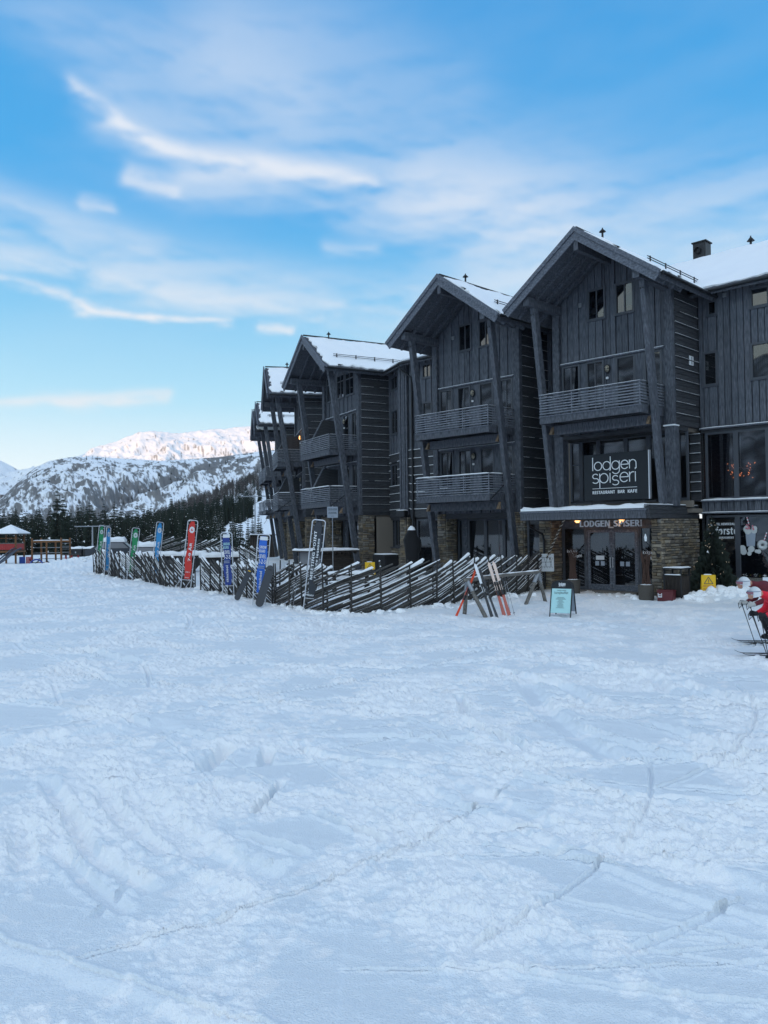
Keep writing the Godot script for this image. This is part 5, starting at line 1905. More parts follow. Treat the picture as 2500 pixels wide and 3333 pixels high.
	cb.bb(-0.28, -1.0, -0.28, 0.28, 0.85, 0.28, 0.01)
	fin(c, "shaft", cb, "metal_dark")
	var cc := Mb.new()
	cc.bb(-0.33, 0.85, -0.33, 0.33, 0.91, 0.33, 0.01)
	fin(c, "cap", cc, "metal_dark")
	var cp := Mb.new()
	cp.tube([Vector3(-0.05, 0.5, 0.28), Vector3(-0.05, 0.5, 0.38)], [0.14, 0.14], 16, false)
	cp.tube([Vector3(-0.05, 0.5, 0.284), Vector3(-0.05, 0.5, 0.29)], [0.125, 0.125], 16)
	fin(c, "flue", cp, "black")
	var v := thing("roof_vent", "small hooded metal vent on the right-hand snowy ridge", "vent", t * at(0.2, 14.15, -4.7))
	var vm := Mb.new()
	vm.tube([Vector3(0, -0.1, 0), Vector3(0, 0.25, 0)], [0.05, 0.05], 8)
	vm.tube([Vector3(0, 0.2, 0), Vector3(0, 0.36, 0), Vector3(0, 0.42, 0)], [0.16, 0.03, 0.02], 10)
	fin(v, "vent_hood", vm, "metal_dark")
	# white flood lamp at the inner corner
	var w := thing("outdoor_lamp", "white box lamp on the log wall beside the right wing", "lamp", t * at(-0.10, 8.62, 0.62))
	var wb := Mb.new()
	wb.bb(-0.06, -0.17, -0.16, 0.10, 0.17, 0.16, 0.01)
	fin(w, "lamp_box", wb, "white")
	var wc := Mb.new()
	wc.bb(0.101, -0.14, -0.012, 0.112, 0.14, 0.012)
	wc.bb(0.1015, -0.012, -0.13, 0.1125, 0.012, 0.13)
	wc.bb(-0.012, -0.14, 0.161, 0.012, 0.14, 0.17)
	wc.bb(-0.05, -0.012, 0.1615, 0.09, 0.012, 0.1705)
	fin(w, "lamp_grid", wc, "metal_dark")

# ---------------------------------------------------------------- fences, flags, signs, skis
func along(pts: Array, s: float) -> Vector3:
	# a point and (in y) nothing: x and z at arc length s, running on straight beyond the ends
	var left := s
	for i in pts.size() - 1:
		var a := Vector3(pts[i][0], 0, pts[i][1])
		var b := Vector3(pts[i + 1][0], 0, pts[i + 1][1])
		var l := a.distance_to(b)
		if left <= l or i == pts.size() - 2:
			return a + (b - a) / l * left
		left -= l
	return Vector3.ZERO

func length_of(pts: Array) -> float:
	var l := 0.0
	for i in pts.size() - 1:
		l += Vector2(pts[i][0], pts[i][1]).distance_to(Vector2(pts[i + 1][0], pts[i + 1][1]))
	return l

# a roundpole fence: pairs of stakes with split rails laid aslant between them, rising towards dir
func pole_fence(label: String, pts: Array, dir: int, h: float, ang: float, step: float, snowy: float, lift := 0.0) -> void:
	var o := thing("roundpole_fence", label, "fence", Transform3D(), "roundpole fences round the terrace")
	var l := length_of(pts)
	var run := h / tan(deg_to_rad(ang))
	var n := int((l + run) / step)
	for k in n:
		var s0 := -run + k * step + rng.randf_range(-0.06, 0.06)     # where the rail would meet the snow
		var sa := maxf(s0 - 0.1, 0.0)
		var over := rng.randf_range(-0.15, 0.35)
		var sb := minf(s0 + run + over, l + 0.15)
		if sb - sa < 0.5:
			continue
		var hk := h * rng.randf_range(0.94, 1.06)
		var r := rng.randf_range(0.026, 0.050)
		var p := []
		var rs := []
		var sp := []
		var srs := []
		var side := rng.randf_range(-0.035, 0.035)
		for i in 6:
			var u := i / 5.0
			var s := lerpf(sa, sb, u)
			var q := along(pts, s if dir > 0 else l - s)
			var q2 := along(pts, (s if dir > 0 else l - s) + 0.1)
			var nn := (q2 - q).normalized().cross(Vector3.UP)
			var y := (s - s0) / run * hk
			q += nn * (side + rng.randf_range(-0.008, 0.008))
			q.y = gh(q.x, q.z) + lift + y - 0.02 + rng.randf_range(-0.012, 0.012)
			p.append(q)
			rs.append(r * lerpf(1.1, 0.8, u) * rng.randf_range(0.92, 1.08))
			sp.append(q + Vector3(0, r * 0.75, 0))
			srs.append(r * rng.randf_range(0.35, 0.70))
		var b := Mb.new()
		b.tube(p, rs, 6, true, 0.85)
		var rail := fin(o, "rail", b, ["fence_a", "fence_b", "fence_c"][rng.randi() % 3])
		if rng.randf() < snowy:
			# snow on the rail, here and there fallen off, thickest on its upper end
			var sb2 := Mb.new()
			var a := rng.randi() % 3
			var e := 5
			if rng.randf() < 0.4:
				e = maxi(a + 2, 5 - rng.randi() % 3)
			if e - a >= 2:
				sb2.tube(sp.slice(a, e + 1), srs.slice(a, e + 1), 6, true, 0.7)
				if e == 5 and rng.randf() < 0.7:
					var t0: Vector3 = sp[4].lerp(sp[5], 0.45)
					sb2.tube([t0, sp[5] + Vector3(0, 0.03, 0), sp[5] + (sp[5] - sp[4]).normalized() * 0.03], [r * 0.8, r * 1.25, r * 0.8], 7)
				fin(rail, "rail_snow", sb2, "snow_cap")
	var m := int(l / 0.95)
	for k in m + 1:
		var s := clampf(k * l / m + rng.randf_range(-0.08, 0.08), 0.02, l - 0.02)
		var q := along(pts, s)
		var nn := (along(pts, s + 0.1) - q).normalized().cross(Vector3.UP)
		for sd in [-1, 1]:
			var b := Mb.new()
			var foot: Vector3 = q + nn * sd * 0.085
			foot.y = gh(foot.x, foot.z) + lift - 0.15
			var top := foot + Vector3(rng.randf_range(-0.05, 0.05), h + rng.randf_range(0.15, 0.36), rng.randf_range(-0.04, 0.04)) + nn * rng.randf_range(-0.02, 0.02)
			b.tube([foot, foot.lerp(top, 0.5) + nn * rng.randf_range(-0.01, 0.01), top], [0.034, 0.030, 0.022], 7)
			var st := fin(o, "stake", b, "fence_c" if rng.randf() < 0.6 else "fence_a")
			if rng.randf() < 0.22:
				var c := Mb.new()
				c.tube([top - Vector3(0, 0.01, 0), top + Vector3(0, 0.02, 0), top + Vector3(0, 0.03, 0)], [0.022, 0.022, 0.008], 7)
				fin(st, "snow", c, "snow_cap")
	# chicken wire along the foot
	var wm := Mb.new()
	for k in int(l / 0.16):
		var s := k * 0.16
		var q := along(pts, s)
		var q2 := along(pts, s + 0.08)
		var nn := (along(pts, s + 0.1) - q).normalized().cross(Vector3.UP) * 0.13
		q += nn
		q2 += nn
		q.y = gh(q.x, q.z) + lift - 0.03
		q2.y = q.y + 0.20 + rng.randf_range(-0.04, 0.08)
		var q3 := along(pts, s + 0.16) + nn
		q3.y = q.y
		wm.tube([q, q.lerp(q2, 0.5) + Vector3(0, 0.04, 0), q2], [0.004, 0.004, 0.004], 3, false)
		wm.tube([q2, q2.lerp(q3, 0.5) + Vector3(0, 0.04, 0), q3], [0.004, 0.004, 0.004], 3, false)
	fin(o, "wire_mesh", wm, "metal_dark", "stuff")

# clods and crumbs of snow shoved up along the fences, walls and signs
func clods() -> void:
	var shapes := []
	for k in 3:
		var b := Mb.new()
		var ring := []
		for j in 5:
			var row := []
			for i in 8:
				var th := TAU * i / 8
				var ph := PI * (j + 0.5) / 5 - PI / 2
				var r := 1.0 + 0.35 * nz.get_noise_3d(cos(th) * cos(ph) * 60 + k * 90, sin(ph) * 60, sin(th) * cos(ph) * 60)
				row.append(Vector3(cos(th) * cos(ph), sin(ph) * 0.7, sin(th) * cos(ph)) * r)
			ring.append(row)
		for j in 4:
			for i in 8:
				b.quad(ring[j][i], ring[j][(i + 1) % 8], ring[j + 1][(i + 1) % 8], ring[j + 1][i], Vector3.ZERO)
		for i in 8:
			b.tri(ring[4][i], ring[4][(i + 1) % 8], Vector3(0, 0.7, 0), Vector3.ZERO)
		shapes.append(b.mesh())
	var lines := [[[-3.75, -27.0], [-2.6, -25.5], [-1.5, -24.2], [0.0, -24.35], [1.8, -25.3], [3.4, -27.2], [5.3, -29.6]], [[-7.6, -32.9], [-6.2, -31.1], [-4.7, -28.5]], [[-18.0, -49.2], [-14.2, -42.8], [-12.3, -40.5], [-8.1, -34.2]], [[10.3, -26.45], [11.0, -26.45], [12.6, -26.4], [14, -26.2]], [[8.0, -28.8], [9.4, -27.2]], [[-30, -62], [-24, -60], [-19, -56]]]
	var per := [120, 60, 90, 170, 30, 60]
	for k in 3:
		var spots := []
		for q in lines.size():
			var l := length_of(lines[q])
			for i in per[q] / 3:
				var p := along(lines[q], rng.randf() * l)
				p += Vector3(rng.randfn(0, 0.22), 0, rng.randfn(0, 0.22))
				var s := rng.randf_range(0.025, 0.07) + (0.10 * pow(rng.randf(), 4.0))
				if q == 3:
					s *= 1.5
				p.y = gh(p.x, p.z) + s * 0.1
				spots.append(Transform3D(Basis(Vector3(rng.randf(), 1, rng.randf()).normalized(), rng.randf() * TAU).scaled(Vector3(s * 1.3, s, s)), p))
		stuff_trees("snow_clods", ["loose snow clods along the fences and walls", "shovelled snow lumps by the door and the fence", "crumbled snow along the foot of the fence"][k], shapes[k], "snow_cap", spots)

# a tall flag in a bent tube frame
func banner(label: String, x: float, z: float, turn: float, lean: float, w: float, h: float, cloth: String, kind: String) -> void:
	var y := gh(x, z)
	var o := thing("banner_flag", label, "banner", Transform3D(Basis(Vector3.UP, deg_to_rad(turn)) * Basis(Vector3.BACK, deg_to_rad(-lean)), Vector3(x, y, z)), "ski school flags along the fence")
	var fr := Mb.new()
	var p := [Vector3(-w / 2, -0.25, 0)]
	var rr := 0.09
	for k in 7:
		var a := deg_to_rad(180 - 15.0 * k)
		p.append(Vector3(-w / 2 + rr + cos(a) * rr, h - rr + sin(a) * rr, 0))
	for k in 7:
		var a := deg_to_rad(90 - 15.0 * k)
		p.append(Vector3(w / 2 - rr + cos(a) * rr, h - rr + sin(a) * rr, 0))
	p.append(Vector3(w / 2, -0.25, 0))
	var rs := []
	for q in p:
		rs.append(0.018)
	fr.tube(p, rs, 8)
	fr.tube([Vector3(-w / 2, 0.38, 0), Vector3(w / 2, 0.38, 0)], [0.012, 0.012], 6)
	fin(o, "frame", fr, "aluminium")
	# cloth, laced to the frame and drawn in at the middle of its sides
	var c := Mb.new()
	var rows := 14
	var edge := func(u: float, s: int) -> Vector3:
		var pull := 0.05 * w / 0.4 * (0.5 + 0.5 * cos(u * TAU * 2.0 + s)) + 0.03
		var yy := lerpf(0.42, h - 0.05, u)
		var wx := w / 2 - pull - 0.02
		if u > 0.97: wx -= 0.05
		return Vector3(s * wx, yy, 0.018 * sin(u * 9.0 + s))
	for k in rows:
		var a: Vector3 = edge.call(float(k) / rows, -1)
		var b: Vector3 = edge.call(float(k) / rows, 1)
		var d: Vector3 = edge.call(float(k + 1) / rows, -1)
		var e: Vector3 = edge.call(float(k + 1) / rows, 1)
		for zz in [-0.003, 0.003]:
			c.quad(a + Vector3(0, 0, zz), b + Vector3(0, 0, zz), e + Vector3(0, 0, zz), d + Vector3(0, 0, zz), (a + e) / 2 - Vector3(0, 0, zz * 100))
	fin(o, "cloth", c, cloth)
	var lc := Mb.new()
	for k in 9:
		var u := (k + 0.5) / 9.0
		for s in [-1, 1]:
			var a: Vector3 = edge.call(u, s)
			lc.tube([a, Vector3(s * w / 2, a.y + 0.02, 0)], [0.005, 0.005], 4, false)
	fin(o, "lacing", lc, "white")
	# turned lettering reads from the foot upwards
	var up := func(xx: float, yy: float, zz := 0.024) -> Transform3D: return Transform3D(Basis(Vector3.BACK, PI / 2), Vector3(xx, yy, zz))
	match kind:
		"age":
			text(o, "7-9 ÅR", h * 0.27, w * 0.30, up.call(w * 0.16, h * 0.40), "white")
			text(o, "LEVEL 2", w * 0.42, w * 0.12, at(-w * 0.2, h * 0.235, 0.026), "white")
			text(o, "skistar", w * 0.40, w * 0.10, at(-w * 0.2, 0.47, 0.026), "white")
			var em := Mb.new()
			var cy := h * 0.86
			for k in 10:
				var a := TAU * k / 10
				em.tube([Vector3(cos(a) * w * 0.20, cy + sin(a) * w * 0.26, 0.018), Vector3(cos(a) * w * 0.20, cy + sin(a) * w * 0.26, 0.022)], [w * 0.085, w * 0.085], 8)
			em.tube([Vector3(0, cy, 0.017), Vector3(0, cy, 0.0205)], [w * 0.21, w * 0.21], 20)
			fin(o, "emblem", em, "white")
			var e2 := Mb.new()
			e2.tube([Vector3(0, cy, 0.022), Vector3(0, cy, 0.026)], [w * 0.12, w * 0.12], 16)
			fin(o, "emblem_core", e2, cloth)
			var e3 := Mb.new()
			e3.tube([Vector3(w * 0.02, cy + w * 0.02, 0.026), Vector3(w * 0.02, cy + w * 0.02, 0.029)], [w * 0.055, w * 0.055], 10)
			fin(o, "emblem_core", e3, "white")
		"level", "board":
			var words := ["UNGDOM", "KURS"] if kind == "level" else ["SNOW", "BOARD"]
			text(o, words[0], w * 0.56, 0.10, at(-w * 0.30, h * 0.80, 0.026), "teal" if kind == "level" else "white")
			text(o, words[1], w * 0.48, 0.10, at(-w * 0.30, h * 0.745, 0.026), "teal" if kind == "level" else "white")
			text(o, "LEVEL", w * 0.58, 0.13, at(-w * 0.30, h * 0.665, 0.026), "white")
			text(o, "1-2-3", w * 0.58, 0.15, at(-w * 0.30, h * 0.585, 0.026), "white")
			for k in 2:
				block(o, "line", -0.02, h * 0.55 - k * 0.06, 0.026, Vector3(w * 0.5, 0.025, 0.004), "panel_grey", 0.0)
			text(o, "skischool", h * 0.26, w * 0.20, up.call(w * 0.06, h * 0.22), "white")
			block(o, "patch", 0, h - 0.13, 0.024, Vector3(w * 0.62, 0.13, 0.004), "white", 0.0)
		"meet":
			text(o, "MEETING POINT", h * 0.535, w * 0.20, up.call(-w * 0.06, h * 0.34), "white")
			text(o, "Private lessons", h * 0.435, w * 0.19, up.call(w * 0.22, h * 0.36), "white", true)
			text(o, "skistar", w * 0.52, 0.07, at(-w * 0.32, 0.46, 0.026), "white")
	if kind == "age" and cloth == "ban_red":
		var lg := Mb.new()
		for s in [-1, 1]:
			lg.tube([Vector3(s * w / 2, 0.45, 0), Vector3(s * w / 2 - 0.25, -0.05, 0.5)], [0.012, 0.012], 5)
		fin(o, "leg", lg, "aluminium")

# ski of length l along y, its base on -z: tip up
func ski_pair(label: String, t: Transform3D, l: float, w: float, upper: String, lower: String, one := false, group := "") -> Node3D:
	var o := thing("pair_of_skis" if not one else "ski", label, "skis", t, group)
	for s in ([0] if one else [-1, 1]):
		var b := [Mb.new(), Mb.new()]
		var n := 22
		var prev := []
		for i in n + 1:
			var u := float(i) / n
			var y := l * u
			var hw := w / 2 * (1.0 - 0.32 * sin(PI * u))
			var zz := 0.010 * sin(PI * u)
			if u > 0.90:
				hw *= sqrt(maxf(0.02, 1.0 - pow((u - 0.90) / 0.10, 2)))
				zz += -0.055 * pow((u - 0.88) / 0.12, 2)
			if u < 0.03: hw *= 0.85
			var x: float = s * w * 0.62
			var th := 0.006 + 0.008 * sin(PI * u)
			var cur := [Vector3(x - hw, y, zz), Vector3(x + hw, y, zz), Vector3(x + hw * 0.9, y, zz + th), Vector3(x - hw * 0.9, y, zz + th)]
			if prev.size():
				var c: Vector3 = (cur[0] + cur[2] + prev[0] + prev[2]) / 4.0
				for k in 4:
					(b[0] if u < 0.48 else b[1]).quad(prev[k], prev[(k + 1) % 4], cur[(k + 1) % 4], cur[k], c)
			prev = cur
		var m := fin(o, "ski_tail" if not one else "tail", b[0], lower)
		fin(o, "ski_tip" if not one else "tip", b[1], upper)
		var bd := Mb.new()
		var x: float = s * w * 0.62
		bd.bb(x - 0.035, l * 0.36, 0.014, x + 0.035, l * 0.45, 0.06, 0.01)
		bd.bb(x - 0.03, l * 0.55, 0.014, x + 0.03, l * 0.61, 0.055, 0.01)
		bd.bb(x - 0.025, l * 0.36, 0.012, x + 0.025, l * 0.61, 0.024, 0.004)
		fin(m, "binding", bd, "metal_dark")
	return o

func ski_poles(label: String, a: Vector3, b: Vector3, gap: Vector3, m := "metal_dark") -> void:
	var o := thing("ski_poles", label, "ski poles", Transform3D(Basis(), a))
	for s in [0, 1]:
		var p := Mb.new()
		var f: Vector3 = gap * s
		var e := b - a + f * 0.4
		p.tube([f, e], [0.007, 0.009], 6)
		p.tube([f + (e - f) * 0.06, f + (e - f) * 0.07], [0.035, 0.035], 8)
		var q := fin(o, "pole", p, m)
		var g := Mb.new()
		g.tube([e - (e - f).normalized() * 0.12, e], [0.016, 0.019], 7)
		g.tube([e, e + Vector3(0.03, -0.10, 0.02), e + Vector3(0.01, -0.18, 0.02)], [0.006, 0.006, 0.006], 4)
		fin(q, "grip", g, "rubber")

func leaning(foot: Vector3, top: Vector3, face: Vector3) -> Transform3D:
	var y := (top - foot).normalized()
	var x := y.cross(face).normalized()
	return Transform3D(Basis(x, y, x.cross(y)), foot)

func snowboard(label: String, t: Transform3D, l: float, w: float, tint: String, edge: String) -> void:
	var o := thing("snowboard", label, "snowboard", t, "snowboards leaning on the fence")
	var poly := PackedVector2Array()
	for k in 13:
		var a := PI * k / 12
		poly.append(Vector2(cos(a) * w / 2, l - w * 0.5 + sin(a) * w * 0.5))
	for k in 13:
		var a := PI + PI * k / 12
		poly.append(Vector2(cos(a) * w / 2, w * 0.5 + sin(a) * w * 0.5))
	var waist := PackedVector2Array()
	for p in poly:
		waist.append(p)
	var b := Mb.new()
	b.prism(waist, at(0, 0, 0), 0.016)
	fin(o, "deck", b, tint)
	var e := Mb.new()
	e.prism(waist, Transform3D(Basis.from_scale(Vector3(1.02, 1.008, 1)), Vector3(0, -0.006, 0)), 0.008)
	fin(o, "edge", e, "metal_dark")
	var s := Mb.new()
	s.bb(-w * 0.25, l - 0.16, 0.009, w * 0.22, l - 0.12, 0.012)
	fin(o, "sticker", s, edge)

func ski_rack() -> void:
	var ya := gh(2.5, -23.2)
	var o := thing("ski_rack", "grey weathered pole trestle for leaning skis against, in front of the fence", "ski rack")
	var a := Vector3(2.42, ya + 1.06, -23.2)
	var b := Vector3(5.10, ya + 1.10, -26.15)
	var d := (b - a).normalized()
	var bm := Mb.new()
	bm.tube([a - d * 0.12, a.lerp(b, 0.5) + Vector3(0, 0.02, 0), b + d * 0.12], [0.065, 0.060, 0.055], 10)
	fin(o, "beam", bm, "grey_wood")
	for q in [[Vector3(2.36, ya - 0.1, -23.6), a], [Vector3(2.95, ya - 0.1, -22.8), a], [Vector3(4.52, ya - 0.1, -25.75), b], [Vector3(5.42, ya - 0.1, -26.5), b]]:
		var l := Mb.new()
		l.tube([q[0], q[1] - Vector3(0, 0.04, 0)], [0.065, 0.055], 9)
		var lg := fin(o, "leg", l, "grey_wood")
		var c := Mb.new()
		c.tube([q[0].lerp(q[1], 0.72), q[1] - Vector3(0, 0.02, 0)], [0.068, 0.064], 9)
		fin(lg, "sleeve", c, "metal_grey")
	var sn := Mb.new()
	var pr := []
	var rs := []
	for k in 15:
		pr.append(a.lerp(b, k / 14.0) + Vector3(0, 0.055, 0))
		rs.append(rng.randf_range(0.018, 0.045))
	sn.tube(pr, rs, 7)
	fin(o, "snow", sn, "snow_cap", "stuff")
	# what leans on it
	var f := Vector3(0, 0, 1)
	ski_pair("orange skis crossed under the left end of the pole trestle", leaning(Vector3(2.05, ya, -22.95), Vector3(2.72, ya + 1.38, -23.35), Vector3(0.5, 0, 1)), 1.56, 0.085, "ski_orange", "ski_orange", true)
	ski_pair("black skis with pale tips leaning on the left end of the pole trestle", leaning(Vector3(3.08, ya, -22.72), Vector3(2.64, ya + 1.62, -23.3), f), 1.70, 0.10, "white", "ski_black", true, "")
	ski_pair("dark ski leaning right beside the pale-tipped one on the trestle", leaning(Vector3(3.22, ya, -22.68), Vector3(2.76, ya + 1.5, -23.35), f), 1.60, 0.085, "ski_black", "board_top", true, "")
	ski_pair("pale skis with rust-red tails leaning on the middle of the trestle", leaning(Vector3(3.56, ya, -23.1), Vector3(3.22, ya + 1.60, -23.95), f), 1.82, 0.115, "ski_pale", "ski_rust", false)
	ski_poles("thin grey ski poles hanging beside the pale skis on the trestle", Vector3(3.70, ya, -23.3), Vector3(3.60, ya + 1.08, -23.9), Vector3(0.11, 0, 0.06), "metal_grey")

func menu_board() -> void:
	var x := 5.06
	var z := -22.75
	var t := yaw(-27, x, gh(x, z) - 0.02, z)
	var o := thing("sandwich_board", "black-framed pavement sign with pale turquoise lunsjbuffet menu on the snow", "sign", t)
	for s in [1, -1]:
		var k := Transform3D(Basis(Vector3.RIGHT, deg_to_rad(-18.0 * s)), Vector3(0, 0, 0.10 if s > 0 else -0.62))
		var f := Mb.new()
		for sx in [-1, 1]:
			f.tube([k * Vector3(sx * 0.30, 0, 0), k * Vector3(sx * 0.30, 0.98, 0)], [0.018, 0.018], 7)
		var arc := []
		var rs := []
		for q in 9:
			var a := PI * q / 8
			arc.append(k * Vector3(cos(a) * 0.30, 0.98 + sin(a) * 0.12, 0))
			rs.append(0.018)
		f.tube(arc, rs, 7)
		fin(o, "frame", f, "black")
		var pn := Mb.new()
		pn.box(k * at(0, 0.50, 0), Vector3(0.57, 0.72, 0.018), 0.004)
		var p := fin(o, "menu_panel", pn, "teal" if s > 0 else "panel_grey")
		if s > 0:
			var hd := PackedVector2Array([Vector2(0.285, 0.87), Vector2(0.285, 0.99), Vector2(0.18, 1.06), Vector2(0.0, 1.09), Vector2(-0.18, 1.06), Vector2(-0.285, 0.99), Vector2(-0.285, 0.87)])
			var h := Mb.new()
			h.prism(hd, k, 0.02)
			var hh := fin(o, "header_panel", h, "sign_black")
			ribbon_word(hh, "lodgen", 0.19, k * at(-0.09, 0.985, 0.008), "white", 0.010)
			ribbon_word(hh, "spiseri", 0.19, k * at(-0.09, 0.945, 0.008), "white", 0.010, 3)
			text(hh, "RESTAURANT BAR KAFE", 0.2, 0.012, k * at(-0.1, 0.91, 0.011), "white", false, 0.002)
			text(p, "lunsjbuffet", 0.40, 0.095, k * at(-0.20, 0.68, 0.010), "ink", false, 0.003)
			text(p, "LODGEN SPISERI", 0.26, 0.018, k * at(-0.13, 0.80, 0.010), "ink", true, 0.003)
			for q in 12:
				var l := [0.20, 0.26, 0.30, 0.12, 0.16, 0.22, 0.10, 0.18, 0.14, 0.20, 0.16, 0.24][q] as float
				var m := Mb.new()
				m.box(k * at(-0.01, 0.60 - q * 0.028, 0.011), Vector3(l, 0.008, 0.002))
				fin(p, "print_line", m, "ink")

func warning_sign(label: String, t: Transform3D) -> void:
	var o := thing("warning_sign", label, "sign", t, "yellow roof-avalanche warning signs")
	var p := Mb.new()
	p.bx(0, 0.30, 0, 0.46, 0.60, 0.03, 0.01)
	fin(o, "panel", p, "yellow")
	var b := Mb.new()
	b.box(Transform3D(Basis(Vector3.RIGHT, deg_to_rad(28)), Vector3(0, 0.27, -0.15)), Vector3(0.46, 0.60, 0.03), 0.01)
	fin(o, "back_panel", b, "yellow")
	var tr := Mb.new()
	var a := Vector3(0, 0.53, 0.017)
	var c := Vector3(-0.14, 0.30, 0.017)
	var d := Vector3(0.14, 0.30, 0.017)
	for q in [[a, c], [c, d], [d, a]]:
		tr.bar(q[0], q[1], 0.022, 0.004, Vector3.BACK)
	tr.bx(0, 0.405, 0.0175, 0.022, 0.075, 0.004)
	tr.bx(0, 0.335, 0.0175, 0.022, 0.022, 0.004)
	fin(o, "warning_triangle", tr, "ink")
	text(o, "FARE FOR TAKRAS", 0.36, 0.042, at(-0.18, 0.205, 0.015), "ski_rust", true, 0.003)
	text(o, "FALLING SNOW", 0.34, 0.042, at(-0.17, 0.105, 0.015), "ski_rust", true, 0.003)
	var s := Mb.new()
	snow_sheet(s, Vector3(-0.15, 0.60, -0.02), Vector3(0.10, 0.60, -0.02), Vector3(0.10, 0.60, 0.02), Vector3(-0.15, 0.60, 0.02), 6, 2, 0.04, 0.01, t.origin.x)
	fin(o, "snow", s, "snow_cap")

func by_the_door(t: Transform3D) -> void:
	# slatted bin, red crate, twig pots, torch bracket
	var x := 9.98
	var z := -26.95
	var o := thing("litter_bin", "dark slatted litter bin with snow on its lid beside the stone wall", "litter bin", front(43.3, x, gh(x, z) - 0.03, z))
	for sx in [-1, 1]:
		for sz in [-1, 1]:
			block(o, "post", sx * 0.30, 0.49, sz * 0.30, Vector3(0.05, 0.98, 0.05), "black")
	for i in 11:
		var q := -0.25 + i * 0.05
		for s in [-1, 1]:
			block(o, "slat", q, 0.42, s * 0.305, Vector3(0.028, 0.66, 0.02), "brown_wood")
			block(o, "slat", s * 0.305, 0.42, q, Vector3(0.02, 0.66, 0.028), "brown_wood")
	var lid := Mb.new()
	lid.bx(0, 0.99, 0, 0.72, 0.045, 0.72, 0.01)
	lid.bx(0, 0.06, 0, 0.58, 0.05, 0.58)
	lid.bx(0, 0.76, 0, 0.66, 0.03, 0.66, 0.006)
	lid.bx(0, 0.42, 0, 0.52, 0.66, 0.52)
	fin(o, "lid", lid, "black")
	var sn := Mb.new()
	snow_sheet(sn, Vector3(-0.35, 1.01, -0.35), Vector3(0.35, 1.01, -0.35), Vector3(0.35, 1.01, 0.35), Vector3(-0.35, 1.01, 0.35), 10, 10, 0.045, 0.03, 2.0)
	snow_sheet(sn, Vector3(-0.3, 0.775, 0.27), Vector3(0.3, 0.775, 0.27), Vector3(0.3, 0.775, 0.33), Vector3(-0.3, 0.775, 0.33), 10, 2, 0.04, 0.01, 3.0)
	fin(o, "snow", sn, "snow_cap")
	x = 9.50
	z = -26.62
	var c := thing("red_crate", "dark red box with a small white emblem in front of the litter bin", "crate", front(50, x, gh(x, z) - 0.02, z))
	var cb := Mb.new()
	cb.bx(0, 0.18, 0, 0.52, 0.36, 0.34, 0.02)
	fin(c, "body", cb, "dark_red")
	block(c, "rim", 0, 0.36, 0, Vector3(0.55, 0.03, 0.37), "dark_red", 0.008)
	var em := Mb.new()
	for q in [[-0.16, 0.22, 0.14, 0.02], [-0.16, 0.17, 0.14, 0.02], [-0.22, 0.20, 0.02, 0.14], [-0.10, 0.20, 0.02, 0.14], [-0.16, 0.14, 0.14, 0.02]]:
		em.bx(q[0], q[1], 0.172, q[2], q[3], 0.004)
	fin(c, "emblem", em, "white")
	var bn := Mb.new()
	bn.bx(0, 0.02, 0, 0.5, 0.04, 0.32)
	fin(c, "base", bn, "black")
	for d in [[9.02, -27.22, "right of the glass doors, against the stone wall"], [7.05, -29.55, "left of the glass doors, half hidden by the menu board"]]:
		var p := thing("twig_planter", "pot of bare willow twigs " + d[2], "planter", at(d[0], gh(d[0], d[1]) - 0.02, d[1]), "twig pots flanking the doors")
		var pb := Mb.new()
		pb.tube([Vector3(0, 0, 0), Vector3(0, 0.05, 0), Vector3(0, 0.52, 0), Vector3(0, 0.54, 0)], [0.24, 0.26, 0.27, 0.25], 20)
		fin(p, "pot", pb, "pot")
		var so := Mb.new()
		so.tube([Vector3(0, 0.53, 0), Vector3(0, 0.56, 0)], [0.23, 0.15], 14)
		fin(p, "soil_snow", so, "snow_cap")
		var tw := Mb.new()
		for i in 46:
			var a := rng.randf() * TAU
			var r := sqrt(rng.randf()) * 0.17
			var q := [Vector3(cos(a) * r, 0.5, sin(a) * r)]
			var rs := [0.011]
			var hh := rng.randf_range(1.0, 1.22)
			for k in 6:
				var u := (k + 1) / 6.0
				a += rng.randf_range(-0.7, 0.7)
				var r2 := r * (1.0 - 0.45 * sin(u * PI)) + 0.03 * u
				q.append(Vector3(cos(a) * r2, 0.5 + hh * u, sin(a) * r2))
				rs.append(0.011 * (1.1 - 0.6 * u))
			tw.tube(q, rs, 5)
		fin(p, "twigs", tw, "twig", "stuff")
	var tb := thing("torch_bracket", "black metal torch holder slanting up the corner of the stone pier", "torch holder", t * at(2.08, 1.55, 1.10))
	var m := Mb.new()
	m.tube([Vector3(0.22, 0, 0.06), Vector3(-0.12, 0.42, 0.22)], [0.016, 0.016], 6)
	m.bx(0.24, -0.06, 0.03, 0.10, 0.14, 0.06, 0.01)
	m.tube([Vector3(-0.12, 0.42, 0.22), Vector3(-0.06, 0.30, 0.1), Vector3(0.08, 0.36, 0.03)], [0.012, 0.012, 0.012], 5)
	fin(tb, "bracket", m, "black")
	var tc := Mb.new()
	tc.tube([Vector3(-0.12, 0.44, 0.22), Vector3(-0.13, 0.58, 0.22), Vector3(-0.13, 0.70, 0.22)], [0.035, 0.05, 0.012], 10)
	fin(tb, "snow_tip", tc, "snow_cap")
	# spruce with lights by the wing
	x = 11.55
	z = -27.75
	var xt := thing("christmas_tree", "dark spruce strung with tiny lights in front of the printed window", "tree", at(x, gh(x, z) - 0.1, z))
	var sm := spruce_mesh(2.9, 0.98, 19, 0.04)
	put(xt, "trunk", sm[0], "bark")
	put(xt, "crown", sm[1], "xmas")
	put(xt, "crown_snow", sm[2], "snow_cap", Transform3D(), "stuff")
	var lb := Mb.new()
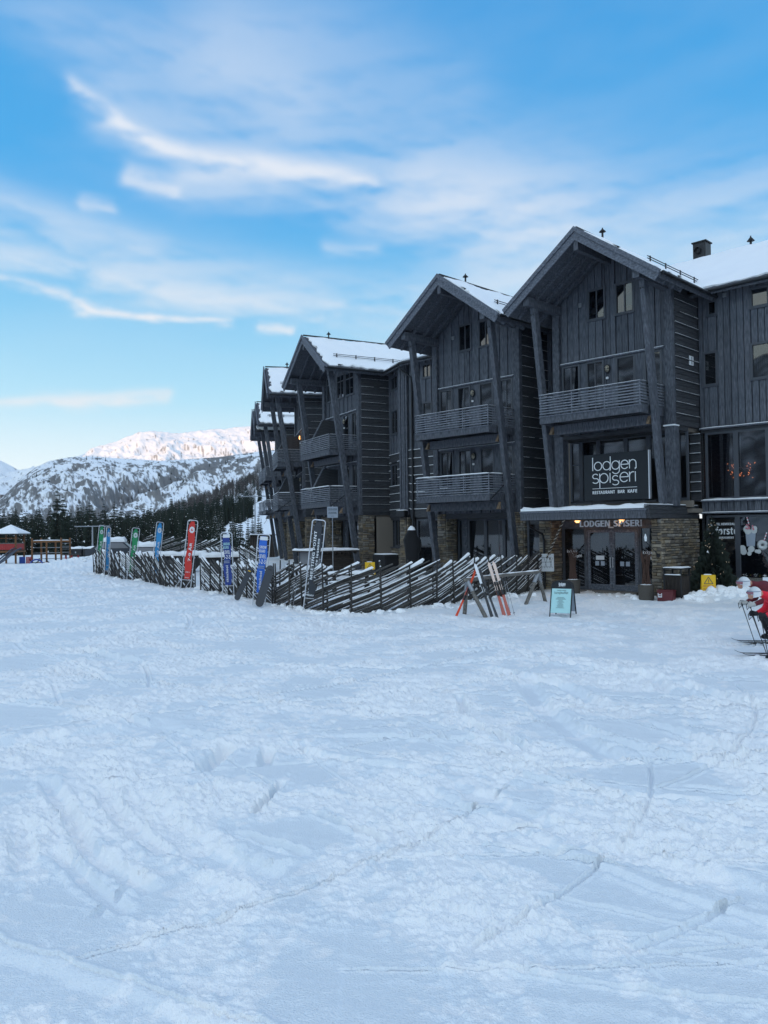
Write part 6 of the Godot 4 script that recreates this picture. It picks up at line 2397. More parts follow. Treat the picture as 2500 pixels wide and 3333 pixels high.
	for i in 55:
		var u := rng.randf_range(0.08, 0.95)
		var a := rng.randf() * TAU
		var r := 0.95 * pow(1 - u, 0.85) * rng.randf_range(0.7, 1.0)
		lb.bx(cos(a) * r, 2.9 * u * 0.95 + 0.1, sin(a) * r, 0.016, 0.016, 0.016)
	fin(xt, "light_bulbs", lb, "bulb_white", "stuff")
	# planters and the white board at the edge of the picture
	var fb := thing("flower_trough", "snowy trough of green and purple winter heather by the printed window", "planter", front(43.3, 13.15, gh(13.1, -27.8), -28.35))
	var tr := Mb.new()
	tr.bx(0, 0.42, 0, 1.5, 0.36, 0.35, 0.02)
	for s in [-1, 1]:
		tr.bx(s * 0.6, 0.12, 0, 0.06, 0.24, 0.3)
	fin(fb, "trough", tr, "grey_wood")
	for i in 16:
		var g := Mb.new()
		var cx := -0.68 + i * 0.09
		for k in 26:
			var d := Vector3(rng.randf_range(-1, 1), rng.randf_range(-0.2, 1), rng.randf_range(-1, 1)).normalized()
			var c0 := Vector3(cx, 0.66, rng.randf_range(-0.1, 0.1))
			var e := d.cross(Vector3(0.3, 0.2, 1)).normalized() * 0.022
			g.sheet(c0 + d * 0.03 + e, c0 + d * 0.03 - e, c0 + d * 0.12)
		fin(fb, "heather", g, ["flower", "flower_purple", "snow_cap", "needle"][i % 4])
	var rs := thing("white_board_sign", "white board with bold black capitals at the right edge behind the skiers", "sign", yaw(-4, 11.52, gh(11.5, -23.6), -23.6))
	var wb := Mb.new()
	wb.bx(0.45, 0.62, 0, 1.3, 0.46, 0.03, 0.006)
	fin(rs, "panel", wb, "paper")
	text(rs, "RE", 0.34, 0.19, at(-0.02, 0.54, 0.015), "ink", true, 0.004)
	for s in [-0.1, 1.0]:
		block(rs, "leg", s, 0.2, -0.03, Vector3(0.04, 0.9, 0.04), "metal_dark")

func terrace() -> void:
	# bar kiosk
	var t := front(40, -3.05, gh(-3, -40) + 0.05, -40.3)
	var o := thing("bar_kiosk", "grey boarded outdoor bar counter with a snow-covered top in front of the third gabled house", "kiosk", t)
	var b := Mb.new()
	b.bb(-0.9, 0, -1.0, 0.9, 1.12, 0.9)
	fin(o, "body", b, "inside")
	for k in 6:
		block(o, "plank", 0, 0.10 + k * 0.19, 0.915, Vector3(1.84, 0.182, 0.03), "house_grey")
		block(o, "plank", 0.915, 0.10 + k * 0.19, -0.05, Vector3(0.03, 0.182, 1.9), "brown_wood")
		block(o, "plank", -0.915, 0.10 + k * 0.19, -0.05, Vector3(0.03, 0.182, 1.9), "house_grey")
	for sx in [-1, 1]:
		block(o, "corner_board", sx * 0.93, 0.56, 0.93, Vector3(0.09, 1.12, 0.05), "trim")
	block(o, "counter", 0, 1.15, -0.05, Vector3(2.4, 0.08, 2.5), "brown_wood", 0.01)
	for k in 9:
		block(o, "joist", 1.1, 1.06, -1.1 + k * 0.26, Vector3(0.25, 0.08, 0.05), "brown_wood")
	var sn := Mb.new()
	snow_sheet(sn, Vector3(-1.22, 1.19, -1.3), Vector3(1.22, 1.19, -1.3), Vector3(1.22, 1.19, 1.22), Vector3(-1.22, 1.19, 1.22), 30, 26, 0.12, 0.05, 11.0)
	fin(o, "snow", sn, "snow_cap")
	# picnic tables
	var tabs := [[-1.35, -31.2, 8.0, "snow-covered picnic table behind the fence below the yellow sign", 0.13], [-3.4, -35.0, 30.0, "snow-covered picnic table left of the meeting point flag", 0.2], [-6.6, -36.5, 50.0, "snowy picnic table behind the snowboard flags", 0.2], [2.9, -31.5, 40.0, "snowy picnic table in front of the glazed ground floor", 0.1]]
	for q in tabs:
		var p := thing("picnic_table", q[3], "table", yaw(q[2], q[0], gh(q[0], q[1]), q[1]), "picnic tables on the terrace")
		for k in 4:
			block(p, "plank", 0, 0.74, -0.30 + k * 0.2, Vector3(1.8, 0.045, 0.185), "brown_wood")
		for s in [-1, 1]:
			block(p, "bench", 0, 0.45, s * 0.72, Vector3(1.8, 0.045, 0.26), "brown_wood")
			for e in [-0.65, 0.65]:
				var l := Mb.new()
				l.bar(Vector3(e, 0, s * 0.62), Vector3(e, 0.72, s * 0.16), 0.05, 0.10, Vector3.RIGHT)
				fin(p, "leg", l, "brown_wood")
		for e in [-0.6, 0.6]:
			block(p, "crossbar", e, 0.40, 0, Vector3(0.05, 0.09, 1.5), "brown_wood")
		var s2 := Mb.new()
		snow_sheet(s2, Vector3(-0.92, 0.765, -0.40), Vector3(0.92, 0.765, -0.40), Vector3(0.92, 0.765, 0.40), Vector3(-0.92, 0.765, 0.40), 20, 10, q[4], 0.04, q[0])
		for s in [-1, 1]:
			snow_sheet(s2, Vector3(-0.9, 0.475, s * 0.72 - 0.13), Vector3(0.9, 0.475, s * 0.72 - 0.13), Vector3(0.9, 0.475, s * 0.72 + 0.13), Vector3(-0.9, 0.475, s * 0.72 + 0.13), 20, 4, 0.08, 0.03, q[0] + s)
		fin(p, "snow", s2, "snow_cap")
	# closed black parasol under its cover
	var px := 1.16
	var pz := -33.4
	var pa := thing("closed_parasol", "tall closed parasol in a black cover standing before the boarded wing", "parasol", at(px, gh(px, pz), pz))
	var pb := Mb.new()
	var prof := [[0.25, 0.17], [0.5, 0.24], [1.0, 0.27], [1.5, 0.29], [1.85, 0.30], [2.1, 0.33], [2.3, 0.25], [2.5, 0.16], [2.6, 0.10]]
	var path := []
	var rad := []
	for q in prof:
		path.append(Vector3(rng.randf_range(-0.02, 0.02), q[0], 0))
		rad.append(q[1])
	pb.tube(path, rad, 14)
	for i in pb.v.size():
		var v: Vector3 = pb.v[i]
		var a := atan2(v.z, v.x)
		var k := 1.0 + 0.10 * sin(a * 5.0 + v.y * 1.3) + (0.35 * maxf(0, cos(a - 0.3)) if v.y > 1.7 and v.y < 2.25 else 0.0)
		pb.v[i] = Vector3(v.x * k, v.y - (0.2 if k > 1.3 else 0.0), v.z * k)
	fin(pa, "cover", pb, "fabric_black")
	var pp := Mb.new()
	pp.tube([Vector3(0, 0, 0), Vector3(0, 2.75, 0)], [0.03, 0.03], 8)
	pp.bx(0, 0.06, 0, 0.7, 0.12, 0.7, 0.02)
	fin(pa, "pole", pp, "metal_dark")
	var ps := Mb.new()
	ps.tube([Vector3(0, 2.52, 0), Vector3(0, 2.63, 0), Vector3(0, 2.70, 0)], [0.17, 0.12, 0.04], 12)
	fin(pa, "snow", ps, "snow_cap")
	# covered heater box against the stone base
	var gx := 0.05
	var gz := -38.7
	var cv := thing("covered_box", "black tarpaulin-covered box with a plant print against the stone base wall", "cover", front(30, gx, gh(gx, gz), gz))
	var cb := Mb.new()
	cb.bx(0, 0.55, 0, 1.3, 1.1, 0.8, 0.06)
	fin(cv, "cover", cb, "fabric_black")
	var cs := Mb.new()
	for k in 9:
		var x := -0.1 + k * 0.06
		cs.bar(Vector3(0.1, 0.2, 0.402), Vector3(x - 0.05 + k * 0.03, 0.75 - absf(k - 4) * 0.07, 0.402), 0.02, 0.004, Vector3.BACK)
	fin(cv, "leaf_print", cs, "needle")
	var sc := Mb.new()
	snow_sheet(sc, Vector3(-0.62, 1.1, -0.38), Vector3(0.62, 1.1, -0.38), Vector3(0.62, 1.1, 0.38), Vector3(-0.62, 1.1, 0.38), 12, 8, 0.05, 0.05, 3.0)
	fin(cv, "snow", sc, "snow_cap")
	# sign on a pole
	var sx := -2.5
	var sz := -38.2
	var sg := thing("terrace_sign", "small white sign reading lodgen spiseri uteservering on a slim pole", "sign", yaw(8, sx, gh(sx, sz), sz))
	var pl := Mb.new()
	pl.tube([Vector3(0, 0, -0.03), Vector3(0, 3.5, -0.03)], [0.025, 0.025], 8)
	fin(sg, "pole", pl, "metal_grey")
	var sp := Mb.new()
	sp.bx(0, 3.18, 0, 0.52, 0.54, 0.02, 0.006)
	fin(sg, "panel", sp, "panel_grey")
	text(sg, "LODGEN SPISERI", 0.44, 0.10, at(-0.22, 3.27, 0.010), "ink", true, 0.004)
	text(sg, "UTESERVERING", 0.40, 0.10, at(-0.20, 3.10, 0.010), "ink", true, 0.004)
	text(sg, "skistar", 0.14, 0.035, at(-0.07, 2.98, 0.010), "ink", true, 0.004)
	# long snow-covered shelter tables beyond the left fence
	for q in [[-13.6, -50.0, 12.0, 4.6, "long counter under deep snow behind the left fence"], [-9.9, -47.0, 20.0, 2.2, "short snow-laden counter right of the long one behind the fence"]]:
		var c := thing("snowy_counter", q[4], "counter", yaw(q[2], q[0], gh(q[0], q[1]), q[1]))
		var w: float = q[3] / 2
		var bd := Mb.new()
		bd.prism(PackedVector2Array([Vector2(-w + 0.6, 0), Vector2(w - 0.8, 0), Vector2(w, 0.92), Vector2(-w, 0.92)]), at(0, 0, 0), 1.2)
		fin(c, "body", bd, "black")
		block(c, "top", 0, 0.95, 0, Vector3(q[3] + 0.1, 0.06, 1.5), "brown_wood")
		var cs2 := Mb.new()
		snow_sheet(cs2, Vector3(-w - 0.05, 0.98, -0.75), Vector3(w + 0.05, 0.98, -0.75), Vector3(w + 0.05, 0.98, 0.75), Vector3(-w - 0.05, 0.98, 0.75), 36, 12, 0.30, 0.10, q[0])
		fin(c, "snow", cs2, "snow_cap")
	# helmet hung on a stake
	var hx := -3.10
	var hz := -26.5
	var he := thing("ski_helmet", "dark helmet with a pale goggle strap hung behind the snowboard flag", "helmet", at(-3.30, gh(hx, hz) + 1.30, -27.1))
	var hm := Mb.new()
	hm.tube([Vector3(-0.02, -0.10, 0), Vector3(0, 0, 0), Vector3(0.05, 0.09, 0), Vector3(0.07, 0.14, 0)], [0.12, 0.145, 0.11, 0.03], 14)
	fin(he, "shell", hm, "black")
	var hs := Mb.new()
	hs.tube([Vector3(0.0, 0.0, 0), Vector3(0.025, 0.045, 0)], [0.149, 0.136], 14, false)
	fin(he, "goggle_strap", hs, "white")
	# white placard on the end of the fence, and the spiral pole above it
	var pc := thing("placard", "white card with black line drawings fixed to the right end of the fence", "sign", yaw(-15, 6.42, gh(6.4, -31.2) + 0.85, -31.35))
	var pcm := Mb.new()
	pcm.bx(0, 0.22, 0, 0.62, 0.70, 0.012, 0.003)
	fin(pc, "panel", pcm, "paper")
	var ld := Mb.new()
	for k in 3:
		var x := -0.2 + k * 0.2
		ld.bar(Vector3(x - 0.08, 0.42, 0.008), Vector3(x + 0.05, 0.0, 0.008), 0.012, 0.003, Vector3.BACK)
		ld.bar(Vector3(x + 0.06, 0.42, 0.0085), Vector3(x - 0.06, 0.0, 0.0085), 0.012, 0.003, Vector3.BACK)
	for k in 3:
		ld.bar(Vector3(-0.22, 0.05 + k * 0.19, 0.009), Vector3(0.22, 0.05 + k * 0.19, 0.009), 0.012, 0.003, Vector3.BACK)
	fin(pc, "drawing", ld, "ink")
	var wp := thing("spiral_pole", "slanting pole wound with pale rope between the fence end and the canopy", "pole", Transform3D())
	var p0 := Vector3(6.42, gh(6.4, -31) + 1.25, -31.2)
	var p1 := Vector3(7.02, 3.30, -29.7)
	var wm := Mb.new()
	wm.tube([p0, p1], [0.028, 0.028], 8)
	fin(wp, "pole", wm, "brown_wood")
	var ax := (p1 - p0).normalized()
	var e1 := ax.cross(Vector3.BACK).normalized()
	var e2 := ax.cross(e1)
	var hp := []
	var hr := []
	for k in 97:
		var a := TAU * 12.0 * k / 96.0
		hp.append(p0.lerp(p1, k / 96.0) + (e1 * cos(a) + e2 * sin(a)) * 0.026)
		hr.append(0.022)
	var rp := Mb.new()
	rp.tube(hp, hr, 5)
	fin(wp, "rope", rp, "rope")

# ---------------------------------------------------------------- playground and far things
func playground() -> void:
	var x := -32.25
	var z := -68.0
	var y := gh(x, z) - 0.1
	var o := thing("play_tower", "orange wooden play tower with red panels and a snowy pyramid roof", "play tower", at(x, y, z))
	for sx in [-1, 1]:
		for sz in [-1, 1]:
			block(o, "post", sx * 0.78, 1.35, sz * 0.78, Vector3(0.13, 2.7, 0.13), "orange_wood", 0.015)
	block(o, "deck", 0, 1.15, 0, Vector3(1.8, 0.14, 1.8), "orange_wood")
	for k in 9:
		for s in [-1, 1]:
			block(o, "red_panel", -0.62 + k * 0.155, 1.56, s * 0.80, Vector3(0.145, 0.52, 0.03), "red_panel")
			block(o, "red_panel", s * 0.80, 1.56, -0.62 + k * 0.155, Vector3(0.03, 0.52, 0.145), "red_panel")
	for s in [-1, 1]:
		block(o, "rail", 0, 1.86, s * 0.80, Vector3(1.45, 0.08, 0.06), "grey_wood")
		block(o, "rail", s * 0.80, 1.86, 0, Vector3(0.06, 0.08, 1.45), "grey_wood")
		block(o, "rail", 0, 2.30, s * 0.80, Vector3(1.45, 0.07, 0.05), "orange_wood")
	var rf := Mb.new()
	var c := Vector3(0, 3.38, 0)
	var q := [Vector3(-1.2, 2.66, -1.2), Vector3(1.2, 2.66, -1.2), Vector3(1.2, 2.66, 1.2), Vector3(-1.2, 2.66, 1.2)]
	for i in 4:
		rf.tri(q[i], q[(i + 1) % 4], c, Vector3(0, 2.5, 0))
		rf.quad(q[i], q[(i + 1) % 4], q[(i + 1) % 4] - Vector3(0, 0.06, 0), q[i] - Vector3(0, 0.06, 0), Vector3(0, 2.6, 0))
	rf.quad(q[0] - Vector3(0, 0.06, 0), q[1] - Vector3(0, 0.06, 0), q[2] - Vector3(0, 0.06, 0), q[3] - Vector3(0, 0.06, 0), c)
	fin(o, "roof", rf, "metal_dark")
	var rs := Mb.new()
	for i in 4:
		var a: Vector3 = q[i] * Vector3(0.97, 1, 0.97) + Vector3(0, 0.10, 0)
		var b: Vector3 = q[(i + 1) % 4] * Vector3(0.97, 1, 0.97) + Vector3(0, 0.10, 0)
		rs.tri(a, b, c + Vector3(0, 0.10, 0), Vector3(0, 2.5, 0))
		rs.quad(a, b, b - Vector3(0, 0.09, 0), a - Vector3(0, 0.09, 0), Vector3(0, 2.6, 0))
	fin(o, "roof_snow", rs, "snow_cap")
	var s := thing("slide", "grey metal slide running down from the play tower", "slide", Transform3D(Basis(), Vector3(-31.25, y, -67.0)))
	var sl := Mb.new()
	var pts := [Vector3(0.1, 1.35, 0), Vector3(-0.05, 1.25, 0.35), Vector3(-0.55, 0.45, 1.4), Vector3(-0.75, 0.2, 1.9), Vector3(-0.9, 0.15, 2.3)]
	for i in 4:
		var a: Vector3 = pts[i]
		var b: Vector3 = pts[i + 1]
		sl.bar(a, b, 0.55, 0.03)
	fin(s, "chute", sl, "slide")
	for e in [-1, 1]:
		var sd := Mb.new()
		var rail := []
		var r2 := []
		for p in pts:
			rail.append(p + Vector3(e * 0.29, 0.10, e * 0.05))
			r2.append(0.06)
		sd.tube(rail, r2, 6)
		fin(s, "side_rail", sd, "slide")
	var cf := thing("climbing_frame", "orange wooden climbing frame with snow along its top beam", "climbing frame", at(-30.2, y, -67.5))
	for r in 2:
		var off := Vector3(0.42 * r, 0, -0.85 * r)
		for k in 3:
			var hgt := 2.28 if k != 1 else 2.0
			block(cf, "post", off.x + k * 1.25, hgt / 2, off.z, Vector3(0.13, hgt, 0.13), "orange_wood", 0.015)
		block(cf, "beam", off.x + 1.25, 1.98, off.z, Vector3(2.5, 0.16, 0.07), "orange_wood", 0.01)
		var sn := Mb.new()
		snow_sheet(sn, Vector3(off.x + 0.1, 2.06, off.z - 0.05), Vector3(off.x + 2.4, 2.06, off.z - 0.05), Vector3(off.x + 2.4, 2.06, off.z + 0.05), Vector3(off.x + 0.1, 2.06, off.z + 0.05), 16, 2, 0.06, 0.02, r)
		fin(cf, "snow", sn, "snow_cap")
		for yy in [0.5, 1.0, 1.45]:
			var rr := Mb.new()
			rr.tube([off + Vector3(0, yy, 0), off + Vector3(2.5, yy, 0)], [0.02, 0.02], 6)
			fin(cf, "rung", rr, "metal_grey")
	for k in 7:
		var rr := Mb.new()
		rr.tube([Vector3(2.5, 0.3 + k * 0.25, 0), Vector3(2.92, 0.3 + k * 0.25, -0.85)], [0.02, 0.02], 6)
		fin(cf, "rung", rr, "metal_grey")
	block(cf, "beam", 1.35, 0.12, -0.3, Vector3(2.6, 0.16, 0.1), "orange_wood")
	var bp := thing("playhouse_board", "blue and red board below the slide at the play tower", "play board", at(-30.95, y, -67.3))
	block(bp, "blue_panel", 0, 0.35, 0, Vector3(0.5, 0.7, 0.05), "blue_panel")
	for k in 3:
		block(bp, "red_panel", 0.40 + k * 0.17, 0.35, 0, Vector3(0.13, 0.7, 0.05), "red_panel")
	# spring riders and hoops sticking out of the snow
	for d in [[-28.2, -66.6, 0.42, "black hoop of a buried play swing right of the climbing frame"], [-29.45, -66.3, 0.40, "black hoop of a buried play swing under the climbing frame"]]:
		var hp := thing("play_hoop", d[3], "play hoop", at(d[0], gh(d[0], d[1]), d[1]), "hoops in the playground snow")
		var m := Mb.new()
		var pp := []
		var rr := []
		for k in 13:
			var a := PI + PI * k / 12
			pp.append(Vector3(cos(a) * d[2], 0.48 + sin(a) * d[2], 0))
			rr.append(0.05)
		m.tube(pp, rr, 7)
		fin(hp, "hoop", m, "rubber")
	var sb := thing("play_dome", "small blue dome half buried in the playground snow", "play dome", at(-28.9, gh(-28.9, -65.4) - 0.1, -65.4))
	var dm := Mb.new()
	var dp := []
	var dr := []
	for k in 9:
		var a := PI * k / 8
		dp.append(Vector3(cos(a) * 0.55, sin(a) * 0.5, 0))
		dr.append(0.06)
	dm.tube(dp, dr, 7)
	fin(sb, "arch", dm, "blue_panel")
	var pt := thing("play_table", "low red play table with seats right of the climbing frame", "play table", at(-26.6, gh(-26.6, -67) - 0.05, -67.0))
	block(pt, "table_top", 0, 0.72, 0, Vector3(1.4, 0.08, 0.6), "brown_wood")
	for k in [-0.5, 0.0, 0.55]:
		block(pt, "leg", k, 0.35, 0, Vector3(0.12, 0.7, 0.12), "red_panel")
	block(pt, "seat", 1.0, 0.4, 0.2, Vector3(0.5, 0.06, 0.3), "red_panel")
	block(pt, "seat_leg", 1.0, 0.2, 0.2, Vector3(0.08, 0.4, 0.08), "black")
	for k in 2:
		var wb := thing("waste_container", ["left of two black waste containers capped with snow", "right of two black waste containers capped with snow"][k], "container", at(-31.55 + k * 1.32 + 0.35, gh(-31, -80) + 0.2, -80.0), "black waste containers")
		var b := Mb.new()
		b.bx(0, 0.4, 0, 1.2, 0.8, 0.9, 0.05)
		fin(wb, "body", b, "black")
		block(wb, "label_plate", 0.0, 0.45, 0.455, Vector3(0.12, 0.16, 0.01), "panel_grey")
		var sn := Mb.new()
		snow_sheet(sn, Vector3(-0.65, 0.8, -0.5), Vector3(0.65, 0.8, -0.5), Vector3(0.65, 0.8, 0.5), Vector3(-0.65, 0.8, 0.5), 12, 10, 0.26, 0.10, k)
		fin(wb, "snow", sn, "snow_cap")

func far_things() -> void:
	# cars under snow
	for d in [[-21.2, -62.0, "left of two parked cars buried in snow behind the left fence"], [-18.4, -61.0, "right of two parked cars buried in snow behind the left fence"]]:
		var c := thing("snowed_in_car", d[2], "car", yaw(12, d[0], gh(d[0], d[1]) - 0.35, d[1]), "cars parked under snow")
		var b := Mb.new()
		b.prism(PackedVector2Array([Vector2(-2.1, 0.35), Vector2(2.1, 0.35), Vector2(2.15, 0.75), Vector2(1.3, 0.92), Vector2(0.75, 1.42), Vector2(-0.9, 1.45), Vector2(-1.7, 0.95), Vector2(-2.1, 0.85)]), at(0, 0, 0), 1.7)
		fin(c, "body", b, "car_paint")
		var g := Mb.new()
		g.prism(PackedVector2Array([Vector2(-1.45, 0.95), Vector2(1.1, 0.95), Vector2(0.65, 1.36), Vector2(-0.85, 1.38)]), at(0, 0, 0), 1.72)
		fin(c, "window", g, "house_grey")
		for sx in [-1.3, 1.3]:
			for sz in [-0.8, 0.8]:
				var w := Mb.new()
				w.tube([Vector3(sx, 0.33, sz - 0.1), Vector3(sx, 0.33, sz + 0.1)], [0.33, 0.33], 14)
				fin(c, "wheel", w, "rubber")
		var s := Mb.new()
		snow_sheet(s, Vector3(-1.0, 1.44, -0.85), Vector3(0.85, 1.43, -0.85), Vector3(0.85, 1.43, 0.85), Vector3(-1.0, 1.44, 0.85), 12, 10, 0.42, 0.08, d[0])
		snow_sheet(s, Vector3(1.25, 0.92, -0.8), Vector3(2.1, 0.78, -0.8), Vector3(2.1, 0.78, 0.8), Vector3(1.25, 0.92, 0.8), 8, 8, 0.22, 0.05, d[0])
		fin(c, "snow", s, "snow_cap")
	# plank shed at the far end of the lodge
	var sh := thing("plank_shed", "brown plank shed with a snowy flat top at the far end of the lodge row", "shed", yaw(4, -12.4, gh(-12, -80) + 0.1, -80.0))
	var b := Mb.new()
	b.bb(-1.25, -0.3, -1.0, 1.25, 2.0, -0.03)
	fin(sh, "wall", b, "inside")
	for k in 10:
		block(sh, "plank", -1.13 + k * 0.25, 0.9, 0.0, Vector3(0.235, 2.2, 0.04), "brown_wood")
	block(sh, "roof", 0, 2.03, -0.4, Vector3(2.7, 0.08, 1.6), "brown_wood")
	var sn := Mb.new()
	snow_sheet(sn, Vector3(-1.33, 2.07, -1.2), Vector3(1.33, 2.07, -1.2), Vector3(1.33, 2.07, 0.38), Vector3(-1.33, 2.07, 0.38), 16, 8, 0.10, 0.05, 1.0)
	fin(sh, "snow", sn, "snow_cap")
	# T-shaped pylons of the drag lift
	for d in [[-43.0, -116.0, 3.1, 4.2, "T-shaped drag-lift pylon in front of the dark wood, behind the leftmost flags"], [-21.3, -130.0, 8.0, 3.4, "T-shaped drag-lift pylon against the white piste by the lodge's far end"]]:
		var l := thing("lift_pylon", d[4], "pylon", at(d[0], gh(d[0], d[1]), d[1]), "drag-lift pylons")
		var m := Mb.new()
		m.tube([Vector3(0, -0.2, 0), Vector3(0, d[2] + 1.0, 0)], [0.14, 0.10], 8)
		fin(l, "mast", m, "metal_grey")
		var cm := Mb.new()
		cm.bx(0, d[2] + 1.0, 0, d[3] * 1.25, 0.14, 0.14, 0.02)
		fin(l, "crossarm", cm, "metal_grey")
		for s in [-1, 1]:
			var hk := Mb.new()
			hk.tube([Vector3(s * d[3] * 0.55, d[2] + 0.95, 0), Vector3(s * d[3] * 0.55, d[2] * 0.62, 0), Vector3(s * d[3] * 0.42, d[2] * 0.55, 0)], [0.03, 0.03, 0.03], 5)
			fin(l, "hanger", hk, "metal_dark")
	# houses on the lower mountainside
	for d in [[-15.4, 795.0, 22.0, 11.0, "house_red", "red farmhouse with a snowy roof low on the mountainside"], [-18.9, 790.0, 15.0, 9.0, "house_grey", "grey house among trees low on the mountainside"], [-20.6, 800.0, 12.0, 8.0, "brown_wood", "brown cabin just above the dark wood"]]:
		var x: float = d[1] * sin(deg_to_rad(d[0]))
		var z: float = -d[1] * cos(deg_to_rad(d[0]))
		var h := thing("mountain_house", d[5], "house", yaw(d[0] * -1.0 + 15.0, x, shape_front(d[0], d[1]) + 1.0, z))
		var w: float = d[3] / 2
		var hb := Mb.new()
		hb.bb(-w, -3, -4, w, 4.0, 4)
		fin(h, "wall", hb, d[4])
		var rf := Mb.new()
		rf.prism(PackedVector2Array([Vector2(-5, 3.8), Vector2(0, 6.6), Vector2(5, 3.8)]), Transform3D(Basis(Vector3.BACK, Vector3.UP, Vector3.LEFT), Vector3.ZERO), d[3] + 1.0)
		fin(h, "roof", rf, "snow_cap")
		for k in 3:
			block(h, "window", -w * 0.6 + k * w * 0.6, 2.0, 4.02, Vector3(1.2, 1.3, 0.06), "black")

# ---------------------------------------------------------------- people
# one skin over tapered bones [a, b, ra, rb, colour], joined smoothly, meshed as surface nets
func skin(bones: Array, cell: float, k: float) -> ArrayMesh:
	var lo := Vector3(1e9, 1e9, 1e9)
	var hi := -lo
	for b in bones:
		for i in 2:
			lo = lo.min(b[i] - Vector3.ONE * (b[2 + i] + cell * 2))
			hi = hi.max(b[i] + Vector3.ONE * (b[2 + i] + cell * 2))
	var n := Vector3i(((hi - lo) / cell).ceil()) + Vector3i.ONE
	var f := PackedFloat32Array()
	f.resize(n.x * n.y * n.z)
	f.fill(1.0)
	# each bone writes only near itself; smooth minimum by exponentials summed
	var acc := PackedFloat32Array()
	acc.resize(f.size())
	for b in bones:
		var a: Vector3 = b[0]
		var d: Vector3 = b[1] - b[0]
		var l2 := maxf(d.length_squared(), 1e-8)
		var reach: float = maxf(b[2], b[3]) + 4.0 * k + cell
		var p0 := Vector3i(((a.min(b[1]) - Vector3.ONE * reach - lo) / cell).floor()).clamp(Vector3i.ZERO, n - Vector3i.ONE)
		var p1 := Vector3i(((a.max(b[1]) + Vector3.ONE * reach - lo) / cell).ceil()).clamp(Vector3i.ZERO, n - Vector3i.ONE)
		for z in range(p0.z, p1.z + 1):
			for y in range(p0.y, p1.y + 1):
				for x in range(p0.x, p1.x + 1):
					var p := lo + Vector3(x, y, z) * cell
					var t := clampf((p - a).dot(d) / l2, 0, 1)
					var s := (p - a - d * t).length() - lerpf(b[2], b[3], t)
					acc[(z * n.y + y) * n.x + x] += exp(-s / k)
	for i in f.size():
		f[i] = -k * log(acc[i]) if acc[i] > 1e-20 else 1.0
	var id := PackedInt32Array()
	id.resize(f.size())
	id.fill(-1)
	var v := PackedVector3Array()
	var st := [1, n.x, n.x * n.y]
	for z in n.z - 1:
		for y in n.y - 1:
			for x in n.x - 1:
				var o := (z * n.y + y) * n.x + x
				var neg := 0
				for c in 8:
					if f[o + (c & 1) + (n.x if c & 2 else 0) + (st[2] if c & 4 else 0)] < 0: neg += 1
				if neg == 0 or neg == 8:
					continue
				var sum := Vector3.ZERO
				var cnt := 0
				for c in 8:
					for ax in 3:
						if c & (1 << ax):
							continue
						var c2 := c | (1 << ax)
						var fa := f[o + (c & 1) + (n.x if c & 2 else 0) + (st[2] if c & 4 else 0)]
						var fb := f[o + (c2 & 1) + (n.x if c2 & 2 else 0) + (st[2] if c2 & 4 else 0)]
						if (fa < 0) == (fb < 0):
							continue
						var u := fa / (fa - fb)
						var pa := Vector3(c & 1, (c >> 1) & 1, (c >> 2) & 1)
						var pb := Vector3(c2 & 1, (c2 >> 1) & 1, (c2 >> 2) & 1)
						sum += pa.lerp(pb, u)
						cnt += 1
				id[o] = v.size()
				v.append(lo + (Vector3(x, y, z) + sum / cnt) * cell)
	var ix := PackedInt32Array()
	for z in range(1, n.z - 1):
		for y in range(1, n.y - 1):
			for x in range(1, n.x - 1):
				var o := (z * n.y + y) * n.x + x
				for ax in 3:
					var o2: int = o + st[ax]
					if (f[o] < 0) == (f[o2] < 0):
						continue
					var s1: int = st[(ax + 1) % 3]
					var s2: int = st[(ax + 2) % 3]
					var q := [id[o - s1 - s2], id[o - s2], id[o], id[o - s1]]
					if q.min() < 0:
						continue
					if f[o] < 0:
						ix.append_array(PackedInt32Array([q[0], q[2], q[1], q[0], q[3], q[2]]))
					else:
						ix.append_array(PackedInt32Array([q[0], q[1], q[2], q[0], q[2], q[3]]))
	var nor := PackedVector3Array()
	nor.resize(v.size())
	for i in range(0, ix.size(), 3):
		var m := (v[ix[i + 2]] - v[ix[i]]).cross(v[ix[i + 1]] - v[ix[i]])
		for q in 3:
			nor[ix[i + q]] += m
	var col := PackedColorArray()
	for i in v.size():
		nor[i] = nor[i].normalized()
		var best := 1e9
		var c := Color.WHITE
		for b in bones:
			var d: Vector3 = b[1] - b[0]
			var t := clampf((v[i] - b[0]).dot(d) / maxf(d.length_squared(), 1e-8), 0, 1)
			var s: float = (v[i] - b[0] - d * t).length() - lerpf(b[2], b[3], t)
			if s < best:
				best = s
				c = b[4]
		col.append(c)
	var arr := []
	arr.resize(Mesh.ARRAY_MAX)
	arr[Mesh.ARRAY_VERTEX] = v
	arr[Mesh.ARRAY_NORMAL] = nor
	arr[Mesh.ARRAY_COLOR] = col
	arr[Mesh.ARRAY_INDEX] = ix
	var am := ArrayMesh.new()
	am.add_surface_from_arrays(Mesh.PRIMITIVE_TRIANGLES, arr)
	return am

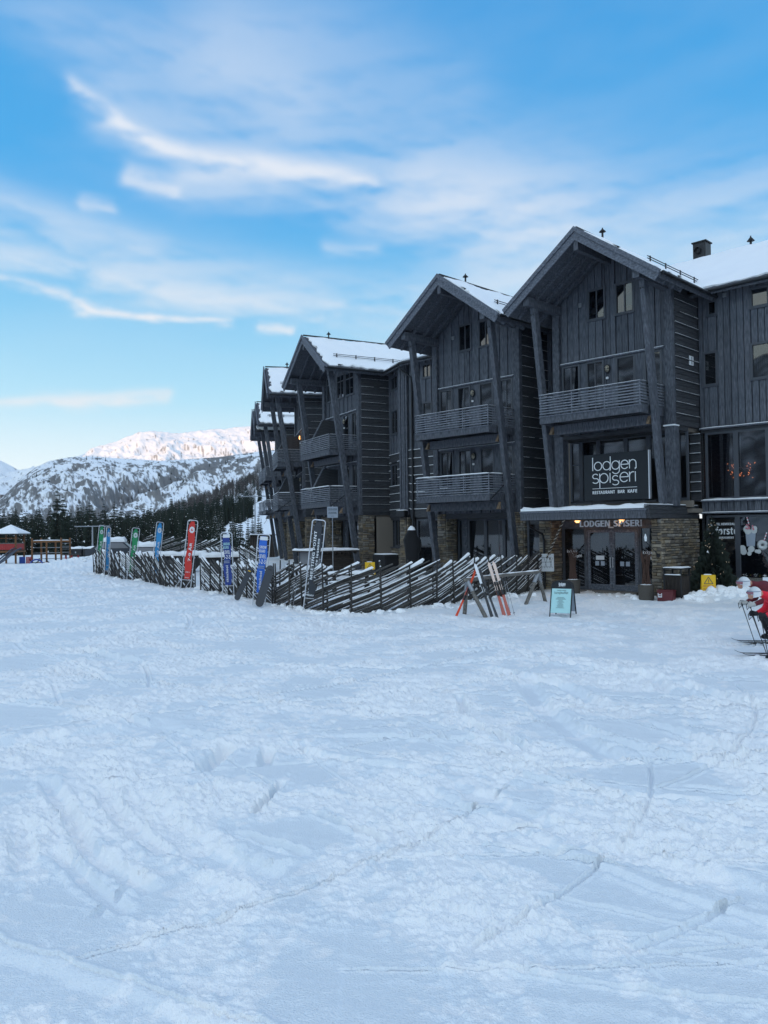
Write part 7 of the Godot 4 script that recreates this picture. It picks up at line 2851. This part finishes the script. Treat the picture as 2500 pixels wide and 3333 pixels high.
# a skier bent forward over the poles, facing -x, feet at the origin
func skier(label: String, short: String, t: Transform3D, s: float, jacket: Color, trousers: Color, glove: Color, tips: Array) -> void:
	var o := thing("person", label, "person", t, "")
	var V := func(x: float, y: float, z: float) -> Vector3: return Vector3(x, y, z) * s
	var b := []
	var hip: Vector3 = V.call(0.16, 0.86, 0)
	var waist: Vector3 = V.call(0.02, 0.98, 0)
	var chest: Vector3 = V.call(-0.16, 1.12, 0)
	var neck: Vector3 = V.call(-0.42, 1.21, 0)
	b.append([hip + V.call(0, 0, -0.07), hip + V.call(0, 0, 0.07), 0.135 * s, 0.135 * s, jacket])
	b.append([hip, waist, 0.15 * s, 0.15 * s, jacket])
	b.append([waist, chest, 0.15 * s, 0.165 * s, jacket])
	b.append([chest + V.call(-0.06, 0.02, -0.13), chest + V.call(-0.06, 0.02, 0.13), 0.105 * s, 0.105 * s, jacket])
	b.append([chest, neck, 0.13 * s, 0.07 * s, jacket])
	# head
	var head: Vector3 = V.call(-0.60, 1.26, 0)
	var skn := Color(0.48, 0.25, 0.17)
	b.append([neck, head, 0.06 * s, 0.065 * s, skn])
	b.append([head, head + V.call(-0.03, -0.04, 0), 0.095 * s, 0.07 * s, skn])
	b.append([head + V.call(-0.10, -0.03, 0), head + V.call(-0.115, -0.045, 0), 0.018 * s, 0.016 * s, skn])
	b.append([head + V.call(-0.075, -0.10, 0), head + V.call(-0.06, -0.11, 0), 0.045 * s, 0.04 * s, skn])
	var hands := []
	for e in [-1, 1]:
		var knee: Vector3 = V.call(-0.14, 0.50, 0.13 * e)
		var ank: Vector3 = V.call(0.0, 0.16, 0.13 * e)
		b.append([hip + V.call(0, -0.02, 0.09 * e), knee, 0.105 * s, 0.080 * s, trousers])
		b.append([knee, ank, 0.080 * s, 0.075 * s, trousers])
		var sh: Vector3 = V.call(-0.20, 1.14, 0.19 * e)
		var el: Vector3 = V.call(-0.24, 0.90, 0.25 * e)
		var wr: Vector3 = V.call(-0.46, 0.80, 0.19 * e)
		b.append([sh, el, 0.075 * s, 0.062 * s, jacket])
		b.append([el, wr, 0.062 * s, 0.048 * s, jacket])
		hands.append(wr)
	put(o, "body", skin(b, 0.022, 0.014), "body")
	for i in 2:
		var e := -1 if i == 0 else 1
		var wr: Vector3 = hands[i]
		var grip: Vector3 = wr + V.call(-0.10, -0.02, 0)
		var g := [[wr, wr + V.call(-0.06, -0.01, 0), 0.05 * s, 0.043 * s, glove]]
		# fingers closed round the grip, thumb over them
		for q in 4:
			var y := 0.033 - 0.023 * q
			var k1: Vector3 = wr + V.call(-0.09, y, 0.025 * e)
			var k2: Vector3 = wr + V.call(-0.135, y - 0.004, 0.012 * e)
			var k3: Vector3 = wr + V.call(-0.125, y - 0.006, -0.026 * e)
			g.append([wr + V.call(-0.05, y * 0.8, 0.012 * e), k1, 0.016 * s, 0.015 * s, glove])
			g.append([k1, k2, 0.015 * s, 0.0135 * s, glove])
			g.append([k2, k3, 0.0135 * s, 0.011 * s, glove])
		g.append([wr + V.call(-0.04, 0.03, -0.01 * e), wr + V.call(-0.10, 0.055, -0.022 * e), 0.018 * s, 0.013 * s, glove])
		put(o, "glove", skin(g, 0.009, 0.004), "body")
		var tip: Vector3 = tips[i]
		var p := Mb.new()
		var top := grip + (grip - tip).normalized() * 0.08
		p.tube([tip, top], [0.007, 0.010], 7)
		p.tube([tip.lerp(top, 0.05), tip.lerp(top, 0.06)], [0.045, 0.045], 9)
		p.tube([top - (top - tip).normalized() * 0.14, top], [0.017, 0.019], 8)
		var pl := thing("ski_pole", ["farther", "nearer"][i] + " ski pole gripped by the skier in the " + short, "ski pole", t, "ski poles in the skiers' hands")
		fin(pl, "shaft", p, "metal_dark")
		var st := Mb.new()
		st.tube([top, top + Vector3(-0.06, -0.07, 0.02), top + Vector3(-0.04, -0.17, 0.02), top + Vector3(0.01, -0.12, 0)], [0.008, 0.008, 0.008, 0.008], 5)
		fin(pl, "strap", st, "black")
		# boots
		var bm := Mb.new()
		var ft: Vector3 = V.call(0.02, 0, 0.13 * e)
		bm.tube([ft + V.call(0.02, 0.10, 0), ft + V.call(-0.03, 0.40, 0)], [0.082 * s, 0.088 * s], 10)
		bm.tube([ft + V.call(0.08, 0.085, 0), ft + V.call(-0.08, 0.085, 0), ft + V.call(-0.17, 0.07, 0), ft + V.call(-0.20, 0.06, 0)], [0.06 * s, 0.065 * s, 0.05 * s, 0.02 * s], 9)
		fin(o, "boot", bm, "black")
		var bk := Mb.new()
		for q in 3:
			bk.bx(ft.x - 0.05 * s, 0.12 + q * 0.09, ft.z + 0.08 * s, 0.10, 0.018, 0.02)
		fin(o, "buckle", bk, "metal_grey")
	# helmet, goggles
	var hm := Mb.new()
	var up := Vector3(-0.35, 0.94, 0).normalized()
	var cap := []
	var cr := []
	for k in 8:
		var a := PI / 2 * k / 7
		cap.append(head + V.call(0.015, 0.0, 0) + up * (sin(a) * 0.135 * s) - up * 0.02 * s)
		cr.append(maxf(0.125 * s * cos(a), 0.004))
	hm.tube(cap, cr, 18)
	hm.tube([head + V.call(0.05, -0.09, 0), head + V.call(0.025, 0.0, 0)], [0.10 * s, 0.118 * s], 16)
	fin(o, "helmet", hm, "helmet_white")
	var gg := Mb.new()
	var gp := []
	var gr := []
	for k in 9:
		var a := deg_to_rad(-62 + 124.0 * k / 8)
		gp.append(head + Vector3(-cos(a) * 0.113, -0.01 + 0.0, sin(a) * 0.118) * s + V.call(-0.008, -0.005, 0))
		gr.append(0.028 * s)
	gg.tube(gp, gr, 8)
	fin(o, "goggles", gg, "goggle")
	var gs := Mb.new()
	var sp := []
	var sr := []
	for k in 17:
		var a := TAU * k / 16
		sp.append(head + Vector3(-cos(a) * 0.128, 0.02, sin(a) * 0.128) * s)
		sr.append(0.009)
	gs.tube(sp, sr, 5, false)
	fin(o, "goggle_strap", gs, "panel_grey")

func people() -> void:
	var x := 7.62
	var z := -15.1
	var y := gh(x, z) + 0.03
	skier("skier in a bright red jacket and white helmet bent forward over black skis", "bright red jacket", at(x, y + 0.02, z), 0.93, Color(0.70, 0.010, 0.028), Color(0.012, 0.013, 0.016), Color(0.010, 0.010, 0.012), [Vector3(-0.52, -0.04, 0.45), Vector3(-0.45, -0.04, 0.30)])
	for s in [-1, 1]:
		ski_pair(["far black ski under the skier in bright red", "near black ski under the skier in bright red"][(s + 1) / 2], leaning(Vector3(x + 0.72, y + 0.012, z + s * 0.13), Vector3(x - 0.90 - s * 0.1, y + 0.02, z + s * 0.13), Vector3(0, -1, 0)), 1.62, 0.085, "ski_black", "ski_black", true, "")
	x = 8.26
	z = -16.85
	y = gh(x, z) + 0.03
	skier("skier in a dark red jacket and black trousers behind the brighter red one", "dark red jacket", at(x, y + 0.02, z), 1.0, Color(0.12, 0.010, 0.018), Color(0.012, 0.013, 0.018), Color(0.45, 0.44, 0.42), [Vector3(-0.55, -0.04, 0.40), Vector3(-0.40, -0.04, 0.42)])
	for s in [-1, 1]:
		ski_pair(["far red and black ski under the skier in dark red", "near red and black ski under the skier in dark red"][(s + 1) / 2], leaning(Vector3(x + 0.75, y + 0.012, z + s * 0.14), Vector3(x - 0.82, y + 0.02, z + s * 0.14), Vector3(0, -1, 0)), 1.58, 0.085, "ski_black", "ski_orange", true, "")

# ---------------------------------------------------------------- all together
func _ready() -> void:
	rng.seed = 7
	nz.seed = 3
	nz.frequency = 0.02
	nz.fractal_octaves = 3
	var cam := Camera3D.new()
	cam.name = "camera"
	cam.fov = rad_to_deg(2.0 * atan(1106.0 / 1700.0))
	cam.position = Vector3(0, 2.5, 0)
	cam.basis = Basis(Vector3.RIGHT, deg_to_rad(1.3)) * Basis(Vector3.BACK, deg_to_rad(-0.69))
	cam.far = 6000
	cam.near = 0.1
	add_child(cam)
	cam.current = true
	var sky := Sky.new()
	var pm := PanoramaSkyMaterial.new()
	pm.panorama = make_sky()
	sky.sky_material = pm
	var env := Environment.new()
	env.background_mode = Environment.BG_SKY
	env.sky = sky
	env.background_energy_multiplier = 1.0
	env.tonemap_mode = Environment.TONE_MAPPER_LINEAR
	env.tonemap_exposure = 1.22
	env.sdfgi_enabled = true
	env.ssao_enabled = true
	env.ssil_enabled = true
	env.fog_enabled = true
	env.fog_density = 0.00003
	env.fog_light_color = Color(0.72, 0.80, 0.92)
	var we := WorldEnvironment.new()
	we.name = "environment"
	we.environment = env
	add_child(we)
	# the low winter sun, behind the hill: it reaches only the summit
	var sun := DirectionalLight3D.new()
	sun.name = "sun"
	sun.light_color = Color(1.0, 0.74, 0.44)
	sun.light_energy = 1.35
	sun.light_angular_distance = 0.5
	sun.shadow_enabled = true
	var az := deg_to_rad(SUN_AZ)
	var el := deg_to_rad(2.2)
	var to_sun := Vector3(sin(az) * cos(el), sin(el), -cos(az) * cos(el))
	sun.basis = Basis.looking_at(-to_sun)
	add_child(sun)
	make_materials()
	make_ground()
	make_mountains()
	# the lodge, nearest house first
	var ta := front(44.0, 8.75, 0.0, -29.93)
	house("nearest and tallest-looking gabled house, above the restaurant sign", ta, 2, {"first": true})
	make_entrance(ta)
	make_right_wing(ta * at(2.56, 0, -1.9))
	house("second gabled house from the right, two slatted balconies over a glazed ground floor", front(43.3, 4.17, 0.0, -35.0), 2)
	house("third gabled house, with sloping screens on its balconies, behind the bar kiosk", front(27.4, -2.34, 0.12, -45.11), 1, {"screen": true})
	house("fourth gabled house, with a lit lamp on its upper balcony", front(12.2, -5.59, 0.2, -53.25), 1, {"lit": true, "screen": true})
	house("fifth gabled house, half hidden behind the fourth", front(12.0, -8.62, 0.33, -68.28), 0)
	house("last gabled house at the far left end of the lodge", front(12.9, -9.65, 0.36, -72.8), 0)
	var corner := front(27.4, -2.34, 0.0, -45.11) * Vector3(2.5, 0.0, -1.75)
	var bend := Vector3(1.42, 0, -40.69)
	var bl := front(43.3, 4.17, 0.0, -35.0) * Vector3(-2.5, 0, -1.9)
	link("recessed boarded wing between the third house and the drain pipe", corner, bend, {"split": 6.6, "wins": [[0.42, 10.15, 1.42, 10.88, 1], [0.40, 7.72, 1.42, 9.0, 1], [0.30, 4.86, 1.36, 6.05, 1]], "detail": 1})
	link("recessed wing with small windows left of the second house", bend, bl, {"split": 6.6, "open": true, "base": 3.1, "wins": [[0.95, 10.2, 1.55, 10.9, 1], [0.95, 8.2, 1.55, 8.95, 0], [0.95, 4.5, 1.35, 5.7, 0]], "detail": 1})
	extras(bend, bl, corner)
	for q in [[43.3, 4.17, -35.0, 44.0, 8.75, -29.93, "dark recess between the first and second gabled houses"], [12.2, -5.59, -53.25, 27.4, -2.34, -45.11, "recessed wing between the third and fourth gabled houses"], [12.0, -8.62, -68.28, 12.2, -5.59, -53.25, "long recessed wing between the fourth and fifth houses"]]:
		link(q[6], front(q[0], q[1], 0, q[2]) * Vector3(2.5, 0, -1.9), front(q[3], q[4], 0, q[5]) * Vector3(-2.5, 0, -1.9), {"detail": 0, "open": q[0] > 40, "over": 0.3})
	# fences
	pole_fence("roundpole fence curving in front of the lodge, rails rising to the right", [[-3.75, -27.35], [-2.75, -25.9], [-1.5, -24.55], [0.0, -24.75], [1.6, -25.55], [3.2, -27.4], [5.1, -29.8], [6.55, -31.9]], 1, 1.38, 19.0, 0.22, 0.62)
	pole_fence("short roundpole fence between the red flag and the blue snowboard flag", [[-7.7, -33.3], [-6.4, -31.5], [-4.9, -28.9], [-3.85, -27.5]], -1, 1.22, 24.0, 0.23, 0.66)
	pole_fence("long roundpole fence receding along the green, blue and red flags", [[-18.3, -49.8], [-14.5, -43.2], [-12.6, -41.0], [-10.2, -36.9], [-8.4, -34.6]], -1, 1.30, 24.0, 0.24, 0.66)
	pole_fence("distant snow-laden roundpole fence behind the terrace, rails rising right", [[-19.0, -62.0], [-12.0, -58.0]], 1, 1.45, 18.0, 0.42, 1.0, 0.45)
	pole_fence("roundpole fence at the terrace's back, left of the plank shed", [[-12.6, -56.0], [-8.4, -49.0], [-7.2, -47.0]], -1, 1.25, 14.0, 0.36, 1.0, 0.15)
	banner("leftmost green flag, seen nearly edge-on at the far end of the fence", -18.27, -50.16, 54, 6.5, 0.42, 3.02, "ban_green", "age")
	banner("narrow light blue flag, second from the left, turned edge-on", -15.55, -44.03, 76, 5.0, 0.42, 2.83, "ban_sky", "age")
	banner("green flag reading 7-9 år, third from the left", -13.61, -42.18, 42, 7.0, 0.42, 2.78, "ban_green", "age")
	banner("light blue flag reading 7-9 år, left of the red one", -11.96, -40.82, 48, 7.5, 0.42, 3.07, "ban_sky", "age")
	banner("red flag reading 7-9 år beside the gap in the fence", -8.60, -34.02, 8, 6.5, 0.42, 2.97, "ban_red", "age")
	banner("navy blue flag reading level 1-2-3, right of the fence gap", -5.98, -30.13, 4, -1.5, 0.42, 2.42, "ban_navy", "level")
	banner("bright blue snowboard flag reading level 1-2-3 by the fence corner", -4.33, -27.02, 4, 5.0, 0.42, 2.42, "ban_blue", "board")
	banner("dark grey meeting point private lessons flag", -2.42, -25.35, -3, 6.5, 0.42, 2.92, "ban_dark", "meet")
	snowboard("slim grey snowboard with a yellow sticker leaning on the fence", leaning(Vector3(-5.32, gh(-5.5, -29.2), -28.2), Vector3(-4.86, gh(-5.5, -29.2) + 1.14, -28.7), Vector3(0.1, 0, 1)), 1.30, 0.20, "board_top", "yellow")
	snowboard("broad dark blue-grey snowboard leaning against the bright blue flag", leaning(Vector3(-4.24, gh(-4.5, -27.4), -26.4), Vector3(-3.86, gh(-4.5, -27.4) + 1.31, -26.75), Vector3(0.1, 0, 1)), 1.44, 0.27, "board_top", "metal_dark")
	ski_poles("pair of ski poles leaning on the fence left of the meeting point flag", Vector3(-3.16, gh(-3.1, -25.8), -25.75), Vector3(-2.94, gh(-3.1, -25.8) + 0.98, -26.1), Vector3(0.14, 0, 0.05), "metal_grey")
	ski_rack()
	menu_board()
	warning_sign("yellow roof-avalanche warning sign in the snow before the dark spruce", yaw(-14, 10.98, gh(11.0, -26.75) - 0.05, -26.75))
	warning_sign("yellow roof-avalanche warning sign on the terrace by the black covered box", yaw(-4, -0.68, gh(-0.7, -36.5) + 0.32, -36.5))
	by_the_door(ta)
	clods()
	terrace()
	playground()
	far_things()
	people()
	make_trees()

# pipe, speaker and such in the corner by the second house
func extras(bend: Vector3, bl: Vector3, corner: Vector3) -> void:
	var d := bl - bend
	var t := front(rad_to_deg(atan2(d.x, d.z)), bend.x, 0, bend.z)
	var p := thing("drain_pipe", "dark drain pipe running down the corner between the boarded wings", "pipe", t)
	var b := Mb.new()
	b.tube([Vector3(-0.35, 11.1, 0.55), Vector3(-0.25, 10.8, 0.45), Vector3(0.20, 10.35, 0.12), Vector3(0.22, 10.1, 0.11), Vector3(0.22, 0.2, 0.11)], [0.055, 0.055, 0.055, 0.055, 0.055], 9)
	fin(p, "pipe", b, "metal_dark")
	for y in [2.5, 5.0, 7.5, 9.6]:
		block(p, "clip", 0.22, y, 0.07, Vector3(0.15, 0.04, 0.14), "metal_dark")
	var c := thing("corner_pillar", "stone corner pier topped by boarded corner posts between the boarded wings", "pillar", t)
	for k in 4:
		block(c, "corner_post", -0.22 - k * 0.15, 7.2, 0.04 + (k % 2) * 0.02, Vector3(0.12, 7.9, 0.12), "trim")
	pier(c, -0.7, -0.22, -0.4, 0.12, -0.2, 3.15, false)
	var s := thing("loudspeaker", "black outdoor loudspeaker capped with snow on top of the stone pier", "loudspeaker", t * at(-0.42, 3.32, 0.28))
	var sb := Mb.new()
	sb.bx(0, 0, 0, 0.62, 0.34, 0.30, 0.03)
	fin(s, "cabinet", sb, "black")
	var sg := Mb.new()
	sg.bx(0, 0, 0.152, 0.54, 0.27, 0.012, 0.004)
	fin(s, "grille", sg, "metal_dark")
	var sn := Mb.new()
	snow_sheet(sn, Vector3(-0.3, 0.17, -0.14), Vector3(0.3, 0.17, -0.14), Vector3(0.3, 0.17, 0.14), Vector3(-0.3, 0.17, 0.14), 8, 4, 0.05, 0.02, 1.0)
	fin(s, "snow", sn, "snow_cap")
	# dark glazing of the ground floor left of the second house
	var g := thing("ground_floor_glazing", "tall dark shopfront windows left of the second house, behind the parasol", "window", t)
	var l := Vector2(d.x, d.z).length()
	window(g, Rect2(0.35, 0.1, 1.15, 2.9), -0.1, 0)
	window(g, Rect2(1.55, 0.1, l - 1.6, 2.9), -0.1, 0)
